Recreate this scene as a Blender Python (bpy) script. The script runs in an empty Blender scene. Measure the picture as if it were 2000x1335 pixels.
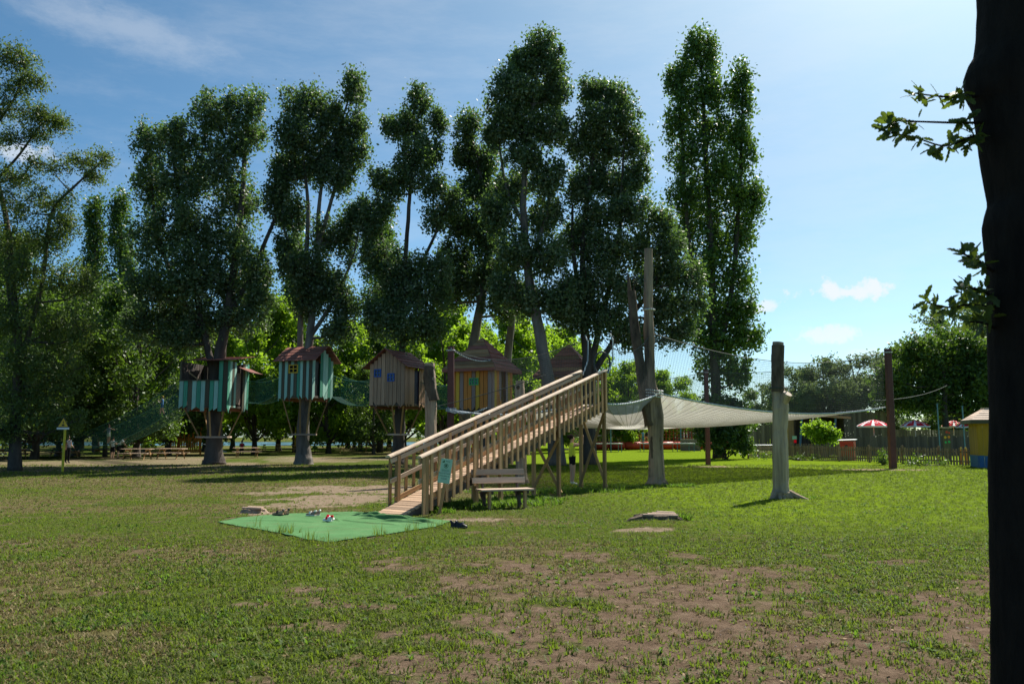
import bpy, math, random
import numpy as np
from mathutils import Vector, Matrix

random.seed(7)
RNG = np.random.default_rng(11)
R = math.radians
SC = bpy.context.scene
COL = SC.collection

# ------------------------------------------------------------------ camera, sky, sun, exposure
F, PITCH, EYE = 1555.0, math.atan(184.5 / 1555.0), 1.6
cam_data = bpy.data.cameras.new('camera')
cam_data.sensor_width = 36.0
cam_data.lens = 28.0
cam_data.clip_start = 0.05
cam_data.clip_end = 4000
cam_data.dof.use_dof = True
cam_data.dof.focus_distance = 22.0
cam_data.dof.aperture_fstop = 5.0
CAM = bpy.data.objects.new('camera', cam_data)
COL.objects.link(CAM)
CAM.location = (0, 0, EYE)
CAM.rotation_euler = (math.pi / 2 + PITCH, 0, 0)
SC.camera = CAM

SUN_AZ, SUN_EL = R(37), R(51)          # azimuth to the right of the view direction
SUNV = Vector((math.cos(SUN_EL) * math.sin(SUN_AZ), math.cos(SUN_EL) * math.cos(SUN_AZ), math.sin(SUN_EL)))
sun_data = bpy.data.lights.new('sun', 'SUN')
sun_data.energy = 5.0
sun_data.angle = R(0.5)
sun_data.color = (1.0, 0.95, 0.86)
sun = bpy.data.objects.new('sun', sun_data)
COL.objects.link(sun)
sun.location = SUNV * 60
sun.rotation_euler = (-SUNV).to_track_quat('-Z', 'Y').to_euler()

SC.view_settings.view_transform = 'Standard'
SC.view_settings.look = 'None'
SC.view_settings.gamma = 1.0
SC.view_settings.exposure = 0.8
SC.view_settings.use_curve_mapping = False

world = bpy.data.worlds.new('World')
SC.world = world
world.use_nodes = True


def ray(px, py):
    """direction in the world of a pixel of the 2000 x 1335 photograph"""
    x, u = (px - 1000) / F, (667.5 - py) / F
    c, s = math.cos(PITCH), math.sin(PITCH)
    return Vector((x, c - s * u, s + c * u))


def at(px, py, d):
    r = ray(px, py)
    return Vector((0, 0, EYE)) + r * (d / r.y)


def gp(px, py, z=0.0):
    r = ray(px, py)
    t = (z - EYE) / r.z
    return Vector((0, 0, EYE)) + r * t


def build_world():
    nt = world.node_tree
    nt.nodes.clear()
    N, L = nt.nodes.new, nt.links.new
    out = N('ShaderNodeOutputWorld')
    bg = N('ShaderNodeBackground')
    bg.inputs['Strength'].default_value = 0.08
    sky = N('ShaderNodeTexSky')
    sky.sky_type = 'NISHITA'
    sky.sun_disc = False
    sky.sun_elevation = SUN_EL
    sky.sun_rotation = SUN_AZ
    sky.air_density = 0.55
    sky.dust_density = 1.25
    sky.ozone_density = 0.0
    tc = N('ShaderNodeTexCoord')

    def math_(op, a, b=None, clamp=False):
        n = N('ShaderNodeMath')
        n.operation = op
        n.use_clamp = clamp
        for i, v in enumerate((a, b)):
            if v is None:
                continue
            if isinstance(v, (int, float)):
                n.inputs[i].default_value = v
            else:
                L(v, n.inputs[i])
        return n.outputs[0]

    def dot(v):
        n = N('ShaderNodeVectorMath')
        n.operation = 'DOT_PRODUCT'
        L(tc.outputs['Generated'], n.inputs[0])
        n.inputs[1].default_value = v
        return n.outputs['Value']

    def noise(scale, detail=6, rough=0.6, stretch=(1, 1, 1), rot=(0, 0, 0)):
        m = N('ShaderNodeMapping')
        m.inputs['Scale'].default_value = stretch
        m.inputs['Rotation'].default_value = rot
        L(tc.outputs['Generated'], m.inputs['Vector'])
        n = N('ShaderNodeTexNoise')
        n.inputs['Scale'].default_value = scale
        n.inputs['Detail'].default_value = detail
        n.inputs['Roughness'].default_value = rough
        L(m.outputs['Vector'], n.inputs['Vector'])
        return n.outputs['Fac']

    puff = noise(45, 7, 0.62)
    total = None
    clouds = [(1655, 572, 88, 30, 0.85, 0), (1612, 660, 72, 26, 0.7, 0), (1482, 604, 42, 26, 0.7, 0),
              (42, 300, 62, 34, 0.55, 0), (1700, 690, 60, 14, 0.35, 0)]
    for px, py, w, h, op, tilt in clouds:
        c = ray(px, py).normalized()
        r = Vector((c.y, -c.x, 0)).normalized()
        u = r.cross(c).normalized()
        a = math_('DIVIDE', dot(r), w / F * 0.95)
        b0 = math_('SUBTRACT', dot(u), 0.0)
        b = math_('DIVIDE', b0, h / F * 0.95)
        flat = math_('MULTIPLY', math_('MINIMUM', b, 0.0), 0.9)
        b = math_('ADD', b, flat)
        dd = math_('SQRT', math_('ADD', math_('MULTIPLY', a, a), math_('MULTIPLY', b, b)))
        pert = math_('MULTIPLY', math_('SUBTRACT', puff, 0.5), 3.4)
        dd = math_('ADD', dd, pert)
        m = N('ShaderNodeMapRange')
        m.interpolation_type = 'SMOOTHSTEP'
        L(dd, m.inputs['Value'])
        m.inputs['From Min'].default_value = 1.0
        m.inputs['From Max'].default_value = 0.25
        m.inputs['To Max'].default_value = op
        front = math_('GREATER_THAN', dot(c), 0.5)
        o = math_('MULTIPLY', m.outputs['Result'], front)
        total = o if total is None else math_('MAXIMUM', total, o)
    # thin high streaks across the whole sky
    n1 = noise(2.6, 8, 0.68, (1.0, 2.2, 5.0), (0.25, 0.3, 0.5))
    n2 = noise(1.3, 4, 0.5)
    mr = N('ShaderNodeMapRange')
    mr.interpolation_type = 'SMOOTHSTEP'
    L(math_('MULTIPLY', n1, math_('ADD', n2, 0.5)), mr.inputs['Value'])
    mr.inputs['From Min'].default_value = 0.44
    mr.inputs['From Max'].default_value = 0.78
    mr.inputs['To Max'].default_value = 0.14
    streak = mr.outputs['Result']
    # one long wisp
    c = ray(215, 50).normalized()
    r = (ray(400, 105).normalized() - ray(60, 15).normalized()).normalized()
    u = r.cross(c).normalized()
    a = math_('DIVIDE', dot(r), 0.125)
    b = math_('DIVIDE', dot(u), 0.03)
    dd = math_('SQRT', math_('ADD', math_('MULTIPLY', a, a), math_('MULTIPLY', b, b)))
    dd = math_('ADD', dd, math_('MULTIPLY', math_('SUBTRACT', noise(9, 7, 0.7, (1, 1, 2.5), (0, 0.3, 0)), 0.5), 2.4))
    m = N('ShaderNodeMapRange')
    m.interpolation_type = 'SMOOTHSTEP'
    L(dd, m.inputs['Value'])
    m.inputs['From Min'].default_value = 1.25
    m.inputs['From Max'].default_value = 0.0
    m.inputs['To Max'].default_value = 0.26
    wisp = math_('MULTIPLY', m.outputs['Result'], math_('GREATER_THAN', dot(c), 0.5))
    total = math_('MAXIMUM', math_('MAXIMUM', total, streak), wisp)
    tint = N('ShaderNodeMix')
    tint.data_type = 'RGBA'
    tint.blend_type = 'MULTIPLY'
    tint.inputs[0].default_value = 1
    L(sky.outputs[0], tint.inputs[6])
    tint.inputs[7].default_value = (1.0, 1.22, 1.17, 1)
    sat = N('ShaderNodeHueSaturation')
    sat.inputs['Saturation'].default_value = 1.22
    L(tint.outputs[2], sat.inputs['Color'])
    mix = N('ShaderNodeMix')
    mix.data_type = 'RGBA'
    L(total, mix.inputs[0])
    L(sat.outputs[0], mix.inputs[6])
    mix.inputs[7].default_value = (6.7, 6.9, 7.1, 1)
    L(mix.outputs[2], bg.inputs['Color'])
    L(bg.outputs[0], out.inputs['Surface'])


build_world()

# ------------------------------------------------------------------ mesh helpers
UNIT = {}


class MB:
    """collects shapes given in world coordinates"""

    def __init__(self):
        self.v, self.f, self.m = [], [], []

    def poly(self, pts, faces, m=0):
        b = len(self.v)
        self.v += [tuple(p) for p in pts]
        self.f += [tuple(i + b for i in f) for f in faces]
        self.m += [m] * len(faces)
        return self

    def box(self, c, s, rz=0.0, m=0):
        c = Vector(c)
        q = Matrix.Rotation(rz, 3, 'Z')
        P = [c + q @ Vector((x * s[0] / 2, y * s[1] / 2, z * s[2] / 2)) for z in (-1, 1) for y in (-1, 1) for x in (-1, 1)]
        return self.poly(P, [(0, 2, 3, 1), (4, 5, 7, 6), (0, 1, 5, 4), (2, 6, 7, 3), (0, 4, 6, 2), (1, 3, 7, 5)], m)

    def beam(self, p0, p1, w, h, m=0, up=(0, 0, 1)):
        p0, p1 = Vector(p0), Vector(p1)
        x = (p1 - p0).normalized()
        up = Vector(up)
        if abs(x.dot(up)) > 0.98:
            up = Vector((0, 1, 0))
        y = up.cross(x).normalized()
        z = x.cross(y)
        P = [e + y * (sy * w / 2) + z * (sz * h / 2) for sz in (-1, 1) for sy in (-1, 1) for e in (p0, p1)]
        return self.poly(P, [(0, 2, 3, 1), (4, 5, 7, 6), (0, 1, 5, 4), (2, 6, 7, 3), (0, 4, 6, 2), (1, 3, 7, 5)], m)

    def tube(self, pts, rad, sides=8, m=0, cap=True, jag=0.0, rng=random):
        pts = [Vector(p) for p in pts]
        if isinstance(rad, (int, float)):
            rad = [rad] * len(pts)
        n = len(pts)
        P, fs = [], []
        ref = Vector((0.31, 0.95, 0.05))
        for i, p in enumerate(pts):
            t = (pts[min(i + 1, n - 1)] - pts[max(i - 1, 0)])
            t = t.normalized() if t.length > 1e-9 else Vector((0, 0, 1))
            if abs(t.dot(ref)) > 0.95:
                ref = Vector((0.95, 0.1, 0.3))
            a = t.cross(ref).normalized()
            b = t.cross(a).normalized()
            ref = b.cross(t) if False else ref
            for k in range(sides):
                an = 2 * math.pi * k / sides
                rr = rad[i] * (1 + (rng.uniform(-jag, jag) if jag else 0))
                P.append(p + a * (math.cos(an) * rr) + b * (math.sin(an) * rr))
        for i in range(n - 1):
            for k in range(sides):
                k2 = (k + 1) % sides
                fs.append((i * sides + k, i * sides + k2, (i + 1) * sides + k2, (i + 1) * sides + k))
        if cap:
            fs.append(tuple(range(sides))[::-1])
            fs.append(tuple((n - 1) * sides + k for k in range(sides)))
        return self.poly(P, fs, m)

    def slab(self, quad, t, m=0):
        q = [Vector(p) for p in quad]
        nrm = (q[1] - q[0]).cross(q[-1] - q[0]).normalized()
        n = len(q)
        P = q + [p - nrm * t for p in q]
        fs = [tuple(range(n)), tuple(range(n, 2 * n))[::-1]]
        fs += [(i, i + n, (i + 1) % n + n, (i + 1) % n) for i in range(n)]
        return self.poly(P, fs, m)

    def lathe(self, c, prof, sides=16, m=0):
        c = Vector(c)
        P, fs = [], []
        for r, z in prof:
            for k in range(sides):
                an = 2 * math.pi * k / sides
                P.append(c + Vector((math.cos(an) * r, math.sin(an) * r, z)))
        for i in range(len(prof) - 1):
            for k in range(sides):
                k2 = (k + 1) % sides
                fs.append((i * sides + k, i * sides + k2, (i + 1) * sides + k2, (i + 1) * sides + k))
        return self.poly(P, fs, m)


def WM(o):
    m = o.matrix_basis.copy()
    while o.parent:
        o = o.parent
        m = o.matrix_basis @ m
    return m


def tag(o, label=None, cat=None, group=None, kind=None):
    if label:
        o['label'] = label
    if cat:
        o['category'] = cat
    if group:
        o['group'] = group
    if kind:
        o['kind'] = kind
    return o


def thing(name, label, cat, loc=(0, 0, 0), rz=0.0, group=None):
    o = bpy.data.objects.new(name, None)
    o.empty_display_size = 0.3
    COL.objects.link(o)
    o.location = loc
    o.rotation_euler = (0, 0, rz)
    return tag(o, label, cat, group)


def obj(name, mb, mat, parent=None, origin=None, smooth=False, world_space=True):
    """one mesh object; coordinates in the builder are world coordinates (or local ones of the parent)"""
    me = bpy.data.meshes.new(name)
    if parent is not None and world_space:
        inv = WM(parent).inverted()
        vs = [inv @ Vector(v) for v in mb.v]
    elif origin is not None:
        og = Vector(origin)
        vs = [Vector(v) - og for v in mb.v]
    else:
        vs = mb.v
    me.from_pydata([tuple(v) for v in vs], [], mb.f)
    mats = mat if isinstance(mat, (list, tuple)) else [mat]
    for k in mats:
        me.materials.append(k)
    if len(mats) > 1:
        me.polygons.foreach_set('material_index', mb.m)
    if smooth:
        me.polygons.foreach_set('use_smooth', [True] * len(me.polygons))
    me.update()
    o = bpy.data.objects.new(name, me)
    COL.objects.link(o)
    if parent is not None:
        o.parent = parent
    elif origin is not None:
        o.location = origin
    return o


def unit_box(key='box', mat=None, taper=None):
    """shared unit plank: local X is its length; edges chamfered"""
    k = (key, mat.name)
    if k in UNIT:
        return UNIT[k]
    c = 0.06
    mb = MB()
    ring = [(-.5 + c, -.5), (.5 - c, -.5), (.5, -.5 + c), (.5, .5 - c), (.5 - c, .5), (-.5 + c, .5), (-.5, .5 - c), (-.5, -.5 + c)]
    P = []
    for x in (-.5, .5):
        for (y, z) in ring:
            xx = x
            if key == 'slant' and x < 0:
                xx = x + 0.10 * y
            if key == 'slant2' and x < 0:
                xx = x - 0.10 * y
            if key == 'picket' and x > 0:
                xx = x - abs(y) * 0.14
            P.append((xx, y, z))
    fs = [(k_, (k_ + 1) % 8, (k_ + 1) % 8 + 8, k_ + 8) for k_ in range(8)]
    fs = [f[::-1] for f in fs] + [tuple(range(8)), tuple(range(8, 16))[::-1]]
    fs = [f[::-1] for f in fs]
    me = bpy.data.meshes.new('plank')
    me.from_pydata(P, [], fs)
    me.materials.append(mat)
    me.update()
    UNIT[k] = me
    return me


def plank(name, p0, p1, w, h, mat, parent, up=(0, 0, 1), key='box'):
    """a board from p0 to p1 (world), w across, h thick along `up`; shares one mesh per material"""
    p0, p1 = Vector(p0), Vector(p1)
    x = (p1 - p0)
    Ln = x.length
    x.normalize()
    up = Vector(up)
    if abs(x.dot(up.normalized())) > 0.98:
        up = Vector((0, 1, 0.01))
    y = up.cross(x).normalized()
    z = x.cross(y)
    M = Matrix((x, y, z)).transposed().to_4x4()
    M.translation = (p0 + p1) / 2
    o = bpy.data.objects.new(name, unit_box(key, mat))
    COL.objects.link(o)
    o.parent = parent
    Ml = WM(parent).inverted() @ M if parent else M
    o.location = Ml.to_translation()
    o.rotation_euler = Ml.to_euler()
    o.scale = (Ln, w, h)
    return o


# ------------------------------------------------------------------ materials
def new_mat(name):
    m = bpy.data.materials.new(name)
    m.use_nodes = True
    nt = m.node_tree
    b = nt.nodes['Principled BSDF']
    return m, nt, b


def ramp_node(nt, stops):
    r = nt.nodes.new('ShaderNodeValToRGB')
    e = r.color_ramp.elements
    while len(e) < len(stops):
        e.new(0.5)
    for i, (p, c) in enumerate(stops):
        e[i].position = p
        e[i].color = (*c, 1)
    return r


def tex(nt, scale, detail=5, rough=0.6, stretch=(1, 1, 1), coord='Object', kind='NOISE', rand=True):
    N, L = nt.nodes.new, nt.links.new
    tc = N('ShaderNodeTexCoord')
    mp = N('ShaderNodeMapping')
    mp.inputs['Scale'].default_value = stretch
    if coord == 'World':
        ge = N('ShaderNodeNewGeometry')
        L(ge.outputs['Position'], mp.inputs['Vector'])
    else:
        L(tc.outputs[coord], mp.inputs['Vector'])
    n = N('ShaderNodeTexNoise')
    n.noise_dimensions = '4D'
    n.inputs['Scale'].default_value = scale
    n.inputs['Detail'].default_value = detail
    n.inputs['Roughness'].default_value = rough
    L(mp.outputs['Vector'], n.inputs['Vector'])
    if rand:
        oi = N('ShaderNodeObjectInfo')
        mu = N('ShaderNodeMath')
        mu.operation = 'MULTIPLY'
        mu.inputs[1].default_value = 57.0
        L(oi.outputs['Random'], mu.inputs[0])
        L(mu.outputs[0], n.inputs['W'])
    return n.outputs['Fac']


def bump(nt, b, fac, strength, dist=0.02):
    n = nt.nodes.new('ShaderNodeBump')
    n.inputs['Strength'].default_value = strength
    n.inputs['Distance'].default_value = dist
    nt.links.new(fac, n.inputs['Height'])
    nt.links.new(n.outputs[0], b.inputs['Normal'])


def wood_mat(name, light, dark, stretch=(1.2, 7, 7), rough=0.75, var=0.35, coord='Object', scale=1.6):
    m, nt, b = new_mat(name)
    N, L = nt.nodes.new, nt.links.new
    f = tex(nt, scale, 8, 0.65, stretch, coord)
    r = ramp_node(nt, [(0.28, dark), (0.55, light), (0.8, tuple(min(1, c * 1.18) for c in light))])
    L(f, r.inputs[0])
    oi = N('ShaderNodeObjectInfo')
    hs = N('ShaderNodeHueSaturation')
    mr = N('ShaderNodeMapRange')
    L(oi.outputs['Random'], mr.inputs['Value'])
    mr.inputs['To Min'].default_value = 1 - var
    mr.inputs['To Max'].default_value = 1 + var
    L(mr.outputs[0], hs.inputs['Value'])
    L(r.outputs[0], hs.inputs['Color'])
    L(hs.outputs[0], b.inputs['Base Color'])
    b.inputs['Roughness'].default_value = rough
    b.inputs['Specular IOR Level'].default_value = 0.3
    bump(nt, b, f, 0.35, 0.01)
    return m


def bark_mat(name, light, dark, scale=3.0, stretch=(1, 1, 0.22), bs=0.9):
    m, nt, b = new_mat(name)
    N, L = nt.nodes.new, nt.links.new
    f = tex(nt, scale, 10, 0.7, stretch, 'World', rand=False)
    f2 = tex(nt, 0.7, 4, 0.6, (1, 1, 0.5), 'World', rand=False)
    r = ramp_node(nt, [(0.32, dark), (0.6, light), (0.85, tuple(min(1, c * 1.35) for c in light))])
    mx = N('ShaderNodeMath')
    mx.operation = 'MULTIPLY_ADD'
    L(f2, mx.inputs[0])
    mx.inputs[1].default_value = 0.5
    sb = N('ShaderNodeMath')
    sb.operation = 'SUBTRACT'
    L(f, sb.inputs[0])
    sb.inputs[1].default_value = 0.25
    L(sb.outputs[0], mx.inputs[2])
    L(mx.outputs[0], r.inputs[0])
    L(r.outputs[0], b.inputs['Base Color'])
    b.inputs['Roughness'].default_value = 0.9
    b.inputs['Specular IOR Level'].default_value = 0.15
    bump(nt, b, f, bs, 0.06)
    return m


def paint_mat(name, col, rough=0.55, var=0.25, scale=3.0, coord='Object', spec=0.4, bs=0.1):
    m, nt, b = new_mat(name)
    N, L = nt.nodes.new, nt.links.new
    f = tex(nt, scale, 7, 0.65, (1, 1, 1), coord)
    r = ramp_node(nt, [(0.3, tuple(c * (1 - var) for c in col)), (0.6, col), (0.85, tuple(min(1, c * (1 + var * .6)) for c in col))])
    L(f, r.inputs[0])
    L(r.outputs[0], b.inputs['Base Color'])
    b.inputs['Roughness'].default_value = rough
    b.inputs['Specular IOR Level'].default_value = spec
    bump(nt, b, f, bs, 0.01)
    return m


def leaf_mat(name, c0, c1, tr, trmix=0.4, rough=0.5, spec=0.35, pale=None):
    """c0..c1 leaf colours over the random attribute, tr the colour of light that comes through"""
    m, nt, b = new_mat(name)
    N, L = nt.nodes.new, nt.links.new
    at_ = N('ShaderNodeAttribute')
    at_.attribute_name = 'rnd'
    r = ramp_node(nt, [(0.0, c0), (0.62, c1), (0.95, pale or tuple(min(1, c * 1.6) for c in c1))])
    L(at_.outputs['Fac'], r.inputs[0])
    oi = N('ShaderNodeObjectInfo')
    hs = N('ShaderNodeHueSaturation')
    mr = N('ShaderNodeMapRange')
    L(oi.outputs['Random'], mr.inputs['Value'])
    mr.inputs['To Min'].default_value = 0.85
    mr.inputs['To Max'].default_value = 1.15
    L(mr.outputs[0], hs.inputs['Value'])
    L(r.outputs[0], hs.inputs['Color'])
    L(hs.outputs[0], b.inputs['Base Color'])
    b.inputs['Roughness'].default_value = rough
    b.inputs['Specular IOR Level'].default_value = spec
    t = N('ShaderNodeBsdfTranslucent')
    mc = N('ShaderNodeMix')
    mc.data_type = 'RGBA'
    mc.blend_type = 'MULTIPLY'
    mc.inputs[0].default_value = 0.0
    t.inputs['Color'].default_value = (*tr, 1)
    ms = N('ShaderNodeMixShader')
    ms.inputs[0].default_value = trmix
    L(b.outputs[0], ms.inputs[1])
    L(t.outputs[0], ms.inputs[2])
    L(ms.outputs[0], nt.nodes['Material Output'].inputs['Surface'])
    return m


M = {}
M['wood_grey'] = wood_mat('weathered pine', (0.45, 0.275, 0.13), (0.18, 0.10, 0.046))
M['wood_rail'] = wood_mat('sunlit rail', (0.53, 0.405, 0.29), (0.29, 0.20, 0.13), (6, 3, 3), var=0.12)  # sunlight on the rails is put into this pale tone
M['wood_deck'] = wood_mat('deck board', (0.44, 0.295, 0.19), (0.20, 0.13, 0.08))
M['wood_post'] = wood_mat('impregnated post', (0.38, 0.225, 0.095), (0.18, 0.105, 0.045))
M['wood_bench'] = wood_mat('bench board', (0.52, 0.38, 0.28), (0.27, 0.185, 0.13))
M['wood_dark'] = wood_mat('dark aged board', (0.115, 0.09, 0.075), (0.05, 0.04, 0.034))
M['wood_fence'] = wood_mat('grey fence board', (0.19, 0.155, 0.13), (0.08, 0.065, 0.055))
M['wood_picket'] = wood_mat('brown picket', (0.30, 0.205, 0.135), (0.12, 0.08, 0.052))
M['wood_pink'] = wood_mat('larch board', (0.50, 0.30, 0.185), (0.22, 0.125, 0.075), var=0.25)
M['mint'] = wood_mat('mint painted board', (0.37, 0.60, 0.50), (0.22, 0.41, 0.33), var=0.18)
M['sea_green'] = wood_mat('sea green board', (0.085, 0.34, 0.22), (0.045, 0.19, 0.12), var=0.25)
M['olive_brown'] = wood_mat('bare brown board', (0.115, 0.10, 0.065), (0.05, 0.045, 0.03), var=0.25)
M['orange_board'] = wood_mat('orange board', (0.68, 0.25, 0.05), (0.36, 0.12, 0.03), var=0.2)
M['yellow_board'] = wood_mat('yellow board', (0.66, 0.38, 0.04), (0.38, 0.20, 0.03), var=0.2)
M['mauve_board'] = wood_mat('mauve board', (0.34, 0.23, 0.19), (0.17, 0.115, 0.095), var=0.2)
M['shingle'] = wood_mat('red brown shingle', (0.27, 0.10, 0.07), (0.115, 0.045, 0.034), var=0.3)
M['shingle_lit'] = wood_mat('lit shingle', (0.34, 0.19, 0.085), (0.16, 0.09, 0.045), var=0.3)  # light patches on the pointed roofs painted as paler shingles
M['steel_red'] = paint_mat('red brown post', (0.105, 0.036, 0.028), 0.6, 0.3, 4, 'World')
M['yellow'] = paint_mat('yellow paint', (0.72, 0.43, 0.02), 0.45)
M['yellow_green'] = paint_mat('sign post yellow', (0.62, 0.50, 0.02), 0.45)
M['orange'] = paint_mat('orange paint', (0.75, 0.26, 0.02), 0.5)
M['blue'] = paint_mat('blue paint', (0.02, 0.10, 0.44), 0.45)
M['green'] = paint_mat('green paint', (0.03, 0.42, 0.11), 0.45)
M['red'] = paint_mat('red paint', (0.55, 0.055, 0.02), 0.5)
M['white'] = paint_mat('white paint', (0.78, 0.77, 0.74), 0.5, 0.1)
M['black'] = paint_mat('black', (0.012, 0.012, 0.013), 0.5)
M['pole_blue'] = paint_mat('blue grey steel', (0.10, 0.22, 0.33), 0.4)
M['umb_red'] = leaf_mat('red canvas', (0.70, 0.03, 0.06), (0.72, 0.03, 0.065), (0.75, 0.05, 0.08), 0.4, 0.8, 0.1, (0.72, 0.03, 0.065))
M['umb_white'] = paint_mat('white canvas', (0.82, 0.78, 0.78), 0.8, 0.08)
M['hut_blue'] = paint_mat('blue base paint', (0.03, 0.13, 0.30), 0.6)
M['hut_yellow'] = wood_mat('hut yellow board', (0.38, 0.215, 0.02), (0.24, 0.135, 0.015), var=0.15)  # shade of the maple is put into this darker yellow
M['sign_green'] = paint_mat('pale green board', (0.34, 0.56, 0.44), 0.4, 0.08, 6)
M['sign_dark'] = paint_mat('dark green ink', (0.02, 0.09, 0.035), 0.5)
M['ink'] = paint_mat('ink', (0.03, 0.03, 0.06), 0.5)
M['bark_grey'] = bark_mat('grey poplar bark', (0.20, 0.175, 0.15), (0.07, 0.06, 0.052))
M['bark_dark'] = bark_mat('dark bark', (0.10, 0.082, 0.068), (0.035, 0.028, 0.024))
M['bark_oak'] = bark_mat('oak bark', (0.022, 0.017, 0.013), (0.007, 0.006, 0.005), 9, (1, 1, 0.25), 1.0)  # backlit darkness of the trunk is put into the bark colour
M['dead_wood'] = bark_mat('bare dead wood', (0.47, 0.355, 0.255), (0.15, 0.105, 0.074), 2.6, (3, 3, 0.2), 0.6)
M['dead_patchy'] = bark_mat('half stripped trunk', (0.37, 0.275, 0.195), (0.062, 0.046, 0.035), 1.5, (2.4, 2.4, 0.2), 0.9)
M['dead_bark'] = bark_mat('flaking bark', (0.14, 0.105, 0.075), (0.04, 0.03, 0.023), 5, (1, 1, 0.4), 1.0)
M['cut_wood'] = paint_mat('sawn face', (0.46, 0.37, 0.28), 0.8, 0.3, 14, 'World')
M['leaf_poplar'] = leaf_mat('white poplar leaf', (0.038, 0.070, 0.026), (0.105, 0.150, 0.066), (0.14, 0.25, 0.04), 0.38, 0.5, 0.35, (0.30, 0.34, 0.23))
M['leaf_lombardy'] = leaf_mat('lombardy leaf', (0.036, 0.075, 0.018), (0.09, 0.15, 0.035), (0.14, 0.26, 0.02), 0.36, 0.45, 0.4)
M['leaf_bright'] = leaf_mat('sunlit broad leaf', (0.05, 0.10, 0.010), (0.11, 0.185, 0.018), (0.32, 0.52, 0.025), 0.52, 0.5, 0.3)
M['leaf_mid'] = leaf_mat('mid green leaf', (0.05, 0.095, 0.014), (0.11, 0.17, 0.024), (0.26, 0.42, 0.03), 0.45, 0.5, 0.3)  # tone between the bright and the willow leaves
M['leaf_willow'] = leaf_mat('willow leaf', (0.035, 0.060, 0.015), (0.085, 0.125, 0.036), (0.15, 0.23, 0.025), 0.38, 0.5, 0.3)
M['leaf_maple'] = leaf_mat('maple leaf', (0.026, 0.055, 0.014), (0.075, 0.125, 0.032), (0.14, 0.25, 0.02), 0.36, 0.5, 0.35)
M['leaf_far'] = leaf_mat('distant leaf', (0.07, 0.115, 0.055), (0.15, 0.20, 0.10), (0.20, 0.28, 0.08), 0.38, 0.7, 0.2)  # distance haze is put into these paler leaf colours
M['leaf_oak'] = leaf_mat('oak leaf', (0.030, 0.055, 0.016), (0.06, 0.095, 0.025), (0.16, 0.24, 0.02), 0.35, 0.5, 0.3)
M['grass'] = leaf_mat('grass blade', (0.036, 0.056, 0.011), (0.098, 0.128, 0.026), (0.18, 0.26, 0.02), 0.42, 0.6, 0.12)
M['weed'] = leaf_mat('clover leaf', (0.042, 0.080, 0.014), (0.095, 0.150, 0.030), (0.17, 0.31, 0.025), 0.42, 0.6, 0.2)
M['straw'] = leaf_mat('dry blade', (0.12, 0.10, 0.045), (0.22, 0.175, 0.085), (0.20, 0.16, 0.06), 0.3, 0.7, 0.2)
M['flower'] = paint_mat('yellow flower', (0.75, 0.55, 0.02), 0.6)


# ------------------------------------------------------------------ noise for the lawn
_lat = RNG.random((256, 256))


def vnoise(x, y):
    xi, yi = np.floor(x).astype(int), np.floor(y).astype(int)
    xf, yf = x - xi, y - yi
    xf, yf = xf * xf * (3 - 2 * xf), yf * yf * (3 - 2 * yf)
    a, b = _lat[xi % 256, yi % 256], _lat[(xi + 1) % 256, yi % 256]
    c, d = _lat[xi % 256, (yi + 1) % 256], _lat[(xi + 1) % 256, (yi + 1) % 256]
    return (a * (1 - xf) + b * xf) * (1 - yf) + (c * (1 - xf) + d * xf) * yf


def fbm(x, y, o=5, g=0.55):
    s, a, t = 0, 1.0, 0
    for k in range(o):
        s = s + a * vnoise(x * 2 ** k + 17.3 * k, y * 2 ** k + 5.1 * k)
        t += a
        a *= g
    return s / t


def spot(x, y, px, py, rx, ry, soft=0.5):
    """a patch of the lawn round the ground point seen at (px, py); rx, ry in metres"""
    c = gp(px, py)
    n = fbm(x * 1.6 + 3, y * 1.6 + 8, 5, .7) - 0.5
    d = np.sqrt(((x - c.x) / rx) ** 2 + ((y - c.y) / ry) ** 2) + n * 2.6
    return np.clip((1 + soft - d) / (2 * soft), 0, 1)


def smooth(a, lo, hi):
    t = np.clip((a - lo) / (hi - lo), 0, 1)
    return t * t * (3 - 2 * t)


TAN_SPOTS = [(670, 975, 1.5, 1.6), (720, 955, 2.2, 2.0), (600, 985, .8, .8), (930, 1014, .7, .35), (560, 960, 1.0, 1.0),
             (500, 1002, .5, .4), (1262, 1036, .45, .2), (1380, 911, 1.6, 1.0), (1730, 917, 2.0, .8), (1765, 917, 1.2, .7)]
SOIL_SPOTS = [(1270, 1150, 1.25, 1.3), (1150, 1220, 1.3, .9), (1330, 1240, 1.6, .8), (1000, 1310, 1.1, .5), (1250, 1310, 1.3, .5),
              (1600, 1260, 1.4, .6), (1700, 1320, 1.6, .5), (1470, 1290, 1.0, .5), (1420, 1120, .8, .5), (960, 1210, .5, .35),
              (800, 1290, .5, .3), (1880, 1240, .9, .6)]
SMALL_SPOTS = [(750, 1098, .45, .25), (690, 1180, .5, .22), (490, 1180, .25, .2), (850, 1240, .35, .2), (1030, 1110, .5, .3), (590, 1150, .3, .2),
               (910, 1105, .4, .25), (1130, 1085, .5, .3)]
DRY_SPOTS = [(120, 1110, 1.3, .8), (30, 1150, 1.0, .8), (200, 1100, .9, .5), (80, 1270, .9, .4), (20, 1200, .6, .4), (180, 1240, .5, .3),
             (330, 960, 3.5, 2.0), (450, 950, 3.0, 2.0), (150, 940, 4, 2.5)]


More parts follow.
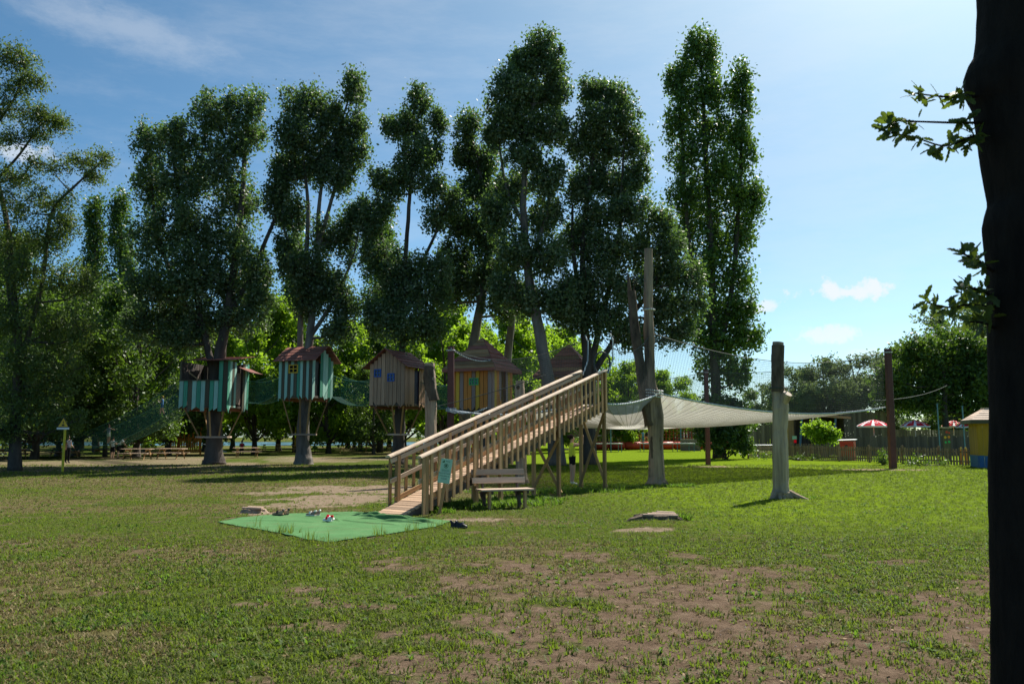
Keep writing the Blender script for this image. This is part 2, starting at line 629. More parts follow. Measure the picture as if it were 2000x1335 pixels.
def lawn(x, y):
    """-> bare earth 0..1, pale dusty 0..1, dry grass 0..1, lush and backlit green 0..1"""
    b = np.zeros_like(x)
    tan = np.zeros_like(x)
    dry = np.zeros_like(x)
    for s in TAN_SPOTS:
        tan = np.maximum(tan, spot(x, y, *s))
    for s in SOIL_SPOTS:
        b = np.maximum(b, spot(x, y, *s, soft=0.7) * 0.95)
    for s in SMALL_SPOTS:
        b = np.maximum(b, spot(x, y, *s, soft=0.5) * 0.8)
    for s in DRY_SPOTS:
        dry = np.maximum(dry, spot(x, y, *s, soft=0.8))
    under = smooth(y, 31, 38) * smooth(x, 2.5, -3) * smooth(y, 75, 60)
    under = under * smooth(fbm(x * .35, y * .35 + 40), 0.34, 0.56)
    tan = np.maximum(tan, under * 0.55)
    earth_l = smooth(x, -17, -21) * smooth(y, 32, 37) * smooth(y, 60, 48)  # dusty earth strip at the far left
    tan = np.maximum(tan, earth_l * 0.5)
    near = smooth(y, 12.5, 6.5) * smooth(x, -2.2, 0.3)
    n = fbm(x * 1.7, y * 1.7, 5)
    b = np.maximum(b, near * smooth(n, 0.38, 0.56) * 0.98)
    mid = smooth(y, 16, 10) * smooth(x, -4.5, -1)
    b = np.maximum(b, mid * smooth(n, 0.55, 0.68) * 0.7)
    left = smooth(y, 26, 14) * smooth(x, 1.5, -1.0)
    b = np.maximum(b, left * smooth(fbm(x * 1.3 + 9, y * 1.3, 5), 0.60, 0.72) * 0.6)
    path = smooth(np.abs(y - 71 - 0.08 * x + 1.2 * (fbm(x * .1, y * .1) - .5)), 1.3, 0.5) * smooth(x, 3, 7)
    tan = np.maximum(tan, path * .8)
    dry = np.maximum(dry, smooth(fbm(x * .45 + 30, y * .45), 0.40, 0.66) * 0.85 * smooth(x + (y - 20) * .05, 5, -1))
    lush = smooth(x + (y - 20) * .1, 0.5, 5) * smooth(y, 11, 17)  # lush growth, with its backlit glow put into the colour
    return b, tan, dry, lush


def hills(x, y):
    h = (fbm(x * .45, y * .45, 4) - .5) * .05 * smooth(np.abs(y), 120, 40)
    c = gp(1285, 1026)
    h = h + 0.09 * np.exp(-(((x - c.x) / .8) ** 2 + ((y - c.y) / .6) ** 2))
    return h


def mesh_from_np(name, V, Fq, mat, attrs=None, origin=(0, 0, 0), smooth_=False, dom='FACE'):
    """V (n,3) float, Fq (m,k) int"""
    me = bpy.data.meshes.new(name)
    k = Fq.shape[1]
    me.vertices.add(len(V))
    me.vertices.foreach_set('co', (V - np.array(origin)).astype(np.float32).ravel())
    me.loops.add(Fq.size)
    me.loops.foreach_set('vertex_index', Fq.astype(np.int32).ravel())
    me.polygons.add(len(Fq))
    me.polygons.foreach_set('loop_start', np.arange(0, Fq.size, k, dtype=np.int32))
    me.materials.append(mat)
    if smooth_:
        me.polygons.foreach_set('use_smooth', np.ones(len(Fq), bool))
    for nm, a in (attrs or {}).items():
        t = me.attributes.new(nm, 'FLOAT', dom)
        t.data.foreach_set('value', a.astype(np.float32))
    me.update(calc_edges=True)
    me.validate()
    return me


def link(name, me, parent=None, loc=(0, 0, 0)):
    o = bpy.data.objects.new(name, me)
    COL.objects.link(o)
    o.parent = parent
    o.location = loc
    return o


def build_ground():
    m, nt, b = new_mat('lawn and earth')
    N, L = nt.nodes.new, nt.links.new

    def attr(n):
        a = N('ShaderNodeAttribute')
        a.attribute_name = n
        return a.outputs['Fac']

    def mix(f, a, c):
        n = N('ShaderNodeMix')
        n.data_type = 'RGBA'
        for i, v in ((0, f), (6, a), (7, c)):
            if isinstance(v, tuple):
                n.inputs[i].default_value = (*v, 1)
            else:
                L(v, n.inputs[i])
        return n.outputs[2]

    fine = tex(nt, 38, 6, 0.7, coord='World', rand=False)
    med = tex(nt, 5.5, 6, 0.65, coord='World', rand=False)
    big = tex(nt, 0.5, 5, 0.6, coord='World', rand=False)
    rg = ramp_node(nt, [(0.25, (0.026, 0.038, 0.009)), (0.5, (0.064, 0.088, 0.017)), (0.75, (0.115, 0.135, 0.034))])
    L(fine, rg.inputs[0])
    rl = ramp_node(nt, [(0.25, (0.050, 0.086, 0.006)), (0.5, (0.122, 0.182, 0.012)), (0.75, (0.20, 0.26, 0.024))])  # brighter greens hold the backlit glow of the lush lawn
    L(fine, rl.inputs[0])
    rd = ramp_node(nt, [(0.25, (0.055, 0.052, 0.020)), (0.55, (0.12, 0.105, 0.046)), (0.8, (0.20, 0.165, 0.08))])
    L(fine, rd.inputs[0])
    rs = ramp_node(nt, [(0.25, (0.060, 0.043, 0.030)), (0.5, (0.140, 0.100, 0.070)), (0.8, (0.24, 0.178, 0.13))])
    L(med, rs.inputs[0])
    rs2 = ramp_node(nt, [(0.3, (0.55, 0.55, 0.55)), (0.7, (1.25, 1.22, 1.2))])
    L(fine, rs2.inputs[0])
    mm = N('ShaderNodeMix')
    mm.data_type = 'RGBA'
    mm.blend_type = 'MULTIPLY'
    mm.inputs[0].default_value = 1
    L(rs.outputs[0], mm.inputs[6])
    L(rs2.outputs[0], mm.inputs[7])
    rt = ramp_node(nt, [(0.25, (0.12, 0.088, 0.058)), (0.5, (0.21, 0.16, 0.112)), (0.8, (0.31, 0.25, 0.18))])
    L(med, rt.inputs[0])

    def breakup(a):
        mf = N('ShaderNodeMath')
        mf.operation = 'MULTIPLY_ADD'
        L(fine, mf.inputs[0])
        mf.inputs[1].default_value = .45
        L(med, mf.inputs[2])
        n = N('ShaderNodeMath')
        n.operation = 'MULTIPLY_ADD'
        L(mf.outputs[0], n.inputs[0])
        n.inputs[1].default_value = 0.9
        L(a, n.inputs[2])
        r = N('ShaderNodeMapRange')
        r.interpolation_type = 'SMOOTHSTEP'
        r.inputs['From Min'].default_value = 0.80
        r.inputs['From Max'].default_value = 1.42
        L(n.outputs[0], r.inputs['Value'])
        return r.outputs[0]

    c = mix(attr('lush'), rg.outputs[0], rl.outputs[0])
    c = mix(breakup(attr('dry')), c, rd.outputs[0])
    c = mix(breakup(attr('bare')), c, mm.outputs[2])
    c = mix(breakup(attr('tan')), c, rt.outputs[0])
    L(c, b.inputs['Base Color'])
    b.inputs['Roughness'].default_value = 0.95
    b.inputs['Specular IOR Level'].default_value = 0.0
    ad = N('ShaderNodeMath')
    ad.operation = 'ADD'
    L(fine, ad.inputs[0])
    L(med, ad.inputs[1])
    bump(nt, b, ad.outputs[0], 0.7, 0.05)
    ys = np.concatenate([np.linspace(-8, 3.8, 14), 4 * np.exp(np.linspace(0, math.log(46 / 4), 250)), 48 * np.exp(np.linspace(0, math.log(1500 / 48), 46))])
    us = np.linspace(-1, 1, 281)
    X = us[None, :] * (np.maximum(ys, 0)[:, None] * 1.1 + 7)
    Y = np.repeat(ys[:, None], len(us), 1)
    Z = hills(X, Y)
    V = np.stack([X, Y, Z], -1).reshape(-1, 3)
    nx, ny = len(us), len(ys)
    i = (np.arange(ny - 1)[:, None] * nx + np.arange(nx - 1)[None, :]).ravel()
    Fq = np.stack([i, i + 1, i + nx + 1, i + nx], -1)
    a, t, d, l = lawn(V[:, 0], V[:, 1])
    me = mesh_from_np('ground', V, Fq, m, {'bare': a, 'tan': t, 'dry': d, 'lush': l}, smooth_=True, dom='POINT')
    tag(link('ground', me), 'worn park lawn with bare earth patches reaching to the trees', kind='structure')


build_ground()

CARPET_PX = [(424, 1021), (470, 1012), (560, 1004), (640, 1001), (690, 999), (750, 1006), (800, 1011), (885, 1018), (850, 1030), (800, 1037),
             (745, 1045), (700, 1053), (640, 1060), (590, 1055), (556, 1044), (500, 1035), (462, 1029)]
CARPET = [gp(*p) for p in CARPET_PX]

_cx, _cy = sum(p.x for p in CARPET) / len(CARPET), sum(p.y for p in CARPET) / len(CARPET)
CARPET_IN = [(_cx + (p.x - _cx) * .955 * random.uniform(.97, 1.015), _cy + (p.y - _cy) * .93 * random.uniform(.97, 1.02)) for p in CARPET]


def in_poly(x, y, poly):
    r = np.zeros(x.shape, bool)
    n = len(poly)
    for i in range(n):
        x0, y0, x1, y1 = poly[i][0], poly[i][1], poly[(i + 1) % n][0], poly[(i + 1) % n][1]
        c = ((y0 > y) != (y1 > y)) & (x < (x1 - x0) * (y - y0) / (y1 - y0 + 1e-12) + x0)
        r ^= c
    return r


def blades(px, py, h, w, lean, nb, rng, pz=None, bent=True, spread=0.05):
    """tufts at px, py: nb blades each; returns V, F(tri), rnd"""
    n = len(px)
    P = np.repeat(np.stack([px, py, hills(px, py) if pz is None else pz], -1), nb, 0)
    H = np.repeat(h, nb) * rng.uniform(.5, 1.15, n * nb)
    Wd = np.repeat(w, nb) * rng.uniform(.7, 1.3, n * nb)
    az = rng.uniform(0, 2 * np.pi, n * nb)
    P[:, 0] += np.cos(az) * rng.uniform(0, spread, n * nb)
    P[:, 1] += np.sin(az) * rng.uniform(0, spread, n * nb)
    az += rng.normal(0, .6, n * nb)
    ln = np.repeat(lean, nb) * rng.uniform(.3, 1.3, n * nb)
    D = np.stack([np.cos(az), np.sin(az), np.zeros_like(az)], -1)
    S = np.stack([-np.sin(az), np.cos(az), np.zeros_like(az)], -1)
    Zu = np.array([0, 0, 1.0])
    tip = P + D * (H * ln)[:, None] + Zu * (H * np.sqrt(np.clip(1 - (ln * .75) ** 2, .12, 1)))[:, None]
    midp = P + D * (H * ln * .3)[:, None] + Zu * (H * .55)[:, None]
    b0, b1 = P - S * (Wd / 2)[:, None], P + S * (Wd / 2)[:, None]
    m0, m1 = midp - S * (Wd * .42)[:, None], midp + S * (Wd * .42)[:, None]
    N_ = len(P)
    rnd = np.repeat(rng.random(n), nb) * .5 + rng.random(N_) * .5
    if bent:
        V = np.stack([b0, b1, m0, m1, tip], 1).reshape(-1, 3)
        i = np.arange(N_) * 5
        Fq = np.stack([np.stack([i, i + 1, i + 3], -1), np.stack([i, i + 3, i + 2], -1), np.stack([i + 2, i + 3, i + 4], -1)], 1).reshape(-1, 3)
        return V, Fq, np.repeat(rnd, 3)
    V = np.stack([b0, b1, tip], 1).reshape(-1, 3)
    i = np.arange(N_) * 3
    return V, np.stack([i, i + 1, i + 2], -1), rnd


def build_grass():
    rng = np.random.default_rng(5)

    def scatter(n, y0, y1, k=0.86):
        y = y0 * np.exp(rng.random(n) * math.log(y1 / y0))
        x = (rng.random(n) * 2 - 1) * (y * .74 + .6)
        a, t, d, l = lawn(x, y)
        nz = fbm(x * 4 + 50, y * 4, 3)
        a = smooth(a + 1.1 * (fbm(x * 5.5, y * 5.5, 3)) , .75, 1.15)
        t = smooth(t + .8 * (nz - .5), .25, .8)
        p = (1 - a * .88) * (1 - t * .93) * (0.1 + 1.5 * smooth(nz, .25, .62))
        keep = (rng.random(n) < p * 1.2) & ~in_poly(x, y, CARPET_IN)
        return x[keep], y[keep], d[keep], l[keep]

    parts = {'grass': [], 'dry': []}
    for n, y0, y1, nb, bent in ((84000, 4.0, 13.0, 6, True), (125000, 12.0, 46.0, 6, False)):
        x, y, d, l = scatter(n, y0, y1)
        isdry = rng.random(len(x)) < np.clip(d * .6 + .16 - l * .13, 0, 1)
        for nm, s in (('grass', ~isdry), ('dry', isdry)):
            q = s.sum()
            far = np.clip(y[s] / 14, 1, 3.2)
            h = (rng.uniform(.022, .06, q) + (rng.random(q) < .08) * .035) * np.clip(y[s] / 22, 1, 1.6) * (1 if nm == 'grass' else .8)
            w = rng.uniform(.005, .013, q) * far
            parts[nm].append(blades(x[s], y[s], h, w, rng.uniform(.6, 1.55, q), nb, rng, bent=bent, spread=.05))
    for nm, mat, lab in (('grass', M['grass'], 'short green grass growing all over the lawn'), ('dry', M['straw'], 'dry straw coloured blades mixed into the lawn')):
        V, Fq, rn, off = [], [], [], 0
        for v, f, r in parts[nm]:
            V.append(v)
            Fq.append(f + off)
            rn.append(r)
            off += len(v)
        me = mesh_from_np(nm, np.concatenate(V), np.concatenate(Fq), mat, {'rnd': np.concatenate(rn)})
        tag(link('grass' if nm == 'grass' else 'dry_grass', me), lab, 'grass', kind='stuff')

    # taller leafy weeds at the feet of ramp, bench and posts
    xs, ys, hs = [], [], []
    for px, py, rx, ry, n, h in ((900, 990, .9, .5, 420, .17), (985, 985, .9, .45, 420, .17), (1030, 975, .6, .4, 240, .15), (1110, 960, 1.3, .6, 520, .16),
                                 (1170, 950, .8, .5, 260, .15), (850, 1000, .35, .25, 160, .14), (1300, 950, .9, .35, 300, .14), (1545, 972, .5, .25, 120, .12),
                                 (1010, 962, 1.2, .6, 340, .15), (1325, 1018, .18, .12, 70, .17), (1240, 953, .5, .3, 110, .1)):
        c = gp(px, py)
        xs.append(rng.normal(c.x, rx * .55, n))
        ys.append(rng.normal(c.y, ry * .55, n))
        hs.append(rng.uniform(.35, 1.1, n) * h)
    x, y, h = map(np.concatenate, (xs, ys, hs))
    V, Fq, rn = blades(x, y, h, np.full(len(x), .022), rng.uniform(.4, 1.1, len(x)), 9, rng, spread=.07)
    tag(link('weeds', mesh_from_np('weeds', V, Fq, M['weed'], {'rnd': rn})), 'lush taller weeds and clover along the foot of ramp and bench', 'weeds', kind='stuff')
    n = 12000
    y = 4.2 * np.exp(rng.random(n) * math.log(20 / 4.2))
    x = (rng.random(n) * 2 - 1) * (y * .74 + .6)
    a, t_, d_, l_ = lawn(x, y)
    keep = (rng.random(n) < np.clip(1.1 - a, .12, 1) * (1 - t_ * .8) * smooth(fbm(x * 1.1 + 70, y * 1.1, 4), .48, .66)) & ~in_poly(x, y, CARPET_IN)
    x, y = x[keep], y[keep]
    V, Fq, rn = blades(x, y, rng.uniform(.03, .07, len(x)), rng.uniform(.010, .024, len(x)), rng.uniform(1.0, 1.5, len(x)), 7, rng, spread=.012)
    tag(link('lawn_weeds', mesh_from_np('lawn_weeds', V, Fq, M['weed'], {'rnd': rn})), 'flat rosettes of broad leaved weeds among the worn grass', 'weeds', kind='stuff')
    # thin weeds at the carpet edge
    xs, ys = [], []
    for px, py, n in ((497, 1032, 5), (550, 1040, 14), (560, 1043, 8), (612, 1057, 6), (635, 1061, 4), (800, 1038, 8), (850, 1031, 8), (740, 1046, 6)):
        c = gp(px, py)
        xs.append(rng.normal(c.x, .10, n))
        ys.append(rng.normal(c.y - .05, .05, n))
    x, y = np.concatenate(xs), np.concatenate(ys)
    V, Fq, rn = blades(x, y, rng.uniform(.08, .28, len(x)), np.full(len(x), .007), rng.uniform(.2, .8, len(x)), 5, rng, spread=.03)
    tag(link('edge_weeds', mesh_from_np('edge_weeds', V, Fq, M['grass'], {'rnd': rn})), 'thin weed stalks standing along the carpet edge', 'weeds', kind='stuff')
    # yellow flowers by the last ramp post
    mb = MB()
    for k in range(26):
        c = gp(random.gauss(1150, 22), random.gauss(955, 3))
        z = random.uniform(.12, .26)
        mb.tube([(c.x, c.y, 0), (c.x + .01, c.y, z)], .003, 3, 1, cap=False)
        mb.lathe((c.x + .01, c.y, z), [(0.001, .012), (.02, .014), (.001, -.004)], 6, 0)
    tag(obj('wildflowers', mb, [M['flower'], M['weed']]), 'tiny yellow wildflowers beside the tallest ramp post', 'flowers', kind='stuff')
    # pebbles, twigs and dead leaves on the earth
    mb = MB()
    for k in range(900):
        y = 4.4 * math.exp(random.random() * math.log(16 / 4.4))
        x = random.uniform(-.5, .7) * y + .5
        s = random.uniform(.004, .013)
        z = float(hills(np.array([x]), np.array([y]))[0])
        c = Vector((x, y, z + s * .3))
        P = [c + Vector((random.uniform(.6, 1) * dx, random.uniform(.6, 1) * dy, random.uniform(.4, .7) * dz)) * s for dx, dy, dz in
             ((1, 0, 0), (-1, 0, 0), (0, 1, 0), (0, -1, 0), (0, 0, 1), (0, 0, -1))]
        mb.poly(P, [(0, 2, 4), (2, 1, 4), (1, 3, 4), (3, 0, 4), (2, 0, 5), (1, 2, 5), (3, 1, 5), (0, 3, 5)], random.choice((0, 0, 1)))
    tag(obj('pebbles', mb, [paint_mat('pebble', (.20, .165, .135), .9), paint_mat('pale pebble', (.36, .32, .27), .9)]), 'small pebbles scattered over the bare foreground earth', 'pebbles', kind='stuff')
    mb = MB()
    for k in range(420):
        y = 4.4 * math.exp(random.random() * math.log(20 / 4.4))
        x = random.uniform(-.65, .7) * y + .3
        s = random.uniform(.012, .03)
        z = float(hills(np.array([x]), np.array([y]))[0]) + .012
        a = random.uniform(0, 6.28)
        u, w = Vector((math.cos(a), math.sin(a), random.uniform(-.2, .4))) * s, Vector((-math.sin(a), math.cos(a), random.uniform(-.2, .5))) * s * .5
        c = Vector((x, y, z))
        mb.poly([c - u, c + w, c + u, c - w], [(0, 1, 2), (0, 2, 3)], 0)
    for k in range(46):
        y = 4.4 * math.exp(random.random() * math.log(13 / 4.4))
        x = random.uniform(-.45, .62) * y
        a, ln = random.uniform(-.7, .7), random.uniform(.05, .26)
        z = float(hills(np.array([x]), np.array([y]))[0]) + .008
        p = [(x, y, z), (x + math.cos(a) * ln * .5, y + math.sin(a) * ln * .5 + random.uniform(-.02, .02), z + .01), (x + math.cos(a) * ln, y + math.sin(a) * ln, z)]
        mb.tube(p, random.uniform(.002, .0045), 4, 1)
    tag(obj('leaf_litter', mb, [paint_mat('dead leaf', (.25, .165, .085), .85), paint_mat('twig', (.20, .145, .10), .9)]), 'fallen leaves and thin twigs lying on the lawn', 'litter', kind='stuff')


build_grass()

# ------------------------------------------------------------------ trees


def leaf_cloud(ell, n, size, rng, tall=1.0, dens=1.0, cl=0.5, droop=0.0, aspect=.62):
    """ell: list of (centre, radii); returns V, F, rnd of n leaf faces gathered in twigs"""
    w = np.array([(r[0] * r[1] * r[2]) ** (.72) for c, r in ell])
    w = w / w.sum()
    Cs, Ns = [], []
    for (c, r), wi in zip(ell, w):
        k = max(5, int(n * wi / 30 / dens))
        u = rng.normal(size=(k, 3))
        u /= np.linalg.norm(u, axis=1)[:, None]
        rad = rng.uniform(.04, 1.0, k) ** .5 * rng.uniform(.8, 1.28, k)
        Cs.append(np.array(c) + u * np.array(r) * rad[:, None])
        Ns.append(u)
    Cs, Ns = np.concatenate(Cs), np.concatenate(Ns)
    idx = rng.integers(0, len(Cs), n)
    sg = cl * rng.uniform(.4, 1.2, len(Cs))
    off = rng.normal(size=(n, 3)) * sg[idx][:, None] * np.array([.62, .62, .62 * tall])
    big = np.abs(off).max(1) > 1.6 * sg[idx]
    off[big] *= .5
    P = Cs[idx] + off
    P[:, 2] -= droop * np.abs(rng.normal(size=n)) * sg[idx]
    Nn = rng.normal(size=(n, 3)) + Ns[idx] * .5 + np.array([0, 0, .35])
    Nn /= np.linalg.norm(Nn, axis=1)[:, None]
    T = np.cross(Nn, rng.normal(size=(n, 3)))
    T /= np.linalg.norm(T, axis=1)[:, None]
    if droop:
        T[:, 2] -= droop
        T /= np.linalg.norm(T, axis=1)[:, None]
    B = np.cross(Nn, T)
    L = (size * rng.uniform(.5, 1.4, n))[:, None]
    a = P - T * L * .5
    b = P + B * L * aspect * .5 - T * L * .08
    c = P + T * L * .5
    d = P - B * L * aspect * .5 - T * L * .08
    V = np.stack([a, b, c, d], 1).reshape(-1, 3)
    i = np.arange(n) * 4
    rnd = np.clip(rng.random(len(Cs))[idx] * .62 + rng.random(n) * .42 - .02, 0, 1)
    return V, np.stack([i, i + 1, i + 2, i + 3], -1), rnd


def smooth_line(pts, rad, sub=3):
    """Catmull-Rom through pts, radii interpolated"""
    P = [Vector(p) for p in pts]
    out, ro = [], []
    n = len(P)
    for i in range(n - 1):
        p0, p1, p2, p3 = P[max(i - 1, 0)], P[i], P[i + 1], P[min(i + 2, n - 1)]
        for k in range(sub):
            t = k / sub
            out.append(0.5 * ((2 * p1) + (p2 - p0) * t + (2 * p0 - 5 * p1 + 4 * p2 - p3) * t * t + (3 * p1 - p0 - 3 * p2 + p3) * t ** 3))
            ro.append(rad[i] * (1 - t) + rad[i + 1] * t)
    return out + [P[-1]], ro + [rad[-1]]


def tree(name, label, d, stems, blobs, leaf, n, size, bark='bark_grey', group=None, tall=1.6, cl=.44, droop=0.0, depth=.9, seed=1, dens=1.0, aspect=.62, sides=11, rs=1.0, core=.84, plume=9):
    """stems: lists of (px, py, radius px[, dy]); blobs: (px, py, rx, ry[, dy]) all at distance d (+dy)"""
    rng = np.random.default_rng(seed)
    rd = random.Random(seed)
    b0 = stems[0][0]
    base = gp(b0[0], 905) if False else at(b0[0], b0[1], d)
    base.z = 0
    t = thing(name, label, 'tree', base, 0, group)
    mb = MB()
    pts3 = []
    for si, st in enumerate(stems):
        P, Rr = [], []
        for q in st:
            dd = d + (q[3] if len(q) > 3 else 0)
            P.append(at(q[0], q[1], dd))
            Rr.append(q[2] * dd / F * rs)
        if si == 0:
            P[0].z = -.05
        P, Rr = smooth_line(P, Rr, 4)
        for k in range(1, len(P) - 1):
            P[k] = P[k] + Vector((rd.gauss(0, 1), rd.gauss(0, 1), 0)) * Rr[k] * (.02 if k < 12 else .08)
        mb.tube(P, Rr, sides, jag=.035, rng=rd)
        pts3 += list(zip(P, Rr))
    ell = []
    for q in blobs:
        dy = q[4] if len(q) > 4 else rd.uniform(-1, 1) * q[2] * d / F * .55
        c = at(q[0], q[1], d + dy)
        rx, rz = q[2] * d / F, q[3] * d / F
        ry = max(.5, min(rx, rz)) * depth
        ell.append((tuple(c), (rx * core, ry * core, rz * core)))
        for k in range(plume):
            a_, e_ = rd.uniform(0, 6.28), rd.uniform(-.2, 1.1)
            f_ = rd.uniform(.8, 1.15)
            cc = c + Vector((math.cos(a_) * math.cos(e_) * rx * f_, math.sin(a_) * math.cos(e_) * ry * f_, math.sin(e_) * rz * f_))
            q_ = rd.uniform(.10, .22)
            ell.append((tuple(cc), (rx * q_, ry * q_, max(rz, .8 * rx) * q_ * 2.3)))
            mb.tube([p_ for p_ in (c.lerp(cc, .3), cc, cc + Vector((0, 0, rz * q_)))], [.03, .02, .006], 4, cap=False)
        # limbs that carry the clump
        best = min(pts3, key=lambda pr: (pr[0] - c).length + max(0, pr[0].z - c.z + .3 * rz) * 2.5)
        p0, r0 = best
        r0 = min(r0 * .6, .11)
        mid = p0.lerp(c, .55) + Vector((rd.uniform(-.2, .2), rd.uniform(-.2, .2), -.12 * (c - p0).length))
        mb.tube([p0, mid, c], [r0, r0 * .65, r0 * .3], 5, cap=False)
        for k in range(5):
            e = c + Vector((rd.uniform(-1, 1) * rx * .8, rd.uniform(-1, 1) * rx * .7, rd.uniform(-.3, .95) * rz))
            s = mid.lerp(c, rd.uniform(.2, 1))
            mb.tube([s, s.lerp(e, .5) + Vector((0, 0, -.1)), e], [r0 * .35, r0 * .22, .012], 4, cap=False)
    obj('trunk', mb, M[bark], t, smooth=True)
    V, Fq, rn = leaf_cloud(ell, n, size, rng, tall, dens, cl, droop, aspect)
    V[:, 2] = np.maximum(V[:, 2], .15)
    me = mesh_from_np('crown', V, Fq, M[leaf], {'rnd': rn}, origin=tuple(base))
    link('crown', me, t)
    return t


def build_main_trees():
    tree('white_poplar', 'broad many-stemmed poplar carrying the striped treehouse farthest left', 47,
         [[(418, 905, 36), (418, 898, 31), (418, 884, 26), (419, 862, 23), (420, 800, 21), (425, 720, 19), (440, 640, 14), (455, 540, 11), (470, 420, 9), (478, 300, 6), (485, 215, 2)],
          [(422, 740, 15), (408, 690, 10), (388, 600, 9), (370, 480, 7), (345, 350, 5), (335, 270, 2)],
          [(445, 610, 9), (490, 545, 8), (515, 480, 6), (540, 420, 5), (552, 380, 2)],
          [(405, 660, 8), (345, 560, 7), (305, 440, 5), (295, 320, 2)]],
         [(482, 215, 34, 45), (478, 275, 40, 45), (415, 235, 42, 52), (352, 278, 38, 50), (295, 285, 26, 50), (295, 370, 40, 60), (365, 350, 50, 65), (435, 330, 45, 60),
          (465, 400, 45, 45), (300, 470, 46, 60), (375, 450, 55, 65), (460, 480, 50, 60), (290, 560, 45, 55), (370, 550, 60, 60), (450, 565, 55, 55), (500, 530, 30, 45),
          (320, 620, 50, 45), (400, 630, 65, 45), (480, 620, 40, 40), (350, 665, 45, 28), (270, 640, 30, 40), (505, 590, 25, 30), (545, 385, 12, 22)],
         'leaf_poplar', 92000, .185, 'bark_dark', 'row of poplars behind the treehouses', seed=3, rs=0.66)
    tree('white_poplar', 'poplar with pale forked trunks rising through the treehouse with the yellow window', 47,
         [[(593, 905, 35), (593, 898, 30), (593, 884, 25), (592, 862, 21), (595, 800, 18), (600, 720, 16), (607, 640, 12.5), (615, 560, 10), (622, 480, 8), (622, 420, 7), (632, 340, 5), (660, 260, 4), (690, 165, 2)],
          [(586, 720, 11, .6), (588, 600, 9, .5), (598, 500, 8), (602, 400, 6), (592, 300, 4), (590, 210, 2)],
          [(618, 500, 8), (645, 400, 6), (668, 320, 4), (690, 250, 2)], [(604, 660, 8), (650, 590, 6), (690, 500, 4), (705, 420, 2)],
          [(598, 560, 6), (565, 480, 5), (545, 410, 3)]],
         [(590, 215, 40, 42), (580, 275, 42, 45), (640, 235, 30, 40), (692, 180, 27, 36), (690, 250, 26, 30), (650, 290, 42, 40), (695, 310, 26, 40), (610, 330, 40, 35), (660, 350, 40, 35),
          (570, 340, 28, 35), (548, 340, 20, 35), (545, 400, 26, 45), (575, 430, 26, 40), (600, 530, 42, 45), (640, 560, 40, 45), (680, 470, 28, 60), (600, 590, 42, 40), (670, 600, 34, 45),
          (560, 500, 18, 35), (705, 420, 18, 35), (640, 470, 26, 40), (650, 650, 34, 25)],
         'leaf_poplar', 66000, .185, 'bark_grey', 'row of poplars behind the treehouses', seed=4, rs=0.6)
    tree('white_poplar', 'slender poplar with round low clump above the larch treehouse', 47,
         [[(777, 905, 31), (777, 898, 26), (778, 884, 22), (779, 862, 19), (780, 800, 17), (783, 720, 12), (788, 640, 9), (790, 540, 7.5), (797, 430, 6.5), (805, 330, 5), (817, 225, 2)],
          [(790, 580, 6), (840, 480, 5), (880, 390, 2)], [(786, 610, 6), (752, 500, 4.5), (735, 370, 2)]],
         [(817, 205, 20, 32), (800, 250, 32, 36), (852, 250, 17, 32), (766, 255, 18, 18), (805, 305, 40, 34), (838, 300, 24, 30), (795, 350, 36, 30), (770, 375, 22, 16),
          (738, 355, 20, 20), (748, 410, 26, 28), (720, 440, 26, 35), (855, 375, 26, 24), (880, 400, 24, 30), (850, 430, 26, 26), (785, 525, 46, 42), (760, 580, 42, 46),
          (820, 580, 48, 50), (790, 640, 62, 40), (850, 530, 30, 40), (730, 510, 26, 50), (735, 630, 24, 36), (845, 645, 30, 30)],
         'leaf_poplar', 52000, .185, 'bark_dark', 'row of poplars behind the treehouses', seed=5, rs=0.62)
    tree('white_poplar', 'leaning poplar behind the orange treehouse with pointed roof', 50,
         [[(903, 902, 22), (907, 840, 15), (912, 760, 13), (922, 680, 12), (945, 560, 10), (958, 480, 8), (945, 380, 6), (928, 300, 4), (918, 235, 2)],
          [(978, 902, 13, 4), (984, 780, 11, 4), (992, 690, 10, 4), (1000, 600, 8, 4), (985, 520, 5, 4)]],
         [(915, 255, 24, 34), (912, 310, 28, 36), (950, 320, 28, 44), (925, 375, 34, 36), (965, 400, 32, 44), (900, 440, 38, 38), (945, 470, 38, 46), (885, 510, 36, 40),
          (965, 540, 34, 40), (915, 560, 36, 40), (990, 600, 40, 40), (870, 580, 28, 36)],
         'leaf_poplar', 41000, .195, 'bark_grey', 'row of poplars behind the treehouses', seed=6, rs=0.8)
    tree('white_poplar', 'tallest poplar of the row, its long bare trunk bending left', 45,
         [[(1088, 907, 24), (1084, 850, 18), (1078, 790, 17), (1068, 730, 15.5), (1050, 630, 13), (1036, 560, 11.5), (1026, 470, 9.5), (1022, 380, 8), (1030, 280, 6), (1045, 180, 4), (1055, 85, 2)],
          [(1030, 520, 7), (1065, 430, 5), (1078, 350, 2)], [(1024, 440, 6), (990, 370, 4), (975, 280, 2)]],
         [(1055, 95, 28, 34), (1080, 130, 26, 36), (1025, 130, 36, 40), (1085, 185, 26, 34), (1000, 180, 42, 40), (1045, 195, 50, 44), (990, 240, 42, 40), (1045, 260, 52, 36),
          (1085, 255, 22, 32), (1025, 310, 40, 28), (965, 275, 20, 26), (1000, 370, 34, 40), (1075, 360, 34, 42), (975, 430, 34, 40), (1060, 430, 36, 44), (1000, 500, 40, 40),
          (1075, 510, 40, 42), (1035, 590, 44, 36), (1095, 590, 40, 44), (990, 570, 30, 36)],
         'leaf_poplar', 70000, .185, 'bark_grey', 'row of poplars behind the treehouses', seed=7, rs=0.82)
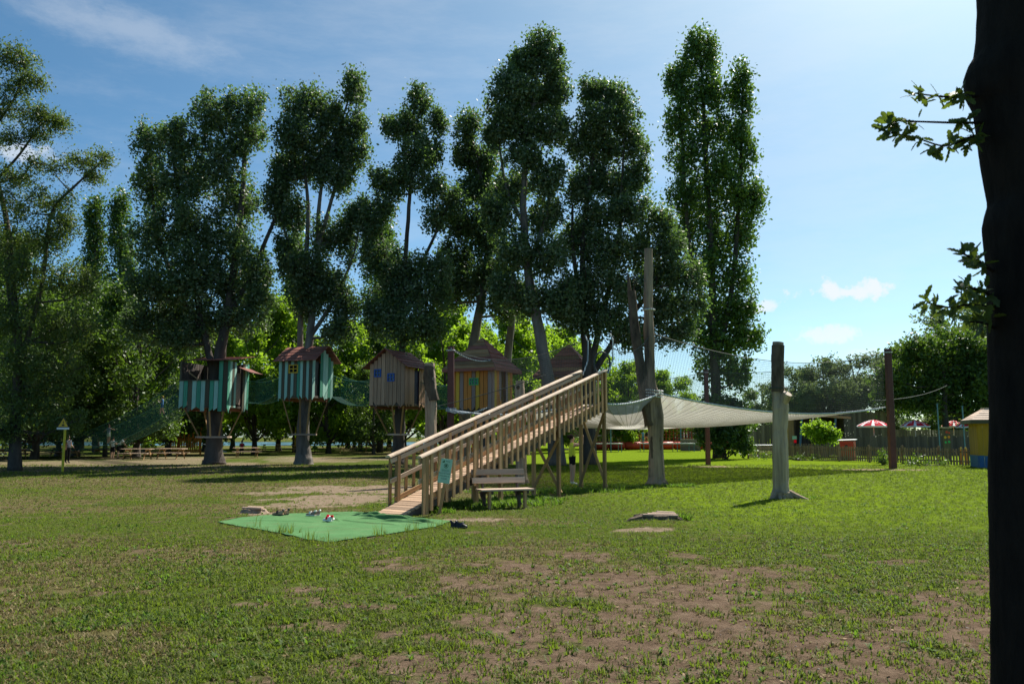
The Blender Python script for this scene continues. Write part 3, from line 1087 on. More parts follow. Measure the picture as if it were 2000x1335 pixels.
    tree('white_poplar', 'wide poplar with several upright stems above the treehouse behind the net', 46,
         [[(1150, 906, 26), (1150, 860, 20), (1150, 800, 18), (1148, 720, 16), (1140, 600, 10), (1138, 480, 8), (1148, 380, 7), (1160, 280, 5), (1165, 190, 2)],
          [(1150, 730, 10), (1180, 600, 8), (1208, 480, 6), (1213, 380, 4), (1222, 230, 2)], [(1152, 740, 9), (1215, 640, 7), (1275, 560, 6), (1318, 470, 2)],
          [(1142, 620, 8), (1120, 500, 6), (1118, 400, 3)]],
         [(1150, 190, 20, 32), (1195, 190, 26, 34), (1165, 240, 36, 36), (1215, 235, 32, 36), (1132, 290, 26, 36), (1185, 295, 40, 38), (1240, 290, 26, 40), (1245, 350, 24, 36),
          (1150, 350, 36, 34), (1205, 370, 42, 40), (1125, 380, 22, 36), (1235, 420, 34, 36), (1170, 430, 44, 40), (1125, 470, 34, 40), (1190, 500, 48, 42), (1240, 490, 34, 36),
          (1290, 440, 30, 34), (1310, 490, 36, 34), (1280, 540, 36, 36), (1335, 545, 36, 34), (1225, 570, 44, 40), (1150, 560, 44, 44), (1180, 630, 52, 40), (1120, 620, 34, 40),
          (1290, 610, 40, 40), (1345, 600, 28, 34), (1240, 655, 44, 30), (1320, 655, 40, 24)],
         'leaf_poplar', 84000, .185, 'bark_dark', 'row of poplars behind the treehouses', seed=8, rs=0.7)
    tree('lombardy_poplar', 'tall dark lombardy poplar standing alone right of the row', 60,
         [[(1404, 893, 16), (1402, 860, 13), (1398, 760, 12), (1393, 650, 10), (1390, 500, 8), (1378, 300, 6), (1368, 90, 1.5)],
          [(1396, 720, 7), (1430, 560, 6), (1445, 350, 5), (1452, 150, 1.5)], [(1394, 660, 6), (1350, 500, 5), (1335, 330, 4), (1328, 180, 1.5)]],
         [(1364, 92, 20, 32), (1385, 120, 22, 36), (1340, 135, 24, 34), (1320, 175, 22, 34), (1395, 180, 28, 44), (1355, 195, 34, 44), (1450, 160, 14, 36), (1448, 215, 20, 44),
          (1330, 250, 28, 44), (1385, 260, 36, 48), (1430, 270, 28, 44), (1345, 320, 36, 48), (1400, 340, 44, 50), (1452, 310, 22, 46), (1335, 390, 30, 46), (1385, 410, 44, 50),
          (1445, 390, 36, 46), (1476, 400, 16, 30), (1350, 460, 34, 44), (1410, 480, 46, 46), (1455, 460, 26, 40), (1375, 530, 36, 40), (1430, 550, 40, 44), (1400, 610, 38, 40),
          (1448, 620, 26, 36), (1425, 670, 34, 34), (1380, 670, 28, 40), (1462, 665, 24, 22), (1400, 720, 36, 40), (1440, 740, 24, 40)],
         'leaf_lombardy', 56000, .26, 'bark_dark', seed=9, rs=.8, tall=1.9, cl=.62)
    tree('ash_tree', 'airy tree at the left edge with feathery upper branches', 38,
         [[(30, 912, 18), (30, 860, 14), (32, 780, 12), (36, 680, 9), (25, 560, 8), (15, 440, 7), (-10, 330, 6), (-30, 200, 4), (-30, 80, 2)],
          [(30, 740, 8), (60, 640, 6), (85, 540, 5), (100, 420, 4), (150, 360, 3), (205, 312, 1.2)], [(-5, 350, 4), (40, 300, 3), (85, 240, 2), (130, 240, 1)],
          [(-20, 260, 4), (30, 190, 2.5), (50, 120, 1.2)], [(36, 690, 6), (20, 600, 4), (10, 500, 3)]],
         [(-5, 110, 28, 30), (45, 120, 28, 26), (30, 170, 36, 26), (70, 160, 14, 18), (0, 215, 40, 30), (58, 225, 32, 20), (95, 235, 24, 14), (125, 243, 12, 7), (20, 270, 36, 14), (75, 262, 20, 12),
          (30, 345, 50, 26), (100, 325, 46, 20), (160, 320, 30, 15), (200, 312, 16, 11), (185, 345, 14, 8), (40, 400, 54, 36), (115, 395, 42, 30), (20, 470, 50, 40), (95, 470, 50, 42),
          (135, 440, 32, 26), (40, 540, 55, 44), (120, 550, 48, 44), (30, 620, 54, 44), (110, 640, 52, 50), (40, 700, 54, 44), (120, 730, 48, 44), (20, 770, 44, 44), (160, 650, 26, 44), (70, 800, 50, 40), (130, 830, 40, 26), (10, 840, 40, 30), (70, 760, 50, 40), (170, 560, 24, 40)],
         'leaf_willow', 64000, .14, 'bark_dark', seed=10, tall=1.0, cl=.42, droop=.3, aspect=.42, core=.8, plume=6, rs=.75)
    tree('lime_tree', 'yellow-green young tree in the dark gap left of the striped treehouse', 63,
         [[(205, 891, 5), (206, 850, 4), (204, 780, 4), (200, 700, 2)]],
         [(205, 715, 28, 24), (175, 745, 34, 28), (225, 750, 30, 28), (155, 780, 30, 24), (200, 790, 40, 26), (240, 800, 24, 22), (180, 820, 34, 18), (140, 810, 24, 20), (225, 690, 20, 20)],
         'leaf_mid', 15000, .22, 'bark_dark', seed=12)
    # two narrow poplars far behind, and two more between the crowns
    for k, (px, top, hw, d, lab) in enumerate(((187, 385, 21, 84, 'narrow distant poplar next to the airy left tree'),
                                               (236, 378, 25, 84, 'narrow distant poplar touching the broad left crown'),
                                               (578, 455, 24, 80, 'narrow distant poplar between the first two treehouses'),
                                               (742, 425, 34, 82, 'distant poplar between the yellow-window and larch treehouses'))):
        bl = []
        y = top + 22
        while y < 840:
            f = min(1, .45 + (y - top) / 260)
            bl += [(px + random.uniform(-6, 6), y, hw * f, 28), (px + random.choice((-1, 1)) * hw * .4, y + 14, hw * .6 * f, 24)]
            y += 32
        tree('lombardy_poplar', lab, d, [[(px, 881, 7), (px, 800, 6), (px, 600, 4), (px, top, 1)]], bl, 'leaf_lombardy', 17000, .30, 'bark_dark', 'narrow poplars far behind', seed=20 + k, tall=1.8, cl=.7)


build_main_trees()


def copy_tree(o, parent=None):
    c = o.copy()
    COL.objects.link(c)
    c.parent = parent
    for ch in [x for x in o.children]:
        copy_tree(ch, c)
    return c


def generic_tree(name, label, leaf, bark, n, size, seed, H=14.0, Wd=5.0, low=2.6):
    """a round broadleaf tree about H tall standing at the world origin"""
    rd, rng = random.Random(seed), np.random.default_rng(seed)
    t = thing(name, label, 'tree')
    mb = MB()
    P = [Vector((0, 0, -.05)), Vector((.05, 0, 1.0)), Vector((rd.uniform(-.3, .3), rd.uniform(-.3, .3), H * .3)), Vector((rd.uniform(-.5, .5), 0, H * .6)), Vector((rd.uniform(-.6, .6), 0, H * .92))]
    P2, R2 = smooth_line(P, [.36, .24, .2, .12, .03], 4)
    mb.tube(P2, R2, 8, jag=.06, rng=rd)
    ell = []
    for k in range(26):
        f = rd.random()
        z = low + (H - low) * (.06 + .9 * f)
        w = Wd * (math.sin(math.pi * (.12 + .80 * f)) ** .7) * .78
        a = rd.uniform(0, 6.28)
        q = rd.uniform(.35, 1) ** .6
        c = Vector((math.cos(a) * w * q, math.sin(a) * w * q, z))
        r = rd.uniform(.9, 1.7)
        ell.append((tuple(c), (r * 1.1, r * 1.1, r * .85)))
        s = P2[min(len(P2) - 1, int(len(P2) * max(.25, (z - 1.5) / H)))]
        mb.tube([s, s.lerp(c, .5) + Vector((0, 0, -.3)), c], [.08, .055, .02], 5, cap=False)
    obj('trunk', mb, M[bark], t, smooth=True)
    V, Fq, rn = leaf_cloud(ell, n, size, rng, 1.0, 1.0, .55)
    link('crown', mesh_from_np('crown', V, Fq, M[leaf], {'rnd': rn}), t)
    return t


def build_back_trees():
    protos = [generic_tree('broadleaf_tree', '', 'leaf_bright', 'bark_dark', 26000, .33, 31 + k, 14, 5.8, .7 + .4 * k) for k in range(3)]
    G = 'sunlit trees behind the picnic ground'
    spots = [(285, 78, .95, 'sunlit tree in the gap left of the leftmost treehouse'), (498, 74, 1.0, 'bright green tree between the leftmost two treehouses'),
             (545, 92, 1.15, 'paler tree behind the gap between the first two treehouses'), (642, 76, .92, 'bright tree with dark trunk right of the yellow-window treehouse'),
             (705, 90, 1.05, 'sunlit tree left of the larch treehouse'), (862, 66, .82, 'bright tree behind the tall cut log beside the ramp'), (905, 84, 1.15, 'tall sunlit tree behind the orange treehouse'),
             (1005, 76, 1.0, 'vivid green tree right of the orange treehouse'), (1040, 95, 1.1, 'pale green tree beyond the bending poplar trunk'), (400, 88, 1.0, 'shaded tree behind the leftmost treehouse trunk'),
             (115, 66, .85, 'leafy tree behind the yellow warning sign'), (790, 94, 1.1, 'tree behind the larch treehouse trunk'), (1230, 100, .8, 'blue-green tree behind the net by the dead forked trunk'),
             (1310, 112, .8, 'low far tree seen through the net left of the lombardy poplar'), (-10, 58, .9, 'dark tree at the far left edge of the picture'), (330, 105, 1.1, 'farther tree seen left of the striped half-open treehouse'), (600, 108, 1.1, 'farther tree behind the pale forked trunks'),
             (455, 100, 1.2, 'farther tree just right of the leftmost treehouse'), (680, 112, 1.25, 'farther tree between yellow-window and larch treehouses, nearer the first'),
             (760, 108, 1.2, 'farther tree right behind the larch treehouse'), (835, 104, 1.2, 'farther tree behind the cut trunk left of the post'), (960, 106, 1.3, 'farther tree behind the pointed roof, to its right'),
             (1085, 110, 1.2, 'farther tree between bending poplar and half hidden roof'), (1160, 104, 1.05, 'farther tree behind the ramp top'), (230, 96, 1.15, 'farther tree behind the narrow distant poplars'),
             (60, 92, 1.1, 'farther tree seen behind the airy left tree'), (160, 104, 1.2, 'farther tree left of the narrow distant poplars'), (900, 120, 1.3, 'palest far tree behind the red-brown left post'),
             (370, 120, 1.3, 'far tree behind the orange play tower')]
    used = [False] * 3
    for k, (px, d, s, lab) in enumerate(spots):
        q = k % 3
        o = copy_tree(protos[q]) if used[q] else protos[q]
        used[q] = True
        o.location = (at(px, 852, d).x, d, 0)
        o.rotation_euler = (0, 0, random.uniform(0, 6.28))
        o.scale = (s * random.uniform(.9, 1.1), s, s * random.uniform(.92, 1.05))
        tag(o, lab, 'tree', G)
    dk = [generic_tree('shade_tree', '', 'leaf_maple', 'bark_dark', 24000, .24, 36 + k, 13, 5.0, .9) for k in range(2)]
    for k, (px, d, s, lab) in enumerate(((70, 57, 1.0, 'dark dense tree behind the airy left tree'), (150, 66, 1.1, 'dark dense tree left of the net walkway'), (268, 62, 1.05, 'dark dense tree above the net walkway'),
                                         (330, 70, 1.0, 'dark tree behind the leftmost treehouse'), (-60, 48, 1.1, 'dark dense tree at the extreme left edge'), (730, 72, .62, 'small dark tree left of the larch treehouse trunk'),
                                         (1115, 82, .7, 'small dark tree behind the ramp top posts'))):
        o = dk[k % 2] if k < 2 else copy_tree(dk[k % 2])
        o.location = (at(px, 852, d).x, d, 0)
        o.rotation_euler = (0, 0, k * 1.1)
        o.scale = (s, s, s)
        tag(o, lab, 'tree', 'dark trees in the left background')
    # right hand side
    tree('maple_tree', 'big dark round tree above the striped parasols', 74,
         [[(1848, 884, 7), (1847, 840, 6), (1845, 790, 5), (1842, 720, 3)]],
         [(1735, 735, 30, 26), (1775, 700, 30, 26), (1750, 775, 36, 26), (1810, 690, 34, 32), (1800, 745, 44, 36), (1850, 680, 40, 36), (1855, 740, 48, 38), (1900, 690, 40, 40), (1905, 750, 44, 44),
          (1790, 790, 44, 22), (1850, 795, 50, 24), (1910, 800, 44, 26), (1950, 720, 44, 60), (1960, 790, 40, 36), (1990, 700, 40, 50)],
         'leaf_maple', 42000, .30, 'bark_dark', seed=41, cl=.75, tall=1.0)
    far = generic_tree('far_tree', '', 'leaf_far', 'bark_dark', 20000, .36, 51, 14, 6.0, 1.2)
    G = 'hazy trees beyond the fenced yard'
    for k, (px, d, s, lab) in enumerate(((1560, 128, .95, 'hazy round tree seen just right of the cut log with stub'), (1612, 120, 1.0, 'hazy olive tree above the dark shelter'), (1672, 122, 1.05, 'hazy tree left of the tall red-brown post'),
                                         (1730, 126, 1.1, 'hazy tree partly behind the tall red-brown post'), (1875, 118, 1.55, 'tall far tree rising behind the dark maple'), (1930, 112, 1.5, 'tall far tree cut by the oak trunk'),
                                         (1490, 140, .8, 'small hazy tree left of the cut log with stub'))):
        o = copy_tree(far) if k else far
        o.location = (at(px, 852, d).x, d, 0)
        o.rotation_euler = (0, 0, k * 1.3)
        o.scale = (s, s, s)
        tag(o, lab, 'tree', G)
    # far wood along the horizon
    rng = np.random.default_rng(61)
    ell = []
    for k in range(230):
        x = -300 + 600 * (k + rng.uniform(-.4, .4)) / 230
        y = 255 + rng.uniform(-12, 18)
        h = rng.uniform(9, 15)
        ell.append(((x, y, h * .5), (rng.uniform(2.5, 4), 3.2, h * .5)))
    V, Fq, rn = leaf_cloud(ell, 70000, 1.0, rng, 1.0, .8, 1.2)
    V[:, 2] = np.maximum(V[:, 2], .2)
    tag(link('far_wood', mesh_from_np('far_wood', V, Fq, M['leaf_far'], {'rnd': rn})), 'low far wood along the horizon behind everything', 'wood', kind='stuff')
    mb = MB()
    mb.poly([(-130, 150, .02), (-20, 140, .02), (-10, 235, .02), (-150, 240, .02)], [(0, 1, 2, 3)])
    m, nt, b = new_mat('pond water')
    b.inputs['Base Color'].default_value = (.03, .08, .08, 1)
    b.inputs['Roughness'].default_value = .3
    b.inputs['Specular IOR Level'].default_value = .2
    bump(nt, b, tex(nt, 1.2, 4, .6, coord='World', rand=False), .25, .1)
    tag(obj('pond', mb, m), 'calm pond glimpsed between the far trunks', kind='structure')
    # bushes
    def bush(name, lab, cat, d, blobs, leaf, n, size, seed, group=None):
        rd = random.Random(seed)
        cx = sum(q[0] for q in blobs) / len(blobs)
        base = at(cx, 870, d)
        base.z = 0
        t = thing(name, lab, cat, base, 0, group)
        mb = MB()
        ell = []
        for q in blobs:
            c = at(q[0], q[1], d + rd.uniform(-.5, .5))
            ell.append((tuple(c), (q[2] * d / F, q[2] * d / F * .8, q[3] * d / F)))
            mb.tube([base + Vector((rd.uniform(-.2, .2), rd.uniform(-.1, .1), -.03)), base.lerp(c, .5), c], [.05, .035, .012], 5, cap=False)
        obj('stem', mb, M['bark_dark'], t)
        V, Fq, rn = leaf_cloud(ell, n, size, np.random.default_rng(seed), 1.0, 1.0, .3)
        V[:, 2] = np.maximum(V[:, 2], .05)
        link('foliage', mesh_from_np('foliage', V, Fq, M[leaf], {'rnd': rn}, origin=tuple(base)), t)
    bush('shrub', 'large dark bush at the foot of the lombardy poplar', 'bush', 58,
         [(1415, 850, 40, 34), (1390, 830, 28, 28), (1445, 835, 26, 30), (1420, 805, 34, 24), (1370, 850, 16, 20), (1455, 870, 18, 16), (1395, 790, 24, 20), (1440, 795, 22, 20)], 'leaf_lombardy', 16000, .22, 71)
    bush('shrub', 'yellow-green rounded shrub in front of the dark shelter', 'bush', 62,
         [(1580, 838, 12, 12), (1600, 835, 18, 16), (1618, 840, 18, 14), (1605, 855, 22, 12), (1628, 852, 12, 12)], 'leaf_bright', 5200, .2, 72)
    bush('shrub', 'leafy plant growing through the pickets left of the red-brown post', 'bush', 45,
         [(1725, 886, 5, 10), (1718, 900, 7, 6), (1731, 896, 5, 10)], 'leaf_maple', 420, .12, 73)
    bush('shrub', 'low green plants at the foot of the picket fence right of the post', 'bush', 44,
         [(1790, 900, 8, 7), (1775, 904, 8, 4), (1812, 905, 12, 4), (1845, 906, 12, 4)], 'leaf_maple', 500, .12, 74)
    bush('shrub', 'low plants along the left end of the picket fence', 'bush', 54,
         [(1490, 892, 18, 6), (1515, 890, 10, 7), (1560, 893, 14, 6), (1590, 896, 16, 5), (1640, 898, 24, 5), (1680, 901, 18, 5)], 'leaf_maple', 1100, .13, 75)


build_back_trees()


# ------------------------------------------------------------------ the ramp
RU = Vector((.549, .836, 0))                 # along the ramp, uphill
RL = Vector((-.836, .549, 0))                # to its far side
RP0 = Vector((-2.23, 16.16, 0.03))
RW, RS = .75, (2.55 - .03) / 9.0


def rp(s, w, z=0.0):
    """point on the ramp deck: s metres along, w across (0 near side), z above the deck"""
    return RP0 + RU * s + RL * w + Vector((0, 0, RS * s + z))


def build_ramp():
    t = thing('wooden_ramp', 'long wooden ramp with slatted railings climbing to the net', 'ramp', rp(0, RW / 2) * 1.0)
    sl = (rp(1, 0) - rp(0, 0)).normalized()
    upn = sl.cross(RL).normalized()
    if upn.z < 0:
        upn = -upn
    n = 76
    for k in range(n):
        s = .06 + 9.0 * k / n
        a = rp(s, -.0 + random.uniform(-.012, .012), -.03 + random.uniform(-.004, .004))
        b = rp(s, RW + random.uniform(-.012, .012), -.03 + random.uniform(-.004, .004))
        plank('deck_board', a, b, 9.0 / n - .012, .035, M['wood_deck'], t, up=upn)
    for w in (.06, RW - .06):
        plank('stringer', rp(.25, w, -.13), rp(9.05, w, -.13), .06, .16, M['wood_dark'], t)
    for side, w in (('near', -.05), ('far', RW + .05)):
        # half round capping rail of three lengths, and the board under it
        cuts = (.5, 3.6, 6.4, 9.08)
        for k in range(3):
            p0, p1 = rp(cuts[k] + .004, w, .985), rp(cuts[k + 1] - .004, w, .985)
            mb = MB()
            x = (p1 - p0).normalized()
            y = Vector((0, 0, 1)).cross(x).normalized()
            z = x.cross(y)
            P = []
            for e in (p0, p1):
                for a in range(9):
                    an = math.pi * a / 8
                    P.append(e + y * math.cos(an) * .075 + z * math.sin(an) * .055)
            fs = [(a, a + 1, a + 10, a + 9) for a in range(8)] + [(8, 0, 9, 17), tuple(range(9))[::-1], tuple(range(9, 18))]
            mb.poly(P, [f[::-1] for f in fs])
            obj('handrail', mb, M['wood_rail_world'], t, smooth=False)
        inner = w + (.045 if side == 'near' else -.045)
        for k in range(2):
            plank('upper_rail', rp((.55, 4.8)[k], inner, .90), rp((4.79, 9.05)[k], inner, .90), .035, .095, M['wood_rail'], t)
        for k in range(2):
            plank('middle_rail', rp((.55, 4.8)[k], inner, .48), rp((4.79, 9.05)[k], inner, .48), .035, .09, M['wood_rail'], t)
        plank('lower_rail', rp(.7, inner, .06), rp(9.05, inner, .06), .035, .10, M['wood_grey'], t)
        out = w + (-.035 if side == 'near' else .035)
        nb = 34
        for k in range(nb):
            s = .62 + 8.4 * k / (nb - 1)
            top, bot = rp(s, out, .96), rp(s, out, -.20)
            bot.z = max(bot.z, .01)
            plank('baluster', bot, top + Vector((0, 0, random.uniform(-.01, .01))), .085, .032, M['wood_grey'], t, up=RL)
        for s in (.78, 2.55, 3.55, 6.3, 9.0):
            o2 = w + (.035 if side == 'near' else -.035)
            p = rp(s, o2, .955)
            plank('post', (p.x, p.y, -.03), p, .10, .09, M['wood_post'] if s > 3 else M['wood_grey'], t, up=RL)
    for s in (6.3, 9.0):
        for a, b in ((0, 1), (1, 0)):
            off = RU * (-.06 if a else .06)
            q0, q1 = rp(s, (-.05, RW + .05)[a]), rp(s, (-.05, RW + .05)[b])
            top = q1.z - .25
            plank('cross_brace', (q0.x + off.x, q0.y + off.y, .12), (q1.x + off.x, q1.y + off.y, top), .075, .045, M['wood_post'], t, up=RU)
    # posts continue up as a rope gate at the top
    return t


M['wood_rail_world'] = wood_mat('half round rail', (0.53, 0.405, 0.29), (0.29, 0.20, 0.13), (1, 1, 1), var=0.1, coord='World', scale=4.0)  # same pale tone, standing in for sun on the rail tops
build_ramp()


def text_mesh(body, size, name):
    cu = bpy.data.curves.new(name, 'FONT')
    cu.body = body
    cu.size = size
    cu.align_x = 'CENTER'
    o = bpy.data.objects.new(name, cu)
    COL.objects.link(o)
    bpy.context.view_layer.update()
    dg = bpy.context.evaluated_depsgraph_get()
    me = bpy.data.meshes.new_from_object(o.evaluated_get(dg))
    vs = [v.co.copy() for v in me.vertices]
    fs = [tuple(p.vertices) for p in me.polygons]
    bpy.data.objects.remove(o)
    bpy.data.curves.remove(cu)
    bpy.data.meshes.remove(me)
    return vs, fs


def build_notice():
    base = gp(860, 1004)
    t = thing('notice_board', 'pale green notice board tilted on a wooden stake before the ramp', 'sign', base)
    tilt = R(8)
    q = Matrix.Rotation(tilt, 3, 'Y')
    ctr = at(870, 919, base.y - .06)

    def lp(u, v, n=0.0):
        return ctr + q @ Vector((u, -n, v))
    plank('stake', base + Vector((-.03, .03, -.03)), lp(.03, .1, -.035), .06, .03, M['wood_grey'], t, up=(0, 1, 0))
    W_, H_ = .235, .50
    up_, lo = MB(), MB()
    up_.slab([lp(-W_ / 2, -.02, .006), lp(W_ / 2, -.02, .006), lp(W_ / 2, H_ / 2, .006), lp(-W_ / 2, H_ / 2, .006)], .012)
    lo.slab([lp(-W_ / 2 - .012, -H_ / 2, .02), lp(W_ / 2 + .004, -H_ / 2, .02), lp(W_ / 2 + .004, -.022, .02), lp(-W_ / 2 - .012, -.022, .02)], .012)
    a = obj('upper_panel', up_, M['sign_green'], t)
    b = obj('lower_panel', lo, M['sign_green'], t)
    for body, size, v in (('PRIMA DI SALIRE', .033, -.060), ('TOGLIERSI LE', .033, -.115), ('SCARPE', .036, -.172)):
        vs, fs = text_mesh(body, size, 'lettering')
        mb = MB()
        mb.poly([lp(p.x - .004, p.y + v, .0225) for p in vs], fs)
        obj('lettering', mb, M['ink'], b)
    mb = MB()
    for k in range(40):
        an, an2 = 2 * math.pi * k / 40, 2 * math.pi * (k + 1) / 40
        for r0, r1 in ((.046, .036),):
            mb.poly([lp(math.cos(x) * r, .105 + math.sin(x) * r, .008) for x, r in ((an, r1), (an, r0), (an2, r0), (an2, r1))], [(0, 1, 2, 3)])
    mb.poly([lp(math.cos(x) * .02 * (1 + .25 * math.sin(3 * x)), .105 + math.sin(x) * .028, .008) for x in [2 * math.pi * k / 20 for k in range(20)]], [tuple(range(20))])
    obj('round_emblem', mb, M['sign_dark'], a)
    mb = MB()
    for cx, cz, r in ((-.062, .185, .016), (-.05, .20, .014), (-.074, .176, .013), (-.052, .178, .013)):
        mb.poly([lp(cx + math.cos(x) * r, cz + math.sin(x) * r * .9, .008 + .0004 * r / .016) for x in [2 * math.pi * k / 10 for k in range(10)]], [tuple(range(10))])
    obj('leaf_emblem', mb, M['sign_dark'], a)
    mb = MB()
    for v, w in ((.193, .085), (.03, .17), (.018, .15), (.006, .165), (-.006, .13)):
        x0 = .028 if v > .1 else 0
        th = .010 if v > .1 else .0028
        mb.poly([lp(x0 - w / 2, v, .008), lp(x0 + w / 2, v, .008), lp(x0 + w / 2, v + th, .008), lp(x0 - w / 2, v + th, .008)], [(0, 1, 2, 3)])
    obj('small_print', mb, M['sign_dark'], a)


build_notice()


def build_bench():
    base = gp(984, 993)
    rz = R(21)
    t = thing('park_bench', 'weathered wooden bench standing against the side of the ramp', 'bench', base, rz)

    def L_(x, y, z):
        return base + Matrix.Rotation(rz, 3, 'Z') @ Vector((x, y, z))
    for k, y in enumerate((-.22, -.07, .08)):
        plank('seat_board', L_(-.62, y, .43), L_(.62, y, .43), .14, .04, M['wood_bench'], t)
    for z, y in ((.62, .24), (.80, .30)):
        plank('back_board', L_(-.67, y, z), L_(.6, y, z), .13, .035, M['wood_bench'], t, up=L_(0, -1, .3) - base)
    for x in (-.42, .42):
        plank('leg', L_(x, -.22, -.03), L_(x, -.22, .405), .09, .06, M['wood_grey'], t, up=L_(1, 0, 0) - base)
        plank('leg', L_(x, .14, -.03), L_(x, .14, .405), .09, .06, M['wood_dark'], t, up=L_(1, 0, 0) - base)
        plank('support', L_(x + .065, -.24, .375), L_(x + .065, .2, .375), .06, .07, M['wood_dark'], t)
        plank('back_upright', L_(x, .20, .28), L_(x, .34, .87), .06, .045, M['wood_dark'], t, up=L_(1, 0, 0) - base)
        plank('brace', L_(x - .06, -.12, .10), L_(x - .06, .22, .36), .05, .04, M['wood_dark'], t)


build_bench()


def build_carpet():
    m, nt, b = new_mat('artificial turf')
    f = tex(nt, 60, 5, .7, coord='World', rand=False)
    f2 = tex(nt, 1.6, 5, .6, coord='World', rand=False)
    ad = nt.nodes.new('ShaderNodeMath')
    ad.operation = 'MULTIPLY_ADD'
    nt.links.new(f, ad.inputs[0])
    ad.inputs[1].default_value = .5
    sc = nt.nodes.new('ShaderNodeMath')
    sc.operation = 'MULTIPLY'
    nt.links.new(f2, sc.inputs[0])
    sc.inputs[1].default_value = .5
    nt.links.new(sc.outputs[0], ad.inputs[2])
    r = ramp_node(nt, [(.3, (.045, .12, .042)), (.55, (.085, .19, .075)), (.75, (.14, .26, .115))])
    nt.links.new(ad.outputs[0], r.inputs[0])
    dm = nt.nodes.new('ShaderNodeMix')
    dm.data_type = 'RGBA'
    dr = nt.nodes.new('ShaderNodeMapRange')
    nt.links.new(tex(nt, 2.4, 8, .72, coord='World', rand=False), dr.inputs['Value'])
    dr.inputs['From Min'].default_value = .5
    dr.inputs['From Max'].default_value = .75
    dr.inputs['To Max'].default_value = .55
    nt.links.new(dr.outputs[0], dm.inputs[0])
    nt.links.new(r.outputs[0], dm.inputs[6])
    dm.inputs[7].default_value = (.12, .125, .06, 1)
    nt.links.new(dm.outputs[2], b.inputs['Base Color'])
    b.inputs['Roughness'].default_value = .9
    b.inputs['Specular IOR Level'].default_value = .05
    bump(nt, b, f, .4, .01)
    poly = [(p.x, p.y) for p in CARPET]
    xs = np.arange(min(p[0] for p in poly), max(p[0] for p in poly), .02)
    ys = np.arange(min(p[1] for p in poly), max(p[1] for p in poly), .02)
    X, Y = np.meshgrid(xs, ys)
    wob = (fbm(X * 4, Y * 4, 3) - .5) * .10
    ins = in_poly(X + wob, Y + wob * .7, poly)
    Z = hills(X, Y) + .022 + (fbm(X * 1.5, Y * 1.5 + 9, 3) - .5) * .03

    def ridge(px0, py0, px1, py1, h, w, bend=0.0):
        a, c = gp(px0, py0), gp(px1, py1)
        dx, dy = c.x - a.x, c.y - a.y
        ln = math.hypot(dx, dy)
        s = ((X - a.x) * dx + (Y - a.y) * dy) / ln
        q = (-(X - a.x) * dy + (Y - a.y) * dx) / ln + bend * np.sin(np.clip(s / ln, 0, 1) * math.pi) + .05 * (fbm(s * 2 + px0, s * 0 + py0, 3) - .5)
        return .85 * h * np.exp(-(q / w) ** 2) * smooth(s, -.1, .25) * smooth(s, ln + .1, ln - .25)
    for rr in ((690, 1003, 760, 1011, .05, .03), (700, 1009, 800, 1019, .06, .035, .06), (730, 1012, 835, 1023, .075, .04), (745, 1018, 855, 1024, .07, .035, .04), (660, 1017, 780, 1028, .03, .022), (450, 1019, 620, 1021, .018, .02),
               (640, 1006, 672, 1007, .035, .035), (652, 1014, 664, 1020, .04, .03), (715, 1006, 760, 1009, .06, .03, .06), (780, 1012, 845, 1021, .055, .03, -.06), (590, 1011, 640, 1013, .018, .025), (700, 1014, 745, 1016, .05, .03), (740, 1009, 800, 1014, .05, .03, .05), (770, 1020, 830, 1026, .05, .03), (690, 1007, 730, 1013, .04, .025, -.04)):
        Z = Z + ridge(*rr)
    idx = -np.ones(X.shape, int)
    idx[ins] = np.arange(ins.sum())
    V = np.stack([X[ins], Y[ins], Z[ins]], -1)
    q = np.stack([idx[:-1, :-1], idx[:-1, 1:], idx[1:, 1:], idx[1:, :-1]], -1).reshape(-1, 4)
    q = q[(q >= 0).all(1)]
    me = mesh_from_np('green_carpet', V, q, m, smooth_=True)
    o = link('green_carpet', me)
    so = o.modifiers.new('thickness', 'SOLIDIFY')
    so.thickness = .012
    so.offset = -1
    tag(o, 'wrinkled sheet of bright green artificial turf before the ramp', 'carpet')


build_carpet()


def shoe_mesh(c, rz, Ln, upper, sole, pair):
    """one low shoe: sole, upper with ankle opening, toe cap, strap"""
    q = Matrix.Rotation(rz, 3, 'Z')

    def P(x, y, z):
        return Vector(c) + q @ (Vector((x, y, z)) * Ln)
    # outline half widths along the length
    st = [(-.5, .13, .30), (-.42, .17, .38), (-.25, .175, .34), (-.05, .16, .27), (.15, .17, .23), (.32, .18, .17), (.44, .14, .12), (.5, .06, .07)]
    mb, ms = MB(), MB()
    N_ = 8
    V = []
    for x, w, h in st:
        for k in range(N_):
            an = math.pi * k / (N_ - 1)
            V.append(P(x, math.cos(an) * w, .05 + math.sin(an) ** .8 * h))
    fs = []
    for i in range(len(st) - 1):
        for k in range(N_ - 1):
            if i in (1, 2) and k in (3,):
                continue                                # ankle opening
            fs.append((i * N_ + k, i * N_ + k + 1, (i + 1) * N_ + k + 1, (i + 1) * N_ + k))
    fs += [tuple(range(N_)), tuple(range((len(st) - 1) * N_, len(st) * N_))[::-1]]
    mb.poly(V, fs)
    a = [P(x, w * 1.08, 0) for x, w, h in st] + [P(x, -w * 1.08, 0) for x, w, h in st[::-1]]
    ms.slab([p + Vector((0, 0, .065 * Ln)) for p in a[::-1]], .065 * Ln)
    return mb, ms, P


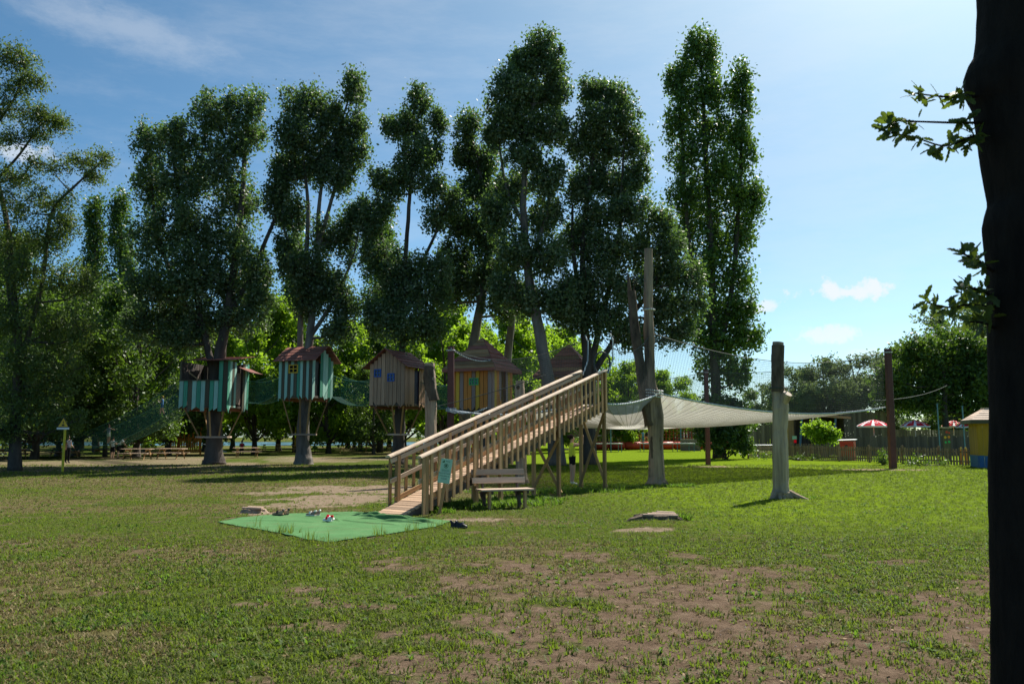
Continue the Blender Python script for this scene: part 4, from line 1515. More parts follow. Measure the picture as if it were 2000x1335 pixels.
def build_shoes():
    data = [((640, 1020), R(150), .22, 'white', 'umb_red', 'white child trainer with pink trim lying foremost on the green carpet'),
            ((646, 1018), R(75), .22, 'white', 'umb_red', 'white and pink child trainer standing behind its twin on the carpet'),
            ((543, 1009), R(170), .24, 'wood_pink', 'black', 'brown sandal at the back edge of the carpet, left one'),
            ((552, 1008), R(200), .24, 'wood_pink', 'black', 'brown sandal at the back edge of the carpet, right one'),
            ((607, 1010), R(160), .22, 'mauve_board', 'white', 'small dark shoe with white toe left of the pink trainers'),
            ((614, 1009), R(185), .22, 'mauve_board', 'white', 'small dark shoe nearest the pink trainers, behind them'),
            ((893, 1029), R(10), .23, 'black', 'ink', 'dark shoe lying in the grass right of the carpet, left one'),
            ((902, 1030), R(-30), .23, 'black', 'ink', 'dark shoe lying in the grass right of the carpet, right one')]
    for (px, py), rz, ln, up_, so, lab in data:
        c = gp(px, py)
        on = in_poly(np.array([c.x]), np.array([c.y]), [(p.x, p.y) for p in CARPET])[0]
        c.z = float(hills(np.array([c.x]), np.array([c.y]))[0]) + (.035 if on else .015)
        t = thing('shoe', lab, 'shoe', c, 0, 'shoes left by the ramp')
        mb, ms, P = shoe_mesh(c, rz, ln, up_, so, 0)
        obj('upper', mb, M[up_], t, smooth=True)
        obj('sole', ms, M[so] if up_ != 'white' else M['white'], t)
        st = MB()
        st.tube([P(.02, .17, .14), P(.03, .1, .31), P(.03, -.1, .31), P(.02, -.17, .14)], .022 * ln / .22, 5)
        st.tube([P(-.47, .1, .40), P(-.5, 0, .42), P(-.47, -.1, .40)], .022 * ln / .22, 5)
        obj('strap', st, M[so], t)


build_shoes()


# ------------------------------------------------------------------ logs, stumps, posts
def log_tube(t, nm, pts, d, mat, sides=14, jag=.05, seed=1, sub=5, flare=None):
    rd = random.Random(seed)
    P, Rr = [], []
    for q in pts:
        P.append(at(q[0], q[1], d + (q[3] if len(q) > 3 else 0)))
        Rr.append(q[2] * d / F)
    if pts[0][1] > 880:
        P[0].z = -.04
    P, Rr = smooth_line(P, Rr, sub)
    mb = MB()
    n0 = len(P)
    ph = [rd.uniform(0, 6.28) for _ in range(4)]
    # lobed section, stronger towards the foot
    base_v = []
    ref = Vector((.3, .95, 0))
    knots = [(rd.uniform(4, n0 - 2), rd.uniform(0, 6.28)) for _ in range(7)]
    for i, p in enumerate(P):
        tt = (P[min(i + 1, n0 - 1)] - P[max(i - 1, 0)]).normalized()
        a = tt.cross(ref).normalized()
        b = tt.cross(a).normalized()
        for k in range(sides):
            an = 2 * math.pi * k / sides
            lob = .05 + .22 * max(0, 1 - i / (n0 * .14)) if flare else .04
            kn = sum(.22 * math.exp(-((i - ki) / 1.6) ** 2 - ((an - ka + math.pi) % (2 * math.pi) - math.pi) ** 2 / .25) for ki, ka in knots)
            rr = Rr[i] * (1 + lob * math.sin(5 * an + ph[0]) * .8 + (lob + .05) * .7 * math.sin(3 * an + ph[1] + i * .22) + .05 * math.sin(i * .7 + ph[2]) + kn + rd.uniform(-jag, jag))
            base_v.append(p + a * math.cos(an) * rr + b * math.sin(an) * rr)
    fs = []
    for i in range(n0 - 1):
        for k in range(sides):
            k2 = (k + 1) % sides
            fs.append((i * sides + k, i * sides + k2, (i + 1) * sides + k2, (i + 1) * sides + k))
    mb.poly(base_v, fs, 0)
    mb.poly([base_v[(n0 - 1) * sides + k] for k in range(sides)], [tuple(range(sides))], 1)
    mb.poly([base_v[k] for k in range(sides)], [tuple(range(sides))[::-1]], 0)
    return obj(nm, mb, [mat, M['cut_wood']], t)


M['dead_patchy2'] = bark_mat('weathered grey trunk', (0.44, 0.345, 0.255), (0.12, 0.088, 0.064), 1.8, (2.4, 2.4, 0.16), 0.8)


def build_logs():
    # forked dead trunk
    b = gp(1284, 949)
    d = b.y
    t = thing('dead_tree', 'tall forked dead trunk, one stem much higher, holding the net', 'dead tree', b)
    log_tube(t, 'trunk', [(1285, 949, 24), (1284, 938, 18), (1283, 915, 14.5), (1281, 870, 14.5), (1279, 820, 15.5), (1275, 780, 15), (1271, 755, 11), (1269, 700, 9.5), (1268, 640, 9.5), (1266, 590, 9), (1266, 540, 8.5), (1266, 486, 7.5)],
             d, M['dead_patchy'], seed=2, flare=True)
    log_tube(t, 'side_stem', [(1272, 830, 13), (1262, 785, 12), (1254, 740, 10.5), (1246, 680, 9), (1238, 620, 8.5), (1233, 568, 7.5)], d - .05, M['dead_bark'], seed=3)
    mb = MB()
    mb.tube([at(1230, 575, d), at(1227, 545, d), at(1226, 530, d)], [.07, .05, .015], 7, jag=.2)
    mb.tube([at(1236, 575, d), at(1240, 540, d - .1), at(1230, 520, d - .1), at(1210, 528, d - .1)], [.012, .012, .01, .006], 4)
    mb.tube([at(1237, 570, d), at(1243, 550, d), at(1240, 530, d)], [.012, .01, .005], 4)
    obj('broken_tip', mb, M['dead_bark'], t)
    rd = random.Random(4)
    for k, (px, py, w, h) in enumerate(((1289, 905, 8, 34), (1276, 872, 6, 22), (1284, 795, 9, 18), (1290, 868, 6, 30))):
        mb = MB()
        c = at(px, py, d - .315)
        P = []
        for i in range(9):
            for j in range(4):
                P.append(c + Vector(((j / 3 - .5) * w * .017 * 1.6 * (1 - .4 * abs(i - 4) / 4), .05 * abs(j - 1.5) + rd.uniform(0, .03) + .08, (i / 8 - .5) * h * .0167 * 2)))
        fs = [(i * 4 + j, i * 4 + j + 1, i * 4 + j + 5, i * 4 + j + 4) for i in range(8) for j in range(3)]
        mb.poly(P, fs)
        o = obj('bark_flake', mb, M['dead_bark'], t)
        s = o.modifiers.new('thickness', 'SOLIDIFY')
        s.thickness = .04
    # cut log with a sawn side stub
    b = gp(1526, 973)
    d = b.y
    t = thing('cut_trunk', 'thick grey cut trunk with a sawn side stub, right of the forked one', 'dead tree', b)
    log_tube(t, 'trunk', [(1527, 973, 25), (1526, 965, 19), (1525, 950, 15.5), (1524, 900, 14.3), (1523, 840, 14), (1523, 790, 14.5), (1520, 770, 13), (1518, 748, 11), (1518, 710, 11.3), (1518, 690, 11), (1519, 668, 10.5)],
             d, M['dead_patchy2'], seed=6, flare=True)
    mb = MB()
    mb.tube([at(1519, 765, d - .03), at(1519, 700, d - .04), at(1519, 674, d - .03)], [.165, .165, .155], 12, jag=.09, rng=random.Random(5), cap=False)
    obj('bark_sleeve', mb, M['dead_bark'], t)
    mb = MB()
    c0, c1 = at(1528, 785, d - .05), at(1538, 768, d - .2)
    mb.tube([c0, c1], [.14, .125], 12, cap=False, jag=.03)
    obj('side_stub', mb, M['dead_wood'], t)
    mb = MB()
    c2 = c1 + (c1 - c0).normalized() * .005
    mb.tube([c1, c2], [.123, .12], 12)
    obj('sawn_face', mb, M['cut_wood'], t)
    mb = MB()
    for a, ln in ((-2.6, .45), (-.5, .7), (-1.5, .3), (-2.0, .35)):
        e = b + Vector((math.cos(a) * ln, math.sin(a) * ln, -.02))
        mb.tube([b + Vector((math.cos(a) * .2, math.sin(a) * .2, .16)), b + Vector((math.cos(a) * ln * .65, math.sin(a) * ln * .65, .05)), e], [.09, .06, .025], 7)
    obj('root', mb, M['dead_wood'], t)
    # two cut logs behind the ramp
    for (px, py, pts, lab, seed) in ((842, 948, [(842, 948, 15), (842, 935, 12), (841, 880, 11.5), (841, 820, 11), (840, 775, 10.5), (841, 755, 11.5), (840, 730, 10.5), (840, 709, 10)], 'cut trunk with flaking bark top standing left behind the ramp', 8),
                                     (1017, 944, [(1018, 944, 15), (1018, 930, 11), (1017, 880, 10), (1016, 820, 9.5), (1016, 770, 9), (1016, 743, 8.5)], 'short cut trunk with a knot half hidden behind the ramp middle', 9)):
        b = gp(px, py)
        t = thing('cut_trunk', lab, 'dead tree', b)
        log_tube(t, 'trunk', pts, b.y, M['dead_wood'], seed=seed, flare=True)
        if seed == 8:
            mb = MB()
            mb.tube([at(845, 782, b.y - .03), at(842, 760, b.y - .03), at(838, 735, b.y - .03), at(839, 715, b.y - .02)], [.21, .2, .19, .185], 11, jag=.12, rng=random.Random(9), cap=False)
            obj('bark_sleeve', mb, M['dead_bark'], t)
        else:
            mb = MB()
            c = at(1012, 756, b.y - .14)
            mb.lathe((0, 0, 0), [(.001, .03), (.05, .025), (.07, .0)], 10)
            mb.v = [tuple(c + Vector((v[0], -v[2], v[1]))) for v in mb.v]
            obj('knot', mb, M['dead_bark'], t)
    # ground level stumps
    for px, py, w, lab, seed in ((1285, 1020, .40, 'low weathered stump on a mound of earth in the lawn', 12), (494, 1001, .26, 'small pale stump at the left end of the carpet', 13)):
        b = gp(px, py)
        b.z = float(hills(np.array([b.x]), np.array([b.y]))[0])
        rd = random.Random(seed)
        t = thing('tree_stump', lab, 'stump', b)
        mb = MB()
        P = []
        S = 22
        prof = [(1.5, -.06), (1.12, .0), (.98, .05), (.93, .10), (.80, .115), (.45, .11), (.02, .105)]
        for r, z in prof:
            for k in range(S):
                an = 2 * math.pi * k / S
                lob = 1 + .13 * math.sin(3 * an + seed) + .08 * math.sin(7 * an) + rd.uniform(-.04, .04)
                P.append(b + Vector((math.cos(an) * w * r * lob, math.sin(an) * w * .62 * r * lob, (z + rd.uniform(-.012, .012)) * (1 if seed == 12 else .7))))
        fs = [(i * S + k, i * S + (k + 1) % S, (i + 1) * S + (k + 1) % S, (i + 1) * S + k) for i in range(len(prof) - 1) for k in range(S)]
        mb.poly(P, fs)
        obj('stump', mb, M['dead_bark'] if seed == 12 else M['dead_wood'], t)
        for k in range(4 if seed == 12 else 2):
            y = -.17 + .11 * k
            plank('split_slab', b + Vector((-w * .75 + .1 * k, y * w / .52, .115 + .012 * k)), b + Vector((w * .85, (y + rd.uniform(-.06, .06)) * w / .52, .10 + .01 * k)), .07, .035, M['wood_bench'], t)
        if seed == 12:
            for a, sc_ in ((3.5, .72), (-.5, .55)):
                mb = MB()
                mb.tube([b + Vector((math.cos(a) * .3, math.sin(a) * .22, .06)), b + Vector((math.cos(a) * .8 * sc_, math.sin(a) * .6 * sc_, .02)), b + Vector((math.cos(a) * sc_, math.sin(a) * .8 * sc_, -.05))], [.08, .05, .02], 6, jag=.1)
                obj('root', mb, M['dead_bark'], t)


build_logs()

PA, PB, PC = gp(880, 928), gp(1383, 908), gp(1744, 915)


def build_posts():
    for p, px, topy, w, lab in ((PA, 879, 677, .29, 'red-brown square post with rope left of the orange treehouse'), (PB, 1379, 722, .25, 'red-brown post under the net before the lombardy poplar'),
                                (PC, 1736, 682, .31, 'thick red-brown post at the right end of the net')):
        t = thing('net_post', lab, 'post', p, 0, 'posts carrying the play net')
        top = at(px, topy, p.y)
        top.x = p.x + (top.x - p.x) * .5
        mb = MB()
        c = w / 2
        k = .18
        ring = [(-c + k * c, -c), (c - k * c, -c), (c, -c + k * c), (c, c - k * c), (c - k * c, c), (-c + k * c, c), (-c, c - k * c), (-c, -c + k * c)]
        P = [Vector((p.x + x, p.y + y, -.05)) for x, y in ring] + [Vector((top.x + x * .9, top.y + y * .9, top.z)) for x, y in ring]
        mb.poly(P, [(i, (i + 1) % 8, (i + 1) % 8 + 8, i + 8) for i in range(8)] + [tuple(range(8))[::-1], tuple(range(8, 16))])
        obj('shaft', mb, M['steel_red'], t)
        mb = MB()
        for zz in (.30, .34) if w > .26 else (.30,):
            mb.tube([(top.x + math.cos(a) * c * 1.25, top.y + math.sin(a) * c * 1.25, top.z - zz * .5) for a in [2 * math.pi * i / 12 for i in range(13)]], .02, 5, cap=False)
        obj('rope_wrap', mb, M['rope'], t)
        obj('cap', MB().box((top.x, top.y, top.z + .012), (w * .8, w * .8, .02)), M['dead_bark'], t)


def rope_mat():
    m, nt, b = new_mat('twisted rope')
    N, L = nt.nodes.new, nt.links.new
    f = tex(nt, 9, 2, .5, (1, 1, 1), 'World', rand=False)
    w = N('ShaderNodeTexWave')
    w.inputs['Scale'].default_value = 5.0
    w.inputs['Distortion'].default_value = 1.0
    ge = N('ShaderNodeNewGeometry')
    L(ge.outputs['Position'], w.inputs['Vector'])
    r = ramp_node(nt, [(.3, (.16, .22, .26)), (.5, (.62, .64, .62)), (.8, (.75, .75, .72))])
    L(w.outputs['Fac'], r.inputs[0])
    L(r.outputs[0], b.inputs['Base Color'])
    b.inputs['Roughness'].default_value = .8
    bump(nt, b, w.outputs['Fac'], .6, .02)
    return m


M['rope'] = rope_mat()
build_posts()

# ------------------------------------------------------------------ the suspended net
m, nt, b = new_mat('net cord')
b.inputs['Base Color'].default_value = (.045, .055, .05, 1)
b.inputs['Roughness'].default_value = .8
M['cord'] = m
m, nt, b = new_mat('green cord')
b.inputs['Base Color'].default_value = (.02, .13, .095, 1)
b.inputs['Roughness'].default_value = .7
M['cord_green'] = m
M['cord_pale'] = paint_mat('pale cord', (.40, .38, .33), .9, .2, 3, 'World', .05)
m, nt, b = new_mat('woven net sheet')
b.inputs['Base Color'].default_value = (.58, .55, .50, 1)
b.inputs['Roughness'].default_value = .9
tl = nt.nodes.new('ShaderNodeBsdfTranslucent')
tl.inputs['Color'].default_value = (.58, .55, .48, 1)
tp = nt.nodes.new('ShaderNodeBsdfTransparent')
m1 = nt.nodes.new('ShaderNodeMixShader')
m2 = nt.nodes.new('ShaderNodeMixShader')
m1.inputs[0].default_value = .62
m2.inputs[0].default_value = .24
nt.links.new(b.outputs[0], m1.inputs[1])
nt.links.new(tl.outputs[0], m1.inputs[2])
nt.links.new(m1.outputs[0], m2.inputs[1])
nt.links.new(tp.outputs[0], m2.inputs[2])
nt.links.new(m2.outputs[0], nt.nodes['Material Output'].inputs['Surface'])
bump(nt, b, tex(nt, 14, 3, .5, coord='World', rand=False), .3, .02)
M['sheet'] = m


def net_panel(mb, bot, top, step_u, rows, r, seg=1, m=0):
    """grid of cords between two polylines (functions of 0..1)"""
    L_ = sum((Vector(bot(k / 20)) - Vector(bot((k + 1) / 20))).length for k in range(20))
    nu = max(2, int(L_ / step_u))
    for j in range(rows + 1):
        v = j / rows
        pts = [Vector(bot(k / 24)).lerp(Vector(top(k / 24)), v) for k in range(25)]
        mb.tube(pts, r, 3, m, cap=False)
    for i in range(nu + 1):
        u = i / nu
        a, c = Vector(bot(u)), Vector(top(u))
        mb.tube([a, c], r, 3, m, cap=False)


def sagline(a, b, sag, side=(0, 0, 0)):
    a, b, side = Vector(a), Vector(b), Vector(side)
    return lambda u: a.lerp(b, u) + Vector((0, 0, -4 * sag * u * (1 - u))) + side * (4 * u * (1 - u))


NETP = []


def build_net():
    K = at(1287, 768, gp(1284, 949).y - .1)
    Kt = at(1272, 650, gp(1284, 949).y)
    Rn, Rf = rp(9.1, -.05, -.02), rp(9.1, RW + .05, -.02)
    Cb, Ct = at(1743, 795, PC.y), at(1733, 688, PC.y)
    Bb, Bt = Vector((PB.x, PB.y, 3.1)), at(1379, 726, PB.y)
    Ab, At = at(880, 800, PA.y), at(879, 681, PA.y)
    Cb.x, Ct.x = PC.x - .22, PC.x - .2
    t = thing('play_net', 'large suspended trampoline net with sagging pale floor and netted sides', 'net', (6.5, 32, 0))
    edges = [(Rn, K, .12), (K, Cb, .48), (Cb, Bb, .35), (Bb, Ab, .5), (Ab, Rf, .25), (Rf, Rn, .0)]
    ring = []
    for a, c, s in edges:
        f = sagline(a, c, s)
        n = max(2, int((c - a).length / .5))
        ring += [f(k / n) for k in range(n)]
    ctr = Vector((4.1, 28.3, 1.86))
    P, fs = [], []
    NR, n = 14, len(ring)
    for j in range(1, NR + 1):
        r = j / NR
        for p in ring:
            q = ctr.lerp(p, r)
            q.z = ctr.z + (p.z - ctr.z) * r ** 1.55
            q.z += .02 * math.sin(q.x * 3.1) * math.sin(q.y * 2.3) * (1 - r)
            P.append(q)
    P.append(ctr)
    for j in range(NR - 1):
        for k in range(n):
            k2 = (k + 1) % n
            fs.append((j * n + k, j * n + k2, (j + 1) * n + k2, (j + 1) * n + k))
    fs += [(k, len(P) - 1, (k + 1) % n) for k in range(n)]
    NETP.extend(P)
    mb = MB()
    mb.poly(P, fs)
    obj('net_floor', mb, M['sheet'], t, smooth=True)
    mb = MB()
    for k in range(0, n):
        mb.tube([P[j * n + k] - Vector((0, 0, .012)) for j in range(2, NR)], .007, 3, cap=False)
    for j in range(NR * 3):
        q = 3 + j * (NR - 4.01) / (NR * 3)
        j0, f_ = int(q), q - int(q)
        mb.tube([P[j0 * n + k % n].lerp(P[(j0 + 1) * n + k % n], f_) - Vector((0, 0, .012)) for k in range(n + 1)], .007, 3, cap=False)
    obj('net_cords', mb, M['cord_pale'], t)
    for a, c, s in edges[:5]:
        f = sagline(a, c, s)
        mb = MB()
        mb.tube([f(k / 26) for k in range(27)], .032, 6, cap=True)
        obj('border_rope', mb, M['rope'], t, smooth=True)
    # netted sides
    sides = [((K, Cb, .48), (Kt, Ct, .75)), ((Cb, Bb, .35), (Ct, Bt, .4)), ((Bb, Ab, .5), (Bt, At, .9)), ((Ab, Rf, .25), (At, rp(9.0, RW + .1, 1.9), .5)),
             ((Rn, K, .12), (rp(9.05, -.05, 1.9), Kt, .5))]
    for (lo, hi) in sides:
        mb = MB()
        u0, u1 = (0, .72) if lo[1] is Ab else ((.42, 1) if lo[0] is Ab else (0, 1))
        fl, fh = sagline(*lo), sagline(*hi)
        net_panel(mb, lambda u: fl(u0 + (u1 - u0) * u), lambda u: fh(u0 + (u1 - u0) * u), .10, 28, .0046)
        obj('side_net', mb, M['cord'], t)
        mb = MB()
        f = sagline(*hi)
        mb.tube([f(k / 26) for k in range(27)], .014, 5)
        obj('top_rope', mb, M['cord'], t)
    # knotted cords round the forked trunk, the cut trunk and the ramp's top
    d0 = gp(1284, 949)
    mb = MB()
    for z, r in ((K.z, .33), (K.z + .09, .34), (K.z - .1, .34)):
        mb.tube([(d0.x - .1 + math.cos(a) * r, d0.y + math.sin(a) * r, z + .03 * math.sin(2 * a)) for a in [2 * math.pi * i / 16 for i in range(17)]], .022, 6, cap=False)
    z = at(1268, 605, d0.y).z
    c = at(1267, 605, d0.y)
    mb.tube([(c.x + math.cos(a) * .19, c.y + math.sin(a) * .19, z) for a in [2 * math.pi * i / 14 for i in range(15)]], .03, 6, cap=False)
    obj('lashing', mb, M['rope'], t)
    mb = MB()
    c = at(1519, 758, gp(1526, 973).y)
    mb.tube([(c.x + math.cos(a) * .235, c.y + math.sin(a) * .235, c.z) for a in [2 * math.pi * i / 14 for i in range(15)]], .016, 5, cap=False)
    obj('lashing', mb, M['cord'], t)
    mb = MB()
    for w, s in ((-.05, 1), (RW + .05, 1)):
        p = rp(9.0, w, 1.0)
        mb.tube([p, p + Vector((.12, .1, -.08)), p + Vector((.28, .2, .35)), p + Vector((.30, .25, .95)), p + Vector((.22, .3, 1.15))], .022, 6)
    obj('gate_rope', mb, M['rope'], t)
    mb = MB()
    c = rp(9.35, .2, 1.15)
    mb.tube([c + Vector((math.cos(a) * .24, .05 * math.sin(a), math.sin(a) * .36)) for a in [2 * math.pi * i / 18 for i in range(19)]], .03, 6, cap=False)
    obj('entry_ring', mb, M['cord'], t)
    # chains from the left post to the orange treehouse and the cut trunk
    for nm, lab, a, c, s, r in (('slack_rope', 'white slack rope running from red-brown post towards pointed roof', At + Vector((.05, -.15, .0)), at(962, 702, 41.0), .25, .026),
                                ('guy_wire', 'thin steel wire tied round flaking cut trunk going right', at(850, 794, gp(842, 948).y - .2), rp(6.9, RW, 1.35), .05, .012),
                                ('guy_wire', 'thin wire passing the thick right post towards the trees', at(1700, 782, PC.y - .1), at(1850, 752, 70), .3, .016),
                                ('guy_wire', 'dark cable slanting down beside the bending poplar trunk', at(1000, 662, 44), at(1062, 704, 43), .05, .016),
                                ):
        f = sagline(a, c, s)
        mb = MB()
        mb.tube([f(k / 20) for k in range(21)], r, 6)
        tag(obj(nm, mb, M['rope'] if r > .02 else M['cord'], origin=a, smooth=True), lab, 'rope' if 'rope' in nm else 'wire')
    # bundle of rope ends at the left post
    mb = MB()
    rd = random.Random(3)
    for k in range(4):
        f = sagline(Ab + Vector((-.1, -.17, .06 * k - .08)), Ab.lerp(Rf, .35) + Vector((0, 0, .02 * k)), .12 + .04 * k)
        mb.tube([f(i / 16) + Vector((0, 0, .02 * math.sin(i * 1.7 + k))) for i in range(17)], .013, 5)
    for k in range(3):
        mb.tube([(PA.x + math.cos(a) * .22, PA.y + math.sin(a) * .22, Ab.z + .05 * k - .05) for a in [2 * math.pi * i / 12 for i in range(13)]], .018, 5, cap=False)
    tag(obj('rope_bundle', mb, M['rope'], origin=Ab), 'bundle of knotted white ropes tied low round the left post', 'rope')


build_net()


# ------------------------------------------------------------------ treehouses
m, nt, b = new_mat('dark window pane')
b.inputs['Base Color'].default_value = (.01, .012, .014, 1)
b.inputs['Roughness'].default_value = .08
M['pane'] = m


class House:
    def __init__(self, label, ctr_px, floor_py, d, W, D, H, yaw, group='treehouses in the poplars'):
        f = at(ctr_px, floor_py, d)
        self.o, self.W, self.D, self.H = f, W, D, H
        self.q = Matrix.Rotation(yaw, 3, 'Z')
        self.t = thing('treehouse', label, 'treehouse', f, yaw, group)

    def p(self, x, y, z):
        return self.o + self.q @ Vector((x, y, z))

    def dirn(self, x, y, z):
        return self.q @ Vector((x, y, z))

    def wall(self, side, mats, z0=-.15, ztop=None, pw=.27, gap=None, skip=(), jag=.12, half=None, seed=0):
        rd = random.Random(seed)
        W, D, H = self.W, self.D, self.H
        ln = W if side in ('front', 'back') else D
        n = max(3, round(ln / pw))
        w = ln / n
        for k in range(n):
            u = -ln / 2 + w * (k + .5)
            if any(a <= u <= c for a, c in skip):
                continue
            x, y, nrm = {'front': (u, -D / 2, (0, -1, 0)), 'back': (u, D / 2, (0, 1, 0)), 'right': (W / 2 + .0, u, (1, 0, 0)), 'left': (-W / 2, u, (-1, 0, 0))}[side]
            top = ztop(u) if ztop else H
            if half and half[0] <= u <= half[1]:
                top = half[2]
            b_ = z0 - rd.uniform(0, 1) * jag
            off = rd.uniform(0, .012)
            x, y = x + nrm[0] * off, y + nrm[1] * off
            plank('wall_plank', self.p(x, y, b_), self.p(x, y, top), w - .022 - rd.uniform(0, .012), .03, M[mats[k % len(mats)] if not callable(mats) else mats(k)], self.t, up=self.dirn(*nrm), key=rd.choice(('slant', 'slant2', 'box')))

    def window(self, side, u, z, w, h, mat, nx=2, ny=2):
        W, D = self.W, self.D
        def P(a, c, o):
            return self.p(a, -D / 2 - o, c) if side == 'front' else self.p(W / 2 + o, a, c)
        mb = MB()
        f = min(w, h) * .12
        for a0, a1, c0, c1 in ((-w / 2, w / 2, h / 2 - f, h / 2), (-w / 2, w / 2, -h / 2, -h / 2 + f), (-w / 2, -w / 2 + f, -h / 2 + f, h / 2 - f), (w / 2 - f, w / 2, -h / 2 + f, h / 2 - f)):
            mb.slab([P(u + a0, z + c0, .07), P(u + a1, z + c0, .07), P(u + a1, z + c1, .07), P(u + a0, z + c1, .07)], .045)
        fr = obj('window', mb, M[mat], self.t)
        mb = MB()
        for i in range(1, nx):
            a = -w / 2 + w * i / nx
            mb.slab([P(u + a - f * .4, z - h / 2 + f, .064), P(u + a + f * .4, z - h / 2 + f, .064), P(u + a + f * .4, z + h / 2 - f, .064), P(u + a - f * .4, z + h / 2 - f, .064)], .03)
        for i in range(1, ny):
            c = -h / 2 + h * i / ny
            mb.slab([P(u - w / 2 + f, z + c - f * .4, .061), P(u + w / 2 - f, z + c - f * .4, .061), P(u + w / 2 - f, z + c + f * .4, .061), P(u - w / 2 + f, z + c + f * .4, .061)], .025)
        obj('glazing_bar', mb, M[mat], fr)
        mb = MB()
        mb.slab([P(u - w / 2 + f, z - h / 2 + f, .032), P(u + w / 2 - f, z - h / 2 + f, .032), P(u + w / 2 - f, z + h / 2 - f, .032), P(u - w / 2 + f, z + h / 2 - f, .032)], .006)
        obj('pane', mb, M['pane'], fr)

    def slope(self, a, b, c, e, n, mats, thick=.03, board=None):
        """roof plane: a-b eave edge, e-c ridge edge, n overlapping courses"""
        a, b, c, e = [Vector(x) for x in (a, b, c, e)]
        nr = (b - a).cross(e - a).normalized()
        if nr.z < 0:
            nr = -nr
        rd = random.Random(int(abs(a.x * 100)))
        for k in range(n):
            v0, v1 = max(0, k / n - .015), min(1, (k + 1.12) / n)
            q = [a.lerp(e, v0), b.lerp(c, v0), b.lerp(c, v1), a.lerp(e, v1)]
            lift = nr * (.012 * (1 + .0) + rd.uniform(0, .008))
            q[0], q[1] = q[0] + lift * 2.6, q[1] + lift * 2.6
            q[2], q[3] = q[2] + lift * .6, q[3] + lift * .6
            mb = MB()
            if (q[1] - q[0]).cross(q[3] - q[0]).dot(nr) < 0:
                q = q[::-1]
            mb.slab(q, thick)
            obj('roof_course', mb, M[mats[k % len(mats)]], self.t)

    def floor(self):
        obj('floor_deck', MB().poly(*box_pts(self, -self.W / 2 + .03, self.W / 2 - .03, -self.D / 2 + .03, self.D / 2 - .03, -.12, 0)), M['wood_dark'], self.t)
        for x in (-self.W * .33, self.W * .33):
            plank('floor_beam', self.p(x, -self.D / 2 + .05, -.21), self.p(x, self.D / 2 - .05, -.21), .1, .16, M['shingle'], self.t)

    def braces(self, trunk_px, ring_py, d, r):
        c = at(trunk_px, ring_py, d)
        W, D = self.W, self.D
        for sx, sy in ((-1, -1), (.25, -1), (1, -1), (1, 1), (-1, 1)):
            v = self.dirn(sx, sy, 0)
            v.normalize()
            plank('brace', c + v * r * 1.02, self.p(sx * W * .42, sy * D * .42, -.14), .09, .06, M['wood_post'], self.t, up=(0, 0, 1))
        for k in range(4):
            a = k * math.pi / 2 + .2
            n = Vector((math.cos(a), math.sin(a), 0))
            s = Vector((-n.y, n.x, 0))
            cc = c + n * (r + .02)
            ext = r * 1.15 if k % 2 == 0 else r * .98
            plank('collar', cc - s * ext, cc + s * ext, .05, .10, M['wood_bench'], self.t)


def box_pts(h, x0, x1, y0, y1, z0, z1):
    P = [h.p(x, y, z) for z in (z0, z1) for y in (y0, y1) for x in (x0, x1)]
    return P, [(0, 2, 3, 1), (4, 5, 7, 6), (0, 1, 5, 4), (2, 6, 7, 3), (0, 4, 6, 2), (1, 3, 7, 5)]


def gable(x, half, H, rise):
    return H + rise * (1 - abs(x) / half)


